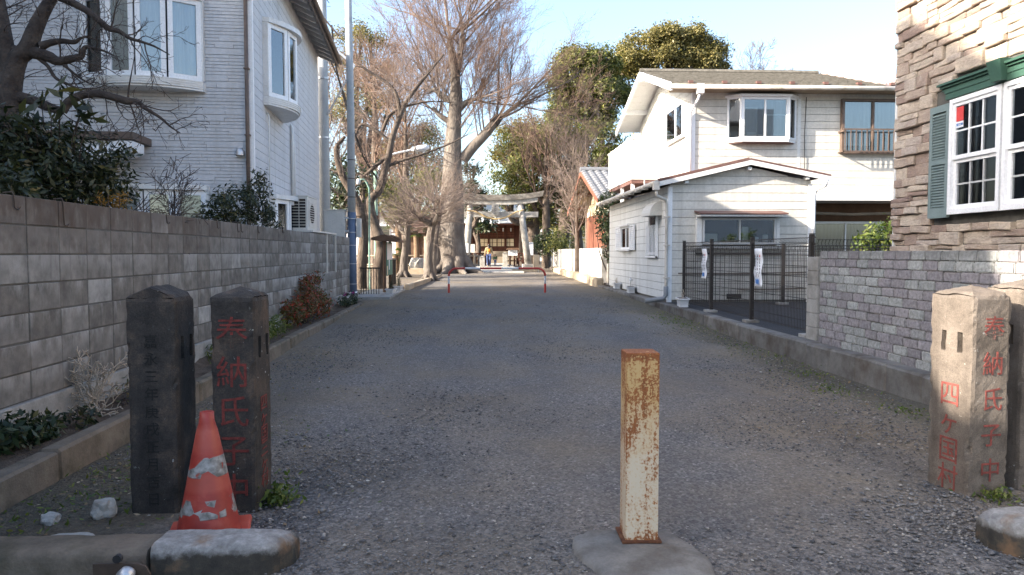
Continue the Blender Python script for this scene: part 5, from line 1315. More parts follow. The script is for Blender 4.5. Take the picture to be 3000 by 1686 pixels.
# ============================================================ TREES
class Tw:
    def __init__(s): s.d = {}
    def add(s, pts, r): s.d.setdefault(len(pts), []).append((np.asarray(pts, float), np.asarray(r, float)))
    def build(s, name, matl, parent, sides=4, rmin=None):
        Vs, Fs, b = [], [], 0
        for k, L in s.d.items():
            P = np.stack([a for a, _ in L]); Rr = np.stack([c for _, c in L]); n = len(L)
            T = np.gradient(P, axis=1); T /= np.linalg.norm(T, axis=2, keepdims=True)+1e-9
            ref = np.where(np.abs(T[:, :1, 2:3]) > .9, np.array([1., 0, 0]), np.array([0, 0, 1.])); ref = np.broadcast_to(ref, T.shape)
            U = np.cross(T, ref); U /= np.linalg.norm(U, axis=2, keepdims=True)+1e-9; Wv = np.cross(T, U)
            a = np.arange(sides)*2*np.pi/sides
            V = P[:, :, None]+Rr[:, :, None, None]*(U[:, :, None]*np.cos(a)[:, None]+Wv[:, :, None]*np.sin(a)[:, None])
            i, j = np.meshgrid(np.arange(k-1), np.arange(sides), indexing='ij'); j2 = (j+1) % sides
            q = np.stack([i*sides+j, i*sides+j2, (i+1)*sides+j2, (i+1)*sides+j], -1).reshape(-1, 4)
            Fs.append((q[None]+(np.arange(n)*k*sides)[:, None, None]).reshape(-1, 4)+b); Vs.append(V.reshape(-1, 3)); b += n*k*sides
        if not Vs: return None
        return link(name, mesh_np(name, np.concatenate(Vs), np.concatenate(Fs), sides > 4), matl, parent, True)
def rv(rng, s=1.0): return Vector((rng.gauss(0, s), rng.gauss(0, s), rng.gauss(0, s)))
def shoot(p, d, L, r, n, wob, up, rng, r1=.35):
    pts = [Vector(p)]; d = Vector(d).normalized()
    for i in range(n):
        d = (d+rv(rng, wob)+Vector((0, 0, up))).normalized(); pts.append(pts[-1]+d*(L/n))
    return pts, [r*(1-(1-r1)*i/n) for i in range(n+1)]
def grow(tws, lev, p, d, L, r, cfg, rng, sizes=None):
    """cfg[lev]=(n segs, wobble, up, children, ratio, angle, start)"""
    n, wob, up, kids, ratio, ang, start = cfg[lev]
    pts, rs = shoot(p, d, L, r, n, wob, up, rng)
    tws[min(lev, len(tws)-1)].add(pts, rs)
    if lev+1 >= len(cfg): return
    for k in range(kids):
        f = start+(1-start)*(k+rng.random())/kids; i = min(int(f*n), n-1); q = f*n-i
        pos = pts[i].lerp(pts[i+1], q); dd = (pts[i+1]-pts[i]).normalized()
        ax = rv(rng); ax = (ax-dd*ax.dot(dd)).normalized(); a = ang*rng.uniform(.6, 1.3)
        nd = dd*math.cos(a)+ax*math.sin(a)
        rr = (rs[i]*(1-q)+rs[i+1]*q)*.62
        grow(tws, lev+1, pos, nd, L*ratio*rng.uniform(.6, 1.25)*(1.15-.5*f), min(rr, r*.6), cfg, rng)
def limb(tw, pts, rads, n=6): 
    P = arcpts(pts, n); k = len(P); R_ = np.interp(np.linspace(0, len(rads)-1, k), range(len(rads)), rads)
    tw.add(P, R_); return P, R_
def sprout(tws, lev0, P, R_, n, cfg, rng, L, rad_, upbias=.5, f0=.1, f1=1.0, side=None):
    k = len(P)
    for q in range(n):
        f = f0+(f1-f0)*rng.random(); i = min(int(f*(k-1)), k-2)
        d = rv(rng); dd = (P[i+1]-P[i]).normalized(); d = (d-dd*d.dot(dd)).normalized()+dd*.5+Vector((0, 0, upbias))
        if side is not None: d += Vector(side)
        grow(tws, lev0, P[i], d, L*rng.uniform(.6, 1.3), min(rad_, R_[i]*.6)*rng.uniform(.6, 1.2), cfg, rng)
def crown_pts(lobes, dens, leaf_n, spread, rng=NR, billow=False):
    C = []; O = []
    for (c, r) in lobes:
        c = np.array(c, float); r = np.array(r if not np.isscalar(r) else (r, r, r), float)
        m = max(4, int(dens*(r[0]*r[1]+r[1]*r[2]+r[0]*r[2])))
        k = 13 if billow else 1
        sc = rng.normal(size=(k, 3)); sc /= np.linalg.norm(sc, axis=1)[:, None]; sc[:, 2] = np.abs(sc[:, 2])*.9-.25
        sr = rng.uniform(.22, .5, k) if billow else np.ones(k)
        if not billow: sc[:] = 0
        w = rng.randint(0, k, m)
        d = rng.normal(size=(m, 3)); d /= np.linalg.norm(d, axis=1)[:, None]
        if billow: d[:, 2] = np.where(rng.uniform(0, 1, m) < .6, np.abs(d[:, 2]), d[:, 2])
        cen = c+(sc[w]*.8+d*sr[w][:, None]*(rng.uniform(.45 if billow else .25, 1, m)**.45)[:, None])*r
        q = rng.normal(0, 1, (m, leaf_n, 3))*spread
        C.append((cen[:, None]+q).reshape(-1, 3)); O.append(np.repeat(d, leaf_n, 0))
    return np.concatenate(C), np.concatenate(O)
def evergreen(name, label, base, lobes, matl, trunk_r, leaf=.13, dens=14, per=26, spread=.42, seed=1, bark='bark', group='evergreen trees round the shrine', cat='tree', stems=None):
    base = Vector(base); t = thing(name, label, cat, base, 0, group); rng = random.Random(seed)
    tw = Tw(); big = max(lobes, key=lambda l: (l[1] if np.isscalar(l[1]) else l[1][2]))
    cen = Vector(np.mean([l[0] for l in lobes], 0))
    fork = base.lerp(cen, .5); fork.x = base.x*.6+cen.x*.4
    limb(tw, [base-Vector((0, 0, .3)), base.lerp(fork, .5)+rv(rng, .15), fork], [trunk_r*1.15, trunk_r*.9, trunk_r*.7])
    for c, r in lobes:
        c = Vector(c); P, R_ = limb(tw, [fork, fork.lerp(c, .5)+rv(rng, .35), c], [trunk_r*.55, trunk_r*.35, trunk_r*.12])
        rr = r if np.isscalar(r) else sum(r)/3
        for k in range(7):
            d = rv(rng); d.normalize(); limb(tw, [P[len(P)//2+k % 3], c+d*rr*.5, c+d*rr*.95], [trunk_r*.16, trunk_r*.1, .02], 4)
    tw.build('trunk', M[bark], t, 6)
    C, O = crown_pts(lobes, dens, per, spread*.75, billow=True); leaves('crown', C, leaf, M[matl], t, .5, .25, out=O)
    return t
def W3(px, py, Y): return tuple(at(px, py, Y))
def LB(px, py, Y, rpx, ry=None, rz=None):
    k = Y/FPX; r = rpx*k; return (W3(px, py, Y), (r, (ry or rpx)*k if ry else r, (rz or rpx)*k))
def base_at(px, Y): 
    v = at(px, 740, Y); v.z = gh(Y); return v
# --- right hand evergreens
evergreen('camphor_tree', 'tall sunlit round crowned camphor tree left of the cream house roof', base_at(1640, 56), [LB(1690, 200, 56, 68), LB(1755, 205, 57, 66), LB(1668, 265, 56, 60), LB(1735, 280, 56, 72), LB(1660, 345, 57, 66), LB(1790, 290, 58, 66), LB(1610, 440, 57, 66), LB(1740, 350, 57, 60)], 'leaf_green', .55, leaf=.12, dens=20, per=34, spread=.34, seed=3)
evergreen('camphor_tree', 'olive crowned camphor tree rising behind the cream house roof', base_at(1950, 62), [LB(1900, 130, 62, 60), LB(1960, 115, 62, 52), LB(2020, 125, 63, 58), LB(2070, 160, 63, 55), LB(1850, 180, 62, 66), LB(1945, 185, 62, 75), LB(2040, 205, 62, 70), LB(1815, 235, 62, 68), LB(2090, 210, 63, 45)], 'leaf_olive', .5, leaf=.12, dens=15, per=32, spread=.36, seed=4)
evergreen('oak_tree', 'dark evergreen oak spreading behind the right end of the torii', base_at(1560, 52), [LB(1500, 520, 51, 50), LB(1560, 470, 52, 62), LB(1625, 500, 52, 60), LB(1545, 560, 51, 60), LB(1610, 590, 52, 55), LB(1660, 570, 53, 50), LB(1480, 590, 50, 35), LB(1590, 640, 52, 50), LB(1690, 480, 53, 45), LB(1510, 430, 53, 45)], 'leaf_green', .5, leaf=.1, dens=13, per=30, spread=.34, seed=5)
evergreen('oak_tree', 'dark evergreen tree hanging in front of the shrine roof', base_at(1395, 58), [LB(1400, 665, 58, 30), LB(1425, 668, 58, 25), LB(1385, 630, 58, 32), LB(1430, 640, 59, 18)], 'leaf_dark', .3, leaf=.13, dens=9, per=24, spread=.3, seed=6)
evergreen('oak_tree', 'dark leaved tree standing behind the right pillar of the torii', base_at(1552, 62), [LB(1575, 620, 62, 40), LB(1600, 560, 63, 45), LB(1560, 585, 63, 40)], 'leaf_dark', .75, leaf=.13, dens=8, per=24, spread=.4, seed=16, bark='bark_dark')
evergreen('oak_tree', 'olive green evergreen filling the gap below the tall camphor crown', base_at(1690, 54), [LB(1640, 400, 54, 55), LB(1700, 420, 54, 55), LB(1740, 470, 54, 50), LB(1690, 540, 54, 55), LB(1740, 560, 54, 50), LB(1640, 580, 54, 50), LB(1700, 640, 54, 50)], 'leaf_green', .35, leaf=.11, dens=11, per=28, spread=.4, seed=14)
evergreen('oak_tree', 'brownish olive tree above the right shoulder of the torii', base_at(1530, 60), [LB(1500, 400, 60, 50), LB(1555, 380, 60, 50), LB(1590, 430, 60, 55), LB(1480, 460, 60, 45), LB(1540, 470, 60, 60)], 'leaf_olive', .35, leaf=.12, dens=9, per=26, spread=.45, seed=15)
evergreen('oak_tree', 'dark green tree close behind the cream house balcony', base_at(1780, 50), [LB(1770, 400, 50, 50), LB(1795, 460, 50, 50), LB(1750, 510, 50, 50), LB(1735, 590, 50, 50), LB(1790, 560, 50, 50)], 'leaf_green', .3, leaf=.11, dens=13, per=28, spread=.4, seed=17)
# --- left hand evergreens
evergreen('camphor_tree', 'tall brownish green tree behind the slim utility pole', base_at(1070, 62), [LB(1040, 110, 62, 55), LB(1085, 130, 62, 50), LB(1020, 200, 62, 60), LB(1095, 220, 62, 60), LB(1050, 300, 62, 70), LB(1130, 330, 62, 60), LB(1000, 350, 60, 60)], 'leaf_olive', .5, leaf=.1, dens=8, per=26, spread=.45, seed=7)
evergreen('camellia_tree', 'glossy evergreen tree with low yellow green leaves left of the pollards', base_at(1160, 40), [LB(1140, 610, 40, 40), LB(1180, 590, 40, 45), LB(1215, 570, 41, 40), LB(1120, 560, 41, 50), LB(1170, 640, 39, 35), LB(1250, 530, 43, 40)], 'leaf_green', .22, leaf=.12, dens=11, per=24, spread=.3, seed=8)
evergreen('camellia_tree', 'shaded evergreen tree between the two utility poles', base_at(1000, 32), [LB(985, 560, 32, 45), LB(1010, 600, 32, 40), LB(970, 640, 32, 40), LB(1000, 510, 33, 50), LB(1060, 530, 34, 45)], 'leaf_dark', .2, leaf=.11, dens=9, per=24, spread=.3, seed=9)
evergreen('oak_tree', 'broad dark tree mass behind the pollards and the big bare trunk', base_at(1230, 66), [LB(1180, 460, 66, 70), LB(1250, 500, 66, 70), LB(1150, 560, 66, 60), LB(1290, 560, 66, 55), LB(1230, 420, 66, 70), LB(1120, 480, 66, 60), LB(1270, 640, 66, 50)], 'leaf_olive', .4, leaf=.11, dens=7, per=26, spread=.5, seed=10)
evergreen('cypress_tree', 'reddish green conifer just right of the big bare trunk', base_at(1375, 55), [LB(1372, 560, 55, 34), LB(1378, 500, 55, 28), LB(1385, 600, 55, 36), LB(1410, 570, 55, 22)], 'leaf_dark', .35, leaf=.11, dens=12, per=24, spread=.3, seed=12)
# --- great bare tree
def great_tree():
    base = base_at(1330, 40); t = thing('bare_tree', 'huge leafless tree with pale peeling trunk beside the torii', 'tree', base)
    rng = random.Random(21); tr = Tw()
    cfgs = [(7, .08, .045, 8, .55, .42, .15), (6, .1, .05, 7, .5, .48, .12), (5, .12, .04, 6, .52, .55, .1), (4, .13, .03, 0, 0, 0, 0)]
    thin = [Tw(), Tw(), Tw(), Tw()]
    q = lambda px, py, Y=40: at(px, py, Y)
    P0, R0 = limb(tr, [q(1328, 815), q(1325, 770), q(1320, 690), q(1324, 600), q(1325, 500), q(1328, 400), q(1334, 300), q(1333, 220), q(1322, 150), q(1318, 118)], [1.0, .84, .76, .64, .52, .42, .33, .25, .19, .13])
    P1, R1 = limb(tr, [q(1355, 470), q(1385, 432), q(1420, 395), q(1455, 352)], [.3, .28, .26, .24])
    P2, R2 = limb(tr, [q(1335, 300), q(1300, 285), q(1275, 265), q(1255, 270)], [.22, .17, .13, .08])
    P3, R3 = limb(tr, [q(1335, 230), q(1345, 190), q(1352, 130), q(1356, 90)], [.2, .16, .12, .08])
    P4, R4 = limb(tr, [q(1335, 330), q(1365, 300), q(1400, 290)], [.18, .13, .08])
    P5, R5 = limb(tr, [q(1322, 360), q(1290, 340), q(1268, 315)], [.18, .13, .08])
    # root flare
    for k in range(9):
        a = k*.7+.2; d = Vector((math.cos(a), math.sin(a), 0)); b = Vector((base.x, base.y, gh(40)))
        limb(tr, [b+d*.55+Vector((0, 0, .75)), b+d*1.0+Vector((0, 0, .2)), b+d*(1.6+.5*rng.random())+Vector((0, 0, -.05))], [.32, .24, .08], 5)
    limb(tr, [q(1270, 800, 39.6), q(1278, 760, 39.6), q(1282, 700, 39.8), q(1290, 640, 40)], [.34, .26, .2, .16])
    for P, R_, n, L, f0, f1 in ((P0, R0, 20, 4.8, .5, 1), (P1, R1, 9, 4.3, .45, 1), (P2, R2, 9, 5.2, .4, 1), (P3, R3, 9, 5.2, .3, 1), (P4, R4, 8, 5.2, .3, 1), (P5, R5, 8, 5.2, .3, 1)):
        sprout(thin, 0, P, R_, n, cfgs, rng, L, .042, .6, f0, f1)
    for k in range(12):  # top fan
        a = rng.uniform(-1.35, 1.35); grow(thin, 0, P0[-1] if k % 2 else P3[-1], (math.sin(a), rng.uniform(-.5, .5), math.cos(a)), rng.uniform(4.5, 7.0), .05, cfgs, rng)
    for k in range(6):
        a = rng.uniform(.0, 1.3); grow(thin, 0, P1[-1], (math.sin(a), rng.uniform(-.5, .5), math.cos(a)), rng.uniform(3.5, 5.5), .07, cfgs, rng)
    tr.build('trunk', M['bark_pale'], t, 12)
    thin[0].build('branches', M['twig'], t, 4)
    tf = Tw()
    for w in thin[1:]:
        for k, L in w.d.items(): tf.d.setdefault(k, []).extend([(p, np.maximum(r*.65, .0045)) for p, r in L])
    tf.build('twigs', M['twig_red'], t, 3)
    st = MB().tube([q(1447, 362), q(1464, 340)], [.29, .24], 9).build('cut_stub', M['bark_dark'], t, True)
great_tree()
def pollard(label, base, bend, head_z, r, n, L, seed, matl='twig', spread=1.0, group='pollarded trees in the shrine yard', bark='bark_pale'):
    base = Vector(base); t = thing('pollard_tree', label, 'tree', base, 0, group); rng = random.Random(seed); tr = Tw(); th = [Tw(), Tw(), Tw()]
    top = base+Vector((bend[0], 0, head_z)); 
    P, R_ = limb(tr, [base-Vector((0, 0, .2)), base+Vector((bend[1], 0, head_z*.35)), base+Vector((bend[2], 0, head_z*.7)), top], [r*1.25, r*.95, r*.85, r*.8])
    for k in range(6): 
        a = k*1.05; d = Vector((math.cos(a), math.sin(a), 0)); limb(tr, [base+d*r*.5+Vector((0, 0, r*1.6)), base+d*r*1.3+Vector((0, 0, .1)), base+d*r*2.3-Vector((0, 0, .05))], [r*.5, r*.4, r*.12], 4)
    heads = [(top, r)]
    for k in range(3):
        d = Vector((rng.uniform(-1, 1), rng.uniform(-1, 1), rng.uniform(.3, 1))).normalized(); e = top+d*r*3.2; limb(tr, [top, top+d*r*1.6+rv(rng, .03), e], [r*.7, r*.55, r*.45], 4); heads.append((e, r*.5))
    cfg = [(6, .07, .035, 5, .5, .45, .25), (4, .1, .02, 3, .5, .5, .2), (3, .1, 0, 0, 0, 0, 0)]
    for k in range(n):
        h, hr = heads[rng.randrange(len(heads))]
        d = Vector((rng.gauss(0, spread), rng.gauss(0, spread), rng.uniform(-.05, 1.1)))
        grow(th, 0, h+rv(rng, hr*.25), d, L*rng.uniform(.6, 1.2), .018, cfg, rng)
    tr.build('trunk', M[bark], t, 10)
    tf = Tw()
    for w in th:
        for k, l in w.d.items(): tf.d.setdefault(k, []).extend([(p, np.maximum(q*.8, .0035)) for p, q in l])
    tf.build('twigs', M[matl], t, 3)
pollard('leaning pollarded tree with a broom of twigs in front of the big bare trunk', base_at(1258, 30), (.12, -.05, -.0), 2.25, .2, 95, 2.0, 31, 'twig')
pollard('second pollard head leaning up behind the leaning pollard', base_at(1268, 33), (.35, .05, .2), 3.2, .14, 60, 2.2, 32, 'twig')
pollard('straight pale pollarded tree left of the leaning one', base_at(1182, 34), (.15, .02, .1), 1.95, .19, 70, 1.7, 33, 'twig')
def bare(label, base, h, spreadpx, Y, seed, matl='twig', r=.2, limbs=7, name='bare_tree', L=4.0, up=.7, cfg=None, group='leafless trees behind the lane', lean=0, fork=.35, mn=.005):
    base = Vector(base); t = thing(name, label, 'tree', base, 0, group); rng = random.Random(seed); tr = Tw(); th = [Tw(), Tw(), Tw(), Tw()]
    P, R_ = limb(tr, [base-Vector((0, 0, .3)), base+Vector((lean*.3, 0, h*.35)), base+Vector((lean*.7, .2, h*.7)), base+Vector((lean, 0, h))], [r*1.2, r, r*.6, r*.2])
    cfg = cfg or [(7, .12, .06, 7, .52, .6, .2), (6, .13, .05, 7, .5, .6, .15), (4, .15, .04, 5, .5, .6, .1), (3, .15, .02, 0, 0, 0, 0)]
    sprout(th, 0, P, R_, limbs, cfg, rng, L, r*.4, up, fork, 1)
    tr.build('trunk', M['bark'], t, 7)
    tf = Tw()
    for w in th:
        for k, l in w.d.items(): tf.d.setdefault(k, []).extend([(p, np.maximum(q*.8, mn)) for p, q in l])
    tf.build('twigs', M[matl], t, 3)
bare('reddish leafless tree filling the gap between torii and camphor tree', base_at(1600, 50), 9.5, 0, 50, 41, 'twig_red', .28, 18, L=4.2)
bare('leafless tree top right of the olive camphor crown', base_at(2120, 66), 15.0, 0, 66, 42, 'twig', .5, 15, L=6.5, fork=.5, mn=.014, lean=1.2)
bare('tall reddish bare tree behind the slim utility pole', base_at(1100, 50), 13.5, 0, 50, 43, 'twig_red', .3, 22, L=4.6)
bare('brown bare tree between the big trunk and the poles', base_at(1190, 46), 10.0, 0, 46, 44, 'twig_red', .28, 22, L=4.2)
bare('bare tree left of the thick utility pole', base_at(960, 40), 9.0, 0, 40, 45, 'twig', .22, 16, L=3.8)
bare('small bare tree behind the white garden wall', base_at(1690, 33), 4.2, 0, 33, 46, 'twig', .1, 14, L=1.8)
bare('pale slender bare tree left of the cream house balcony', base_at(1720, 40), 7.5, 0, 40, 47, 'twig', .12, 12, L=2.6, fork=.3)
bare('thin bare tree below the camphor crown', base_at(1680, 46), 8.5, 0, 46, 48, 'twig', .16, 14, L=3.0, fork=.3)
def cherry():
    base = base_at(1118, 24.2); t = thing('cherry_tree', 'dark crooked cherry tree arching over the lamp post', 'tree', base); rng = random.Random(51)
    tr = Tw(); th = [Tw(), Tw(), Tw()]; q = lambda px, py, Y=24.2: at(px, py, Y)
    cfg = [(6, .14, .03, 5, .5, .6, .2), (5, .16, .03, 4, .5, .6, .15), (4, .16, .02, 0, 0, 0, 0)]
    A = limb(tr, [q(1110, 880), q(1108, 800), q(1118, 720), q(1096, 655), q(1085, 590), q(1110, 560), q(1122, 520), q(1140, 450), q(1150, 400), q(1172, 340), q(1196, 290), q(1250, 220), q(1300, 160)], [.26, .22, .19, .15, .14, .13, .12, .11, .1, .085, .07, .05, .03])
    B = limb(tr, [q(1172, 345), q(1165, 290), q(1142, 250), q(1080, 210), q(1030, 175)], [.075, .065, .055, .04, .02])
    Cc = limb(tr, [q(1140, 455), q(1085, 500), q(1055, 530), q(1010, 590)], [.07, .06, .05, .03])
    D = limb(tr, [q(1145, 420), q(1105, 385), q(1060, 365), q(1040, 400)], [.06, .055, .045, .03])
    E_ = limb(tr, [q(1130, 490), q(1180, 470), q(1230, 455), q(1310, 425), q(1370, 395)], [.055, .045, .04, .03, .015])
    F_ = limb(tr, [q(1065, 700), q(1050, 600), q(1005, 520), q(985, 440), q(1010, 400)], [.16, .14, .12, .09, .05])
    G_ = limb(tr, [q(1120, 385), q(1150, 330), q(1240, 300), q(1330, 300)], [.06, .05, .035, .015])
    H_ = limb(tr, [q(1060, 880), q(1058, 800), q(1065, 700)], [.2, .18, .16])
    for (P, R_), n in ((A, 26), (B, 12), (Cc, 10), (D, 10), (E_, 14), (F_, 12), (G_, 14)): sprout(th, 0, P, R_, n, cfg, rng, 1.5, .02, .35, .35 if P is A[0] else .15)
    tr.build('trunk', M['bark'], t, 9)
    tf = Tw()
    for w in th:
        for k, l in w.d.items(): tf.d.setdefault(k, []).extend([(p, np.maximum(r*.8, .0035)) for p, r in l])
    tf.build('twigs', M['twig'], t, 3)
cherry()
def palm(label, px, Y, h, seed, lr=1.0):
    base = base_at(px, Y); t = thing('palm_tree', label, 'palm tree', base, 0, 'windmill palms under the trees'); rng = random.Random(seed)
    tw = Tw(); P, R_ = limb(tw, [(base.x, base.y, base.z-.2), base+Vector((.05, 0, h*.5)), base+Vector((0, 0, h))], [.15, .16, .13]); tw.build('trunk', M['palmtrunk'], t, 9)
    for k in range(14):
        a = k*2.4; d = Vector((math.cos(a), math.sin(a), rng.uniform(-.3, .9))).normalized(); top = base+Vector((0, 0, h)); c = top+d*.45*lr
        mb = MB().tube([top, c], .01, 3); s = d.cross(Vector((0, 0, 1))).normalized(); u = s.cross(d)
        for j in range(11):
            b = -1.25+2.5*j/10; e = c+(d*math.cos(b)+s*math.sin(b))*.42*lr-Vector((0, 0, .1*abs(b)+.08)); m_ = c.lerp(e, .5)+u*.03
            w = s*math.cos(b)*.025-d*math.sin(b)*.025; mb.add([c, m_+w, e, m_-w], [(0, 1, 2, 3)])
        mb.build('frond', M['leaf_bright'], t, True)
palm('tall windmill palm with brown trunk left of the straight pollard', 1165, 38, 2.6, 1)
palm('short windmill palm right of the straight pollard', 1218, 40, 2.2, 2)
palm('small spiky windmill palm close to the ground', 1158, 35, 1.0, 3, .8)
# ============================================================ TORII AND SHRINE
def torii():
    Y = 45; q = lambda px, py: at(px, py, Y); zb = q(1365, 776).z
    t = thing('torii', 'weathered stone torii gate with a straw rope and paper streamers', 'torii', (1.15, Y, gh(Y)))
    for x0, x1, nm in ((1364, 1378, 'l'), (1548, 1524, 'r')):
        a = q(x0, 775); b = q(x1, 598)
        MB().tube([a, b], [.225, .185], 18).build('pillar', M['torii'], t, True, smooth=True)
        MB().box(a.x-.38, a.x+.38, Y-.38, Y+.38, gh(Y)-.1, a.z+.015).build('plinth', M['torii'], t, True, bevel=.03)
    c = q(1452, 600).x; zt = q(1452, 601).z
    def top(z0, z1, hw, d, rise, matl, name, over=0):
        mb = MB(); n = 16; V = []
        for i in range(n+1):
            s = -1+2*i/n; x = c+hw*s; r = rise*abs(s)**2.6; tl = .06*s
            for yy, zz in ((-d, z0), (d, z0), (d, z1), (-d, z1)): V.append((x+(zz-z0)*.25*s*over, Y+yy, zz+r))
        F = []
        for i in range(n):
            for j in range(4): F.append((i*4+j, i*4+(j+1) % 4, i*4+4+(j+1) % 4, i*4+4+j))
        F += [(0, 1, 2, 3), (n*4+3, n*4+2, n*4+1, n*4)]
        mb.add(V, F).build(name, matl, t, True)
    top(zt-.0, zt+.27, 2.55, .2, .2, M['torii'], 'lower_lintel')
    top(zt+.275, zt+.60, 2.85, .3, .26, M['toriitop'], 'top_lintel', 1)
    z0 = q(1452, 637).z; z1 = q(1452, 621).z
    MB().box(c-2.6, c+2.6, Y-.12, Y+.12, z0, z1).build('tie_beam', M['torii'], t, True, bevel=.015)
    p = MB().box(c-.24, c+.2, Y-.3, Y-.2, q(1452, 632).z, q(1452, 599).z).build('name_plaque', M['torii'], t, True, bevel=.02)
    MB().box(c-.15, c+.11, Y-.312, Y-.302, q(1452, 627).z, q(1452, 604).z).build('plaque_field', M['concrete'], p)
    for i, ch in enumerate('氷川神社'): text_on(ch, .15, (c-.02, Y-.316, q(1452, 606.5).z-i*.135), (1, 0, 0), (0, -1, 0), M['ink'], p, 'plaque_character')
    rp = [q(1368, 617), q(1395, 622), q(1425, 637), q(1455, 643), q(1485, 637), q(1512, 622), q(1535, 616)]
    rope = [Vector((v.x, Y-.26, v.z)) for v in rp]
    MB().tube(arcpts(rope, 6), [.035+.02*math.sin(math.pi*i/36) for i in range(37)], 8).build('straw_rope', M['straw'], t, True, smooth=True)
    for px in (1413, 1437, 1461, 1486):
        v = q(px, 641 if px not in (1413, 1486) else 636); x, z = v.x, v.z; mb = MB()
        for k in range(3): mb.box(x-.05+.04*(k % 2), x+.04+.04*(k % 2), Y-.32, Y-.315, z-.06-.085*(k+1), z-.06-.085*k)
        mb.build('paper_streamer', M['white'], t, True)
torii()
def shrine():
    Y = 66; cx = 1.75
    t = thing('shrine_hall', 'dark red wooden shrine hall with paper windows behind the torii', 'shrine', (cx, Y+3, gh(Y)))
    W_ = 3.8; fl = 1.55; ev = 3.95
    MB().box(cx-W_, cx+W_, Y+1.2, Y+7, gh(Y), 4.3).build('wall', M['wood_dark'], t, True)
    MB().box(cx-W_-.4, cx+W_+.4, Y+.2, Y+1.2, 1.35, 1.5).build('veranda', M['wood_grey'], t, True)
    for x in np.linspace(cx-W_, cx+W_, 6): MB().box(x-.1, x+.1, Y+1.05, Y+1.25, gh(Y), 4.2).build('column', M['wood_dark'], t, True)
    F = Fr((0, Y+1.2, 0), (1, 0, 0), (0, -1, 0))
    for (a, b) in ((cx-3.7, cx-2.35), (cx-1.55, cx-.02), (cx+.02, cx+1.55), (cx+2.3, cx+3.7)):
        fr = MB().fbox(F, a, b, .02, .06, 1.9, 1.96).fbox(F, a, b, .02, .06, 2.62, 2.68).build('screen_frame', M['wood_brown'], t, True)
        n = 4; w = (b-a)/n
        for k in range(n):
            for z0, z1 in ((1.97, 2.28), (2.31, 2.61)): MB().fbox(F, a+k*w+.03, a+(k+1)*w-.03, .02, .04, z0, z1).build('paper_pane', M['paper'], fr)
        lt = MB()
        for k in range(14): lt.fbox(F, a+(b-a)*k/14, a+(b-a)*k/14+.04, .02, .06, 2.75, 3.85)
        for z in np.arange(2.9, 3.85, .22): lt.fbox(F, a, b, .02, .05, z, z+.03)
        lt.build('lattice', M['redboard'], t, True)
    for x in (-1.0, -.2, .5, 1.2): MB().box(cx+x, cx+x+.1, Y+1.0, Y+1.01, 3.3, 3.6).build('paper_streamer', M['white'], t, True)
    MB().box(cx-.03, cx+.03, Y+.95, Y+1.02, 2.1, 3.8).build('bell_rope', M['wood_brown'], t, True)
    for k in range(5): MB().box(cx-1.6, cx+1.6, Y-1.6+k*.36, Y-1.24+k*.36, gh(Y), gh(Y)+.22*(k+1)).build('step', M['wood_grey'], t, True)
    # hipped roof with a slight upturn
    e0 = [(cx-5.4, Y-1.1), (cx+5.4, Y-1.1), (cx+5.4, Y+9), (cx-5.4, Y+9)]; V = []
    def ring(s, z, up=0): return [(cx+(x-cx)*s, Y+4+(y-Y-4)*s, z+up) for x, y in e0]
    V = ring(1, ev)+ring(.82, ev+.55)+ring(.55, ev+1.5); V2 = [(cx-2.0, Y+4, ev+2.6), (cx+2.0, Y+4, ev+2.6)]
    V += V2; Fc = [(i, (i+1) % 4, 4+(i+1) % 4, 4+i) for i in range(4)]+[(4+i, 4+(i+1) % 4, 8+(i+1) % 4, 8+i) for i in range(4)]+[(8, 9, 13, 12), (9, 10, 13), (10, 11, 12, 13), (11, 8, 12)]
    MB().add(V, Fc).build('roof', M['copper'], t, True)
    MB().add([(x, y, z-.12) for x, y, z in ring(1, ev)]+[(x, y, z-.01) for x, y, z in ring(1, ev)], MB.BF).build('eaves', M['wood_dark'], t, True)
    # offering box / notice in front, stone walls
    st = setting('path', (1.15, 42, gh(42)))
    me = chbox(.9, .9, .12, .015, 'paving_stone')
    for r in range(26):
        for c in range(3):
            o = link('paving_stone', me, M['paver'], st); o.location = (-1.36+c*.91, -2.2+r*.92, -.06+(r*.92)*.004)
    # edging stones across the lane before the torii
    e = setting('kerb', (1.15, 41.5, gh(41)))
    me = chbox(1.3, .35, .2, .03, 'edge_stone', .01)
    for k, x in enumerate((-3.5, -2.7, 1.4, 2.35, 3.6)):
        o = link('edge_stone', me, M['sandstone'], e); o.location = (x-.6, (k % 2)*.5, -.03)
    for px, Yp, h, l in ((1413, 50, .75, 'short square stone post left of the woman'), (1480, 52, 1.0, 'dark stone lantern post right of the child'), (1408, 55, .8, 'farther short stone post left of the path')):
        b = base_at(px, Yp); t2 = thing('stone_post', l, 'stone post', b)
        MB().box(-.17, .17, -.17, .17, -.1, h).build('shaft', M['torii'], t2, bevel=.02); MB().prism([(-.2, h), (.2, h), (0, h+.1)], -.2, .2, lambda p, q, s: (p, s, q)).build('cap', M['torii'], t2)
    for px0, px1, Yp, l in ((1385, 1432, 57, 'dark wooden railing left of the shrine steps'), (1482, 1545, 57, 'dark wooden railing right of the shrine steps')):
        a = base_at(px0, Yp); b = base_at(px1, Yp); f = thing('railing', l, 'railing', a, 0, 'dark railings before the shrine')
        n = 6
        for k in range(n): 
            p = a.lerp(b, k/(n-1))-a; MB().box(p.x-.06, p.x+.06, -.06, .06, -.1, 1.0).build('post', M['wood_dark'], f)
        L = b.x-a.x
        for z in (.35, .65, .92): MB().box(0, L, -.04, .04, z, z+.09).build('rail', M['wood_grey'] if z == .65 else M['wood_dark'], f)
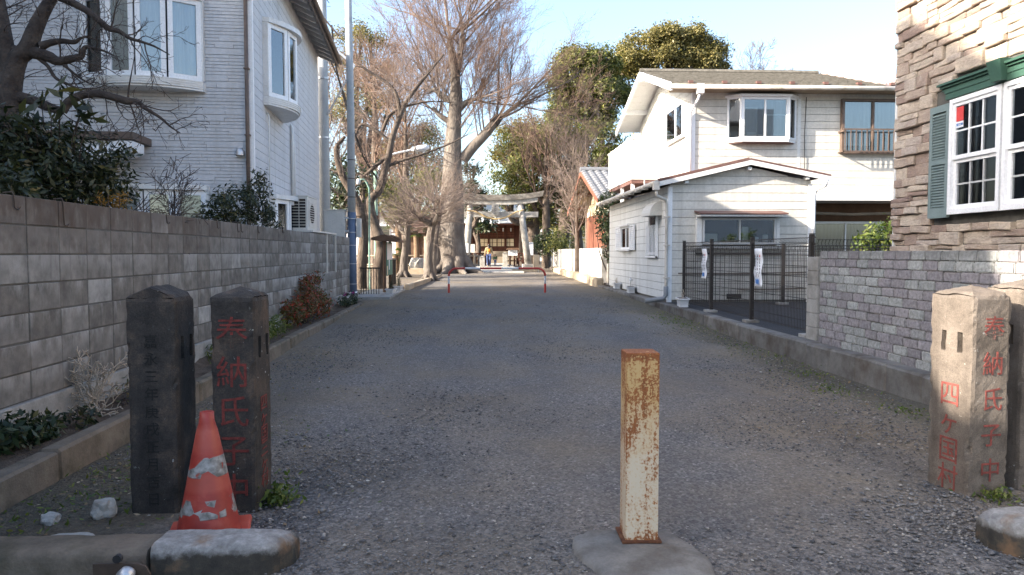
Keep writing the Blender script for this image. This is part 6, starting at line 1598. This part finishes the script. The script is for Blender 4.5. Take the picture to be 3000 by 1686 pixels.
    mk = base_at(1571, 43.5); t3 = thing('stone_marker', 'square inscribed stone marker at the end of the white wall', 'stone marker', mk)
    MB().box(-.17, .17, -.15, .15, -.1, at(1571, 747, 43.5).z-mk.z).build('shaft', M['sandstone'], t3, bevel=.015)
    def sign(label, px0, px1, py0, py1, Yp, lines, roof=False, grey=False):
        a = at(px0, py1, Yp); b = at(px1, py0, Yp); c0 = (a.x+b.x)/2; g = gh(Yp)
        s = thing('sign_board', label, 'sign', (c0, Yp, g), 0, 'notice signs by the torii')
        MB().box(a.x, b.x, Yp-.02, Yp+.02, a.z, b.z).build('panel', M['offwhite'] if grey else M['banner'], s, True)
        MB().box(a.x+.05, a.x+.11, Yp+.022, Yp+.07, g-.1, b.z).build('leg', M['brownmetal'], s, True); MB().box(b.x-.11, b.x-.05, Yp+.022, Yp+.07, g-.1, b.z).build('leg', M['brownmetal'], s, True)
        if roof: MB().prism([(a.x-.12, b.z+.01), (b.x+.12, b.z+.01), (b.x+.05, b.z+.14), (a.x-.05, b.z+.14)], Yp-.2, Yp+.25, lambda p, q, r: (p, r, q)).build('roof', M['wood_brown'], s, True)
        for z, wd, m2 in lines:
            zz = a.z+(b.z-a.z)*z; MB().box(c0-(b.x-a.x)*wd/2, c0+(b.x-a.x)*wd/2, Yp-.024, Yp-.021, zz-.022, zz+.022).build('printed_line', M[m2], s, True)
        return s
    s1 = sign('white sign with black and red print between big trunk and torii', 1338, 1372, 713, 741, 44.3, [(.3, .2, 'ink_red')])
    for i, ch in enumerate('松巻'): text_on(ch, .26, (at(1345+i*9, 721, 44.3).x, 44.27, at(1345, 722, 44.3).z), (1, 0, 0), (0, -1, 0), M['ink'], s1, 'printed_character', True, bold=.006)
    a = at(1353, 725, 44.3); b = at(1357, 714, 44.3); MB().box(a.x, b.x, 44.27, 44.275, a.z, b.z).build('printed_panel', M['ink_red'], s1, True)
    sign('grey notice board just right of the left torii pillar', 1374, 1391, 716, 741, 47, [], grey=True)
    sign('small white roofed notice right of the woman', 1489, 1516, 733, 749, 50, [(.75, .7, 'ink_grey'), (.5, .6, 'ink_grey'), (.25, .5, 'ink_grey')], True)
    sign('white notice sign right of the right torii pillar', 1540, 1562, 710, 748, 46, [(.85, .7, 'ink_grey'), (.7, .75, 'ink_grey'), (.35, .5, 'ink_grey')])
shrine()
def hut():
    t = thing('hut', 'small shrine hut with red roof edge hidden behind the pollards', 'hut', (-3.2, 52, gh(52)))
    MB().box(-2.2, 1.6, 0, 3, 0, 2.5).build('wall', M['wood_brown'], t)
    MB().prism([(-2.8, 2.45), (2.2, 2.45), (-.3, 3.6)], -.6, 3.5, lambda p, q, s: (p, s, q)).build('roof', M['tile_grey'], t)
    MB().prism([(-2.85, 2.4), (2.25, 2.4), (-.3, 3.56)], -.66, -.61, lambda p, q, s: (p, s, q)).build('gable_board', M['redmetal'], t)
    for x in (-2.1, -1, .3, 1.4): MB().box(x, x+.14, -.06, .0, 0, 2.5).build('column', M['wood_dark'], t)
hut()
# ============================================================ BARRIER
def barrier():
    Y = 21.7; a = at(1315, 858, Y); b = at(1597, 858, Y); z0 = gh(Y); h = at(1450, 787, Y).z
    t = thing('barrier', 'red and white striped tube barrier across the lane', 'barrier', ((a.x+b.x)/2, Y, z0))
    r = .032; c = .22
    pts = [Vector((a.x, Y, z0-.1)), Vector((a.x, Y, h-c))]+[Vector((a.x+c-c*math.cos(q), Y, h-c+c*math.sin(q))) for q in np.linspace(0, math.pi/2, 7)[1:]]
    right = [Vector((a.x+b.x-p.x, p.y, p.z)) for p in pts][::-1]
    path = pts+right
    # split in red and white sleeves by distance along the tube
    D = [0]; 
    for i in range(1, len(path)): D.append(D[-1]+(path[i]-path[i-1]).length)
    tot = D[-1]
    def pos(s):
        for i in range(1, len(D)):
            if s <= D[i]: return path[i-1].lerp(path[i], (s-D[i-1])/(D[i]-D[i-1]+1e-9))
        return path[-1]
    cuts = [0, .42, .66, 1.43, 1.75, 2.05+.2, 2.66+.03, 3.15, tot-.66, tot-.42, tot]
    fr = [0, .1+.27, .1+.5, 1.21, 1.65, 2.28, 2.78, tot-.1-.5, tot-.1-.27, tot]
    col = ['r', 'w', 'r', 'w', 'r', 'w', 'r', 'w', 'r']
    for i in range(len(col)):
        s0, s1 = fr[i], fr[i+1]; n = max(2, int((s1-s0)/.03)); P = [pos(s0+(s1-s0)*k/n) for k in range(n+1)]
        MB().tube(P, r, 10).build('tube_section', M['barrier_red'] if col[i] == 'r' else M['barrier_white'], t, True, smooth=True)
    MB().tube([Vector((b.x-.2, Y, h-.02)), Vector((b.x-.2, Y, h-.12)), Vector((b.x-.13, Y, h-.12)), Vector((b.x-.13, Y, h-.06))], .008, 5).build('lock_ring', M['steel'], t, True)
barrier()
# ============================================================ RIGHT BACKGROUND: white wall, shed, far houses
def white_wall():
    t = thing('garden_wall', 'whitewashed garden wall along the sunny far right of the lane', 'wall', (4.8, 28, .2))
    MB().box(4.75, 4.87, 27.9, 46.4, .1, 1.38).build('wall_face', M['whitewall'], t, True)
    mb = MB()
    y = 28.2
    while y < 46: mb.box(4.745, 4.875, y, y+.2, 1.382, 1.52); y += .28
    o = mb.build('pierced_blocks', M['whitewall'], t, True); o['kind'] = 'stuff'
    MB().box(4.73, 4.89, 27.9, 46.4, 1.522, 1.57).build('coping', M['whitewall'], t, True)
    for y in (27.75, 36.5, 46.5): MB().box(4.7, 4.92, y, y+.28, .1, 1.72 if y > 40 else 1.57).build('pier', M['concrete'], t, True)
    p = MB().box(4.62, 4.8, 26.0, 26.25, .1, 1.0).build('concrete_post', M['concrete']); tag(p, 'short pale concrete post by the far corner of the cream house', 'post')
white_wall()
def shed():
    t = thing('wooden_shed', 'red brown board shed with grey tiled gable roof beyond the cream house', 'shed', (5.3, 28.6, .25))
    X = 5.25; y0, y1 = 28.6, 35.4; ym = 32.0; ze, za = 3.3, 4.85
    MB().prism([(y0+.03, .2), (y1-.03, .2), (y1-.03, 3.3), (ym, 4.6), (y0+.03, 3.3)], X+.03, 12, lambda p, q, s: (s, p, q)).build('wall', M['wood_brown'], t, True)
    y = y0
    while y < y1-.05:
        MB().box(X, X+.025, y+.006, min(y+.24, y1), .2, 3.05).build('board', M['redboard'], t, True); y += .245
    x = X
    while x < 8: MB().box(x+.006, x+.24, y0, y0+.025, .2, 3.2).build('board', M['redboard'], t, True); x += .245
    MB().prism([(y0+.1, 3.07), (y1-.1, 3.07), (y1-.1, 3.3), (ym, 4.55), (y0+.1, 3.3)], X-.0, X+.028, lambda p, q, s: (s, p, q)).build('gable_plaster', M['plaster'], t, True)
    xo = 4.5
    for ya, yb in ((27.3, ym), (36.7, ym)):
        MB().add([(xo, ya, ze), (12, ya, ze), (12, yb, za), (xo, yb, za), (xo, ya, ze+.06), (12, ya, ze+.06), (12, yb, za+.06), (xo, yb, za+.06)], MB.BF).build('roof', M['plaster'], t, True)
        MB().add([(xo-.04, ya, ze-.12), (xo, ya, ze-.12), (xo, yb, za-.12), (xo-.04, yb, za-.12), (xo-.04, ya, ze+.1), (xo, ya, ze+.1), (xo, yb, za+.1), (xo-.04, yb, za+.1)], MB.BF).build('barge_board', M['redboard'], t, True)
    for y, z in ((28.4, 3.62), (29.8, 4.1), (31, 4.5), (34, 4.15), (35.6, 3.62)): MB().box(xo, X, y-.07, y+.07, z-.17, z-.03).build('purlin', M['redboard'], t, True)
    mb = MB(); rows = 13; sl = (za-ze)/(ym-27.3); p = (ym-27.3)/rows
    for r in range(rows):
        yy = 27.25+r*p; z = ze+.08+(yy-27.3)*sl; x = xo-.05
        while x < 8.2:
            pr = [(x, 0), (x+.08, .05), (x+.17, .055), (x+.26, .01), (x+.3, .0)]
            mb.add([(a, yy, z+b+.03) for a, b in pr]+[(a, yy+p+.05, z+b+(p+.05)*sl) for a, b in pr]+[(a, yy, z) for a, b in pr], [(i, i+1, i+6, i+5) for i in range(4)]+[(10+i, 11+i, i+1, i) for i in range(4)]); x += .3
    o = mb.build('roof_tiles', M['tile_grey'], t, True); o['kind'] = 'stuff'
    MB().tube([(xo-.06, ym, za+.12), (12, ym, za+.12)], .13, 8).build('ridge_tile', M['tile_grey'], t, True)
    MB().tube([(4.9, 27.3, 3.2), (5.0, 27.9, 2.95), (5.2, 28.45, 2.6)], .035, 6).build('downpipe', M['bronze'], t, True)
shed()
def far_block():
    b = at(1578, 735, 90); t = thing('apartment_block', 'white apartment block with balconies far behind the shrine', 'building', (b.x, 92, gh(90)))
    x0, x1 = at(1556, 700, 90).x, at(1620, 700, 90).x
    MB().box(x0, x1, 90, 98, 0, 5.2).build('wall', M['far_wall'], t, True)
    F = Fr((0, 90, 0), (1, 0, 0), (0, -1, 0))
    for z in (1.6, 4.0):
        bl = MB().fbox(F, x0, x0+1.6, 0, .8, z-.1, z).fbox(F, x0, x0+1.6, .75, .8, z, z+.12).fbox(F, x0, x0+1.6, .75, .8, z+.75, z+.82).build('balcony', M['far_wall'], t, True)
        for k in range(9): MB().fbox(F, x0+k*.19, x0+k*.19+.04, .76, .79, z+.12, z+.75).build('rail_bar', M['alu'], bl)
        window(F, x0+.2, x0+1.3, z+.05, z+1.1, t, M['alu'], n0=.0, dep=.06, world=True, back=M['interior'])
        window(F, x0+2.0, x0+2.5, z+.2, z+1.1, t, M['alu'], n0=.0, dep=.06, world=True, back=M['interior'])
    b = at(1010, 735, 60); t = thing('far_house', 'pale house glimpsed through the trees behind the slim pole', 'building', (b.x, 74, gh(70)))
    MB().box(-3, 3, 0, 6, 0, 4.6).build('wall', M['far_wall'], t); MB().prism([(-3.4, 4.6), (3.4, 4.6), (0, 6.2)], -.4, 6.4, lambda p, q, s: (p, s, q)).build('roof', M['tile_grey'], t)
    Fq = Fr((0, 0, 0), (1, 0, 0), (0, -1, 0))
    for u in (-2, .8): window(Fq, u, u+1.2, 2.6, 3.7, t, M['alu'], n0=0, dep=.06, back=M['interior'])
far_block()
# ============================================================ SHRUBS AND PLANTS
def shrub(name, label, base, lobes, matl, leaf, dens, per, spread, seed, asp=.4, cat='shrub', stems=10, bark='twig_dark', up=.3, sr=.012):
    base = Vector(base); t = thing(name, label, cat, base); rng = random.Random(seed); tw = Tw()
    for c, r in lobes:
        c = Vector(c); rr = r if np.isscalar(r) else sum(r)/3
        for k in range(stems):
            e = c+rv(rng).normalized()*rr*.9; limb(tw, [base+rv(rng, .05), base.lerp(e, .5)+rv(rng, rr*.2), e], [sr*1.6, sr, sr*.35], 4)
    tw.build('stems', M[bark], t, 5)
    C, O = crown_pts(lobes, dens, per, spread); leaves('foliage', C, leaf, M[matl], t, asp, up, out=O)
    return t
def gb(px, Y): v = at(px, 740, Y); v.z = .2; return v
shrub('garden_shrub', 'dense dark evergreen shrub with long leaves over the left end of the block wall', gb(90, 6.6), [LB(60, 480, 6.5, 110), LB(170, 500, 6.7, 95), LB(20, 560, 6.0, 80), LB(250, 540, 7.0, 80), LB(120, 400, 6.8, 60), LB(330, 480, 7.0, 55), LB(330, 560, 7.2, 50), LB(30, 390, 6.4, 60), LB(230, 430, 7.1, 60)], 'leaf_shrub', .042, 330, 10, .06, 61, .33, stems=0, sr=.006)
shrub('garden_shrub', 'glossy camellia shrub in front of the house corner behind the wall', gb(690, 11.5), [LB(640, 610, 10.9, 42), LB(700, 590, 11.5, 48), LB(750, 570, 11.9, 42), LB(765, 620, 12.0, 42), LB(605, 625, 10.7, 28), LB(690, 640, 11.4, 42), LB(795, 645, 12.3, 26), LB(760, 525, 12.0, 22), LB(655, 575, 11.2, 26)], 'leaf_shrub', .042, 230, 12, .05, 62, .3, stems=3, sr=.006)
shrub('fern', 'orange brown fern hanging on the wall top', gb(330, 6.9), [LB(330, 588, 6.7, 28), LB(355, 592, 6.8, 20), LB(305, 590, 6.6, 16)], 'leaf_orange', .022, 500, 9, .03, 63, .3, cat='fern', stems=4)
def twiggy(name, label, base, n, L, seed, matl='twig_dark', r=.012, up=.5, side=(0, 0, 0), cat='shrub', wob=.1, mn=.003, spread=.55):
    base = Vector(base); t = thing(name, label, cat, base); rng = random.Random(seed); th = [Tw(), Tw(), Tw()]
    cfg = [(7, wob, .02, 6, .45, .7, .25), (5, wob*1.3, .02, 4, .45, .7, .2), (3, wob*1.3, 0, 0, 0, 0, 0)]
    for k in range(n):
        d = Vector((rng.gauss(0, spread), rng.gauss(0, spread), 1))+Vector(side); grow(th, 0, base+rv(rng, .04), d, L*rng.uniform(.7, 1.2), r, cfg, rng)
    tf = Tw()
    for w in th:
        for k, l in w.d.items(): tf.d.setdefault(k, []).extend([(p, np.maximum(q, mn)) for p, q in l])
    tf.build('branches', M[matl], t, 4); return t
b_ = gb(530, 9.6); twiggy('bare_shrub', 'thorny bare shrub sticking up before the lower bow window', (b_.x-.15, b_.y, 1.45), 10, .85, 71, r=.008, spread=.38)
b_ = gb(300, 7.4); twiggy('bare_shrub', 'tangle of arching bare stems over the dark evergreen shrub', (b_.x-.45, b_.y+.4, 1.5), 11, 1.1, 72, 'twig_dark', .009, .2, (.3, .0, -.1), spread=.7)
b_ = gb(160, 6.6); twiggy('bare_shrub', 'pale arching stems trailing over the wall top at the far left', (b_.x-.5, b_.y+.2, 1.6), 8, 1.0, 73, 'twig', .008, .0, (.35, .0, -.3), spread=.6)
def left_tree():
    Y = 6.9; k = 1/2.576; base = Vector((at(20, 740, Y).x, Y, .2)); rng = random.Random(81)
    t = thing('bare_tree', 'dark gnarled leafless tree at the left edge in front of the pale house', 'tree', base); tr = Tw(); th = [Tw(), Tw(), Tw()]
    q = lambda x, y, dy=0: at(x*k, y*k, Y+dy)
    px = Y/FPX
    A = limb(tr, [base, q(40, 1300), q(60, 900), q(70, 700), q(100, 550), q(140, 440), q(210, 370), q(260, 240), q(320, 110), q(400, -30), q(460, -160)], [.16, .14, .12, .105, .09, .08, .078, .068, .058, .046, .04])
    B = limb(tr, [q(80, 560), q(50, 400), q(20, 200), q(0, 60), q(-20, -100)], [.08, .075, .065, .055, .045])
    C_ = limb(tr, [q(130, 740), q(190, 745), q(260, 765), q(380, 815), q(470, 842)], [.06, .05, .045, .04, .036])
    D = limb(tr, [q(470, 842), q(520, 770), q(620, 720), q(750, 712), q(870, 740), q(960, 765), q(1040, 770), q(1100, 820), q(1210, 890), q(1290, 960), q(1360, 1005)], [.04, .04, .036, .034, .034, .036, .022, .018, .013, .009, .005])
    E_ = limb(tr, [q(455, -20), q(560, 30), q(650, 80), q(740, 150), q(820, 215), q(900, 240), q(980, 290), q(1060, 315), q(1150, 345), q(1210, 375), q(1280, 415)], [.04, .034, .03, .028, .028, .02, .016, .013, .01, .007, .004])
    F_ = limb(tr, [q(230, 390), q(300, 410), q(380, 435), q(440, 465), q(540, 445), q(610, 425), q(640, 360), q(700, 365), q(780, 385), q(860, 420)], [.06, .055, .05, .04, .034, .03, .02, .015, .01, .006])
    G_ = limb(tr, [q(310, 350), q(380, 325), q(470, 312), q(560, 320), q(610, 290), q(690, 270)], [.04, .03, .025, .02, .012, .006])
    H_ = limb(tr, [q(100, 370), q(150, 400), q(220, 400)], [.04, .04, .05])
    I_ = limb(tr, [q(290, 440), q(360, 500), q(420, 590), q(520, 640), q(620, 690), q(720, 760)], [.02, .016, .014, .011, .008, .004])
    J_ = limb(tr, [q(965, 760), q(975, 650), q(995, 540), q(1015, 430)], [.01, .007, .005, .003])
    K_ = limb(tr, [q(430, 450), q(540, 540), q(620, 600), q(700, 640)], [.014, .011, .008, .004])
    cfg = [(7, .2, .0, 4, .5, .8, .2), (5, .22, .0, 2, .5, .8, .2), (3, .2, 0, 0, 0, 0, 0)]
    for (P, R_), n, L in ((D, 13, .42), (E_, 15, .36), (F_, 14, .42), (G_, 10, .34), (I_, 9, .3), (K_, 6, .25), (A, 10, .5), (B, 8, .5), (C_, 5, .3)): sprout(th, 0, P, R_, n, cfg, rng, L, .0065, .05, .3)
    tr.build('trunk', M['bark_dark'], t, 9)
    tf = Tw()
    for w in th:
        for kk, l in w.d.items(): tf.d.setdefault(kk, []).extend([(p, np.maximum(r, .0018)) for p, r in l])
    tf.build('twigs', M['twig_dark'], t, 4)
left_tree()
def upleaf():
    t = thing('loquat_sapling', 'young loquat with big leaves rising beside the gnarled tree', 'sapling', gb(150, 6.3)); rng = random.Random(5); tw = Tw(); C = []
    for px, py in ((120, 290), (185, 265), (235, 330), (150, 330), (95, 340), (270, 345), (60, 350), (250, 300)):
        e = at(px, py, 6.3); limb(tw, [at((px*2+150)/3, py+150, 6.7), at((px*3+150)/4, py+70, 6.45), e], [.006, .005, .003], 4); C += [e+rv(rng, .035) for _ in range(7)]
    tw.build('stems', M['twig_dark'], t, 5); leaves('foliage', np.array([tuple(c) for c in C]), .085, M['leaf_shrub'], t, .28, .1)
upleaf()
# plants in the bed
def bx(y): return -2.85-.016*y
b_ = Vector((bx(13), 13.0, .18))
shrub('nandina', 'red and green nandina bush at the foot of the block wall', b_, [((b_.x, 12.2, .42), (.2, .35, .22)), ((b_.x, 13.0, .48), (.22, .4, .26)), ((b_.x, 13.7, .5), (.22, .4, .28)), ((b_.x+.05, 14.2, .42), (.2, .35, .2)), ((b_.x-.05, 13.5, .85), (.1, .25, .14)), ((b_.x-.05, 14.2, .9), (.08, .18, .1))], 'leaf_red', .04, 900, 4, .05, 91, .3, stems=8, bark='twig_dark', sr=.006)
b_ = Vector((bx(9.8), 9.8, .18))
shrub('daylily_clump', 'green leafy clump in the bed in front of the red bush', b_, [((b_.x, 9.3, .27), (.16, .3, .12)), ((b_.x, 10.2, .28), (.16, .4, .12)), ((b_.x, 11.0, .3), (.16, .4, .13)), ((b_.x+.05, 8.6, .25), (.14, .3, .1))], 'leaf_bright', .05, 700, 4, .05, 92, .16, cat='plant', stems=3, sr=.004, up=.0)
b_ = Vector((bx(16.6)+.1, 16.9, .2))
shrub('flower_clump', 'purple and white winter flowers at the far end of the bed', b_, [((b_.x, 16.9, .3), (.14, .4, .12)), ((b_.x+.05, 17.6, .3), (.14, .3, .12))], 'leaf_dark', .035, 700, 4, .04, 93, .35, cat='flowers', stems=3, sr=.004)
fl = bpy.context.scene.objects['flower_clump']
for k in range(22):
    P_ = np.array([[NR.normal(b_.x+.05, .08), NR.uniform(16.6, 17.7), NR.uniform(.36, .5)]])
    leaves('petal', P_, .035, M['petal'] if k % 3 else M['white'], fl, .7, .2)
b_ = Vector((bx(5.6), 5.75, .18)); twiggy('dry_plant', 'dry pale bleached plant stems in the bed against the wall', b_, 17, .36, 94, 'drystem', .006, .3, cat='plant', wob=.2, mn=.0035)
b_ = Vector((bx(4.75)+.02, 4.8, .18))
shrub('hydrangea', 'dark green leafy plant at the left end of the bed', b_, [((b_.x, 4.7, .27), (.13, .2, .1)), ((b_.x, 5.0, .24), (.1, .14, .07))], 'leaf_dark', .036, 900, 6, .04, 95, .4, cat='plant', stems=4, sr=.005)
b_ = Vector((bx(6.1)+.05, 6.0, .18)); shrub('dead_leaf_clump', 'brown withered plant right of the dry pale stems', b_, [((b_.x, 6.3, .25), (.1, .25, .1)), ((b_.x, 6.8, .24), (.1, .3, .1))], 'litter', .03, 500, 4, .04, 96, .4, cat='plant', stems=4, sr=.004)
b_ = Vector((bx(5.4)+.1, 5.35, .18)); shrub('low_plant', 'low green plant just left of the dry pale stems', b_, [((b_.x, 5.35, .22), (.09, .14, .05))], 'leaf_shrub', .03, 900, 5, .03, 97, .4, cat='plant', stems=3, sr=.004)
b_ = Vector((-1.75, 5.0, 0)); shrub('grass_tuft', 'yellowish grass tuft seen between the two dark posts', Vector((-1.75, 5.3, 0)), [((-1.75, 5.3, .16), (.1, .15, .12))], 'leaf_olive', .05, 900, 5, .03, 98, .12, cat='plant', stems=3, sr=.003)
# right side plants
b_ = Vector((4.85, 26.4, .25))
shrub('camellia_bush', 'tall dark camellia leaning between shed and cream house', b_, [((4.75, 26.6, 3.2), (.4, .5, .4)), ((4.72, 26.7, 2.7), (.5, .55, .5)), ((4.8, 26.6, 2.1), (.42, .5, .5)), ((4.85, 26.5, 1.5), (.33, .4, .4)), ((4.95, 26.4, 1.1), (.22, .3, .25))], 'leaf_dark', .05, 150, 12, .07, 101, .5, stems=6, sr=.02)
b_ = at(2560, 700, 13); b_.z = .25
shrub('garden_bush', 'sunlit yellow green bush behind the brick wall', b_, [LB(2570, 690, 13, 45), LB(2590, 670, 13.2, 35), LB(2545, 705, 13, 35), LB(2530, 720, 12.8, 25), LB(2580, 730, 13, 40)], 'leaf_bright', .045, 130, 9, .05, 102, .45, stems=6)
for px, Yp, l, m2 in ((1640, 44, 'round clipped bush behind the garden wall near the shrine', 'leaf_green'), (1600, 49, 'dark bush at the far end of the garden wall', 'leaf_dark')):
    b_ = base_at(px, Yp); shrub('garden_bush', l, b_, [LB(px, 705, Yp, 32), LB(px+18, 715, Yp, 28), LB(px-12, 722, Yp, 25)], m2, .08, 18, 26, .2, px, .5, stems=5)
# ============================================================ PEOPLE
def skin_body(name, J, E, matl, parent, sub=2):
    """J: name -> (co, radius)"""
    names = list(J); idx = {n: i for i, n in enumerate(names)}
    me = bpy.data.meshes.new(name); me.from_pydata([J[n][0] for n in names], [(idx[a], idx[b]) for a, b in E], []); me.update()
    o = bpy.data.objects.new(name, me); COL.objects.link(o); m = o.modifiers.new('k', 'SKIN'); m.use_smooth_shade = True
    for i, n in enumerate(names):
        r = J[n][1]; r = r if isinstance(r, tuple) else (r, r); me.skin_vertices[0].data[i].radius = r
    me.skin_vertices[0].data[0].use_root = True
    s = o.modifiers.new('s', 'SUBSURF'); s.levels = sub
    bpy.context.view_layer.update(); dg = bpy.context.evaluated_depsgraph_get()
    me2 = bpy.data.meshes.new_from_object(o.evaluated_get(dg)); bpy.data.objects.remove(o)
    return link(name, me2, matl, parent)
def person(label, loc, rz, h, jacket, trousers, pack=None, hair_long=True):
    t = thing('person', label, 'person', loc, rz); s = h/1.62
    def c(x, y, z): return (x*s, y*s, z*s)
    # body: seen from behind, walking away (+y)
    J = {'pelvis': (c(0, 0, .86), (.14*s, .11*s)), 'waist': (c(0, .0, 1.0), (.13*s, .1*s)), 'chest': (c(0, .0, 1.2), (.16*s, .115*s)), 'neckb': (c(0, .0, 1.34), (.09*s, .075*s)), 'neck': (c(0, .01, 1.40), .048*s), 'headb': (c(0, .025, 1.46), (.07*s, .08*s)), 'head': (c(0, .03, 1.53), (.082*s, .095*s)), 'top': (c(0, .02, 1.6), (.045*s, .05*s))}
    E = [('pelvis', 'waist'), ('waist', 'chest'), ('chest', 'neckb'), ('neckb', 'neck'), ('neck', 'headb'), ('headb', 'head'), ('head', 'top')]
    for k, sx in (('l', -1), ('r', 1)):
        f = 1 if k == 'l' else -1
        J.update({k+'sh': (c(sx*.16, 0, 1.3), .062*s), k+'el': (c(sx*.235, -.02*f, 1.05), .05*s), k+'wr': (c(sx*.24, .1*f, .84), .034*s), k+'hd': (c(sx*.235, .13*f, .77), .032*s),
                  k+'hip': (c(sx*.085, 0, .82), .092*s), k+'kn': (c(sx*.085, .1*f, .47), .062*s), k+'an': (c(sx*.08, (.08 if f > 0 else -.24), .1 if f > 0 else .16), .042*s), k+'toe': (c(sx*.085, (.2 if f > 0 else -.16), .035 if f > 0 else .03), .034*s)})
        E += [('neckb', k+'sh'), (k+'sh', k+'el'), (k+'el', k+'wr'), (k+'wr', k+'hd'), ('pelvis', k+'hip'), (k+'hip', k+'kn'), (k+'kn', k+'an'), (k+'an', k+'toe')]
    skin_body('body', J, E, M['skin'], t)
    g = .022*s
    JT = {n: (J[n][0], tuple(x+g for x in J[n][1]) if isinstance(J[n][1], tuple) else J[n][1]+g) for n in ('pelvis', 'waist', 'chest', 'neckb', 'lsh', 'lel', 'lwr', 'rsh', 'rel', 'rwr')}
    skin_body('jacket', JT, [e for e in E if e[0] in JT and e[1] in JT], M[jacket], t)
    JL = {'pelvis': (c(0, 0, .86), (.15*s, .12*s))}
    for k in 'lr':
        for n in ('hip', 'kn', 'an'): JL[k+n] = (J[k+n][0], J[k+n][1]+.012*s)
    skin_body('trousers', JL, [e for e in E if e[0] in JL and e[1] in JL], M[trousers], t)
    for k, sx in (('l', -1), ('r', 1)):
        a = Vector(J[k+'an'][0]); b = Vector(J[k+'toe'][0]); MB().tube([a-Vector((0, .05*s, .06*s)), a.lerp(b, .5)-Vector((0, 0, .01)), b], [.045*s, .05*s, .03*s], 8).build('shoe', M['sandstone'] if hair_long else M['fence'], t, smooth=True)
    HJ = {'a': (c(0, .01, 1.56), (.092*s, .1*s)), 'b': (c(0, -.02, 1.5), (.095*s, .085*s)), 'c': (c(0, -.06, 1.41), (.07*s, .05*s))}
    he = [('a', 'b'), ('b', 'c')]
    if hair_long: HJ['d'] = (c(0, -.12, 1.28), (.05*s, .035*s)); he.append(('c', 'd'))
    skin_body('hair', HJ, he, M['hair'], t)
    if pack:
        PJ = {'a': (c(0, -.16, 1.02), (.14*s, .07*s)), 'b': (c(0, -.165, 1.14), (.135*s, .075*s)), 'c': (c(0, -.15, 1.26), (.1*s, .05*s))}
        b = thing('backpack', 'orange backpack worn by the woman in the mustard jacket', 'backpack', loc, rz); skin_body('bag_body', PJ, [('a', 'b'), ('b', 'c')], M[pack], b)
        for sx in (-1, 1): MB().tube([c(sx*.08, -.12, 1.28), c(sx*.1, -.02, 1.37), c(sx*.11, .1, 1.3), c(sx*.12, .12, 1.1), c(sx*.12, -.1, .98)], .012*s, 6).build('strap', M[pack], b)
    return t
pv = at(1432, 787, 50.5)
person('woman in a mustard jacket and blue jeans walking toward the shrine', (at(1432, 780, 50.5).x, 50.5, gh(50.5)+.07), rad(3), 1.6, 'jacket', 'jeans', 'bag')
person('small child in a dark green coat walking ahead of the woman', (at(1451, 780, 53).x, 53, gh(53)+.07), rad(-5), .86, 'coat_green', 'jeans', None, False)
# far wood that closes the view under the crowns
def far_wood():
    lob = []
    for px in range(880, 1340, 40): lob.append(LB(px, 660, 84, 42, 30, 50))
    for px in range(1600, 1860, 40): lob.append(LB(px, 640, 84, 45, 30, 60))
    C, O = crown_pts(lob, 3.2, 26, .55)
    o = leaves('distant_trees', C, .2, M['leaf_olive'], None, .5, .2, out=O); tag(o, 'distant wood seen as one mass below the tree crowns', 'trees', kind='stuff')
far_wood()
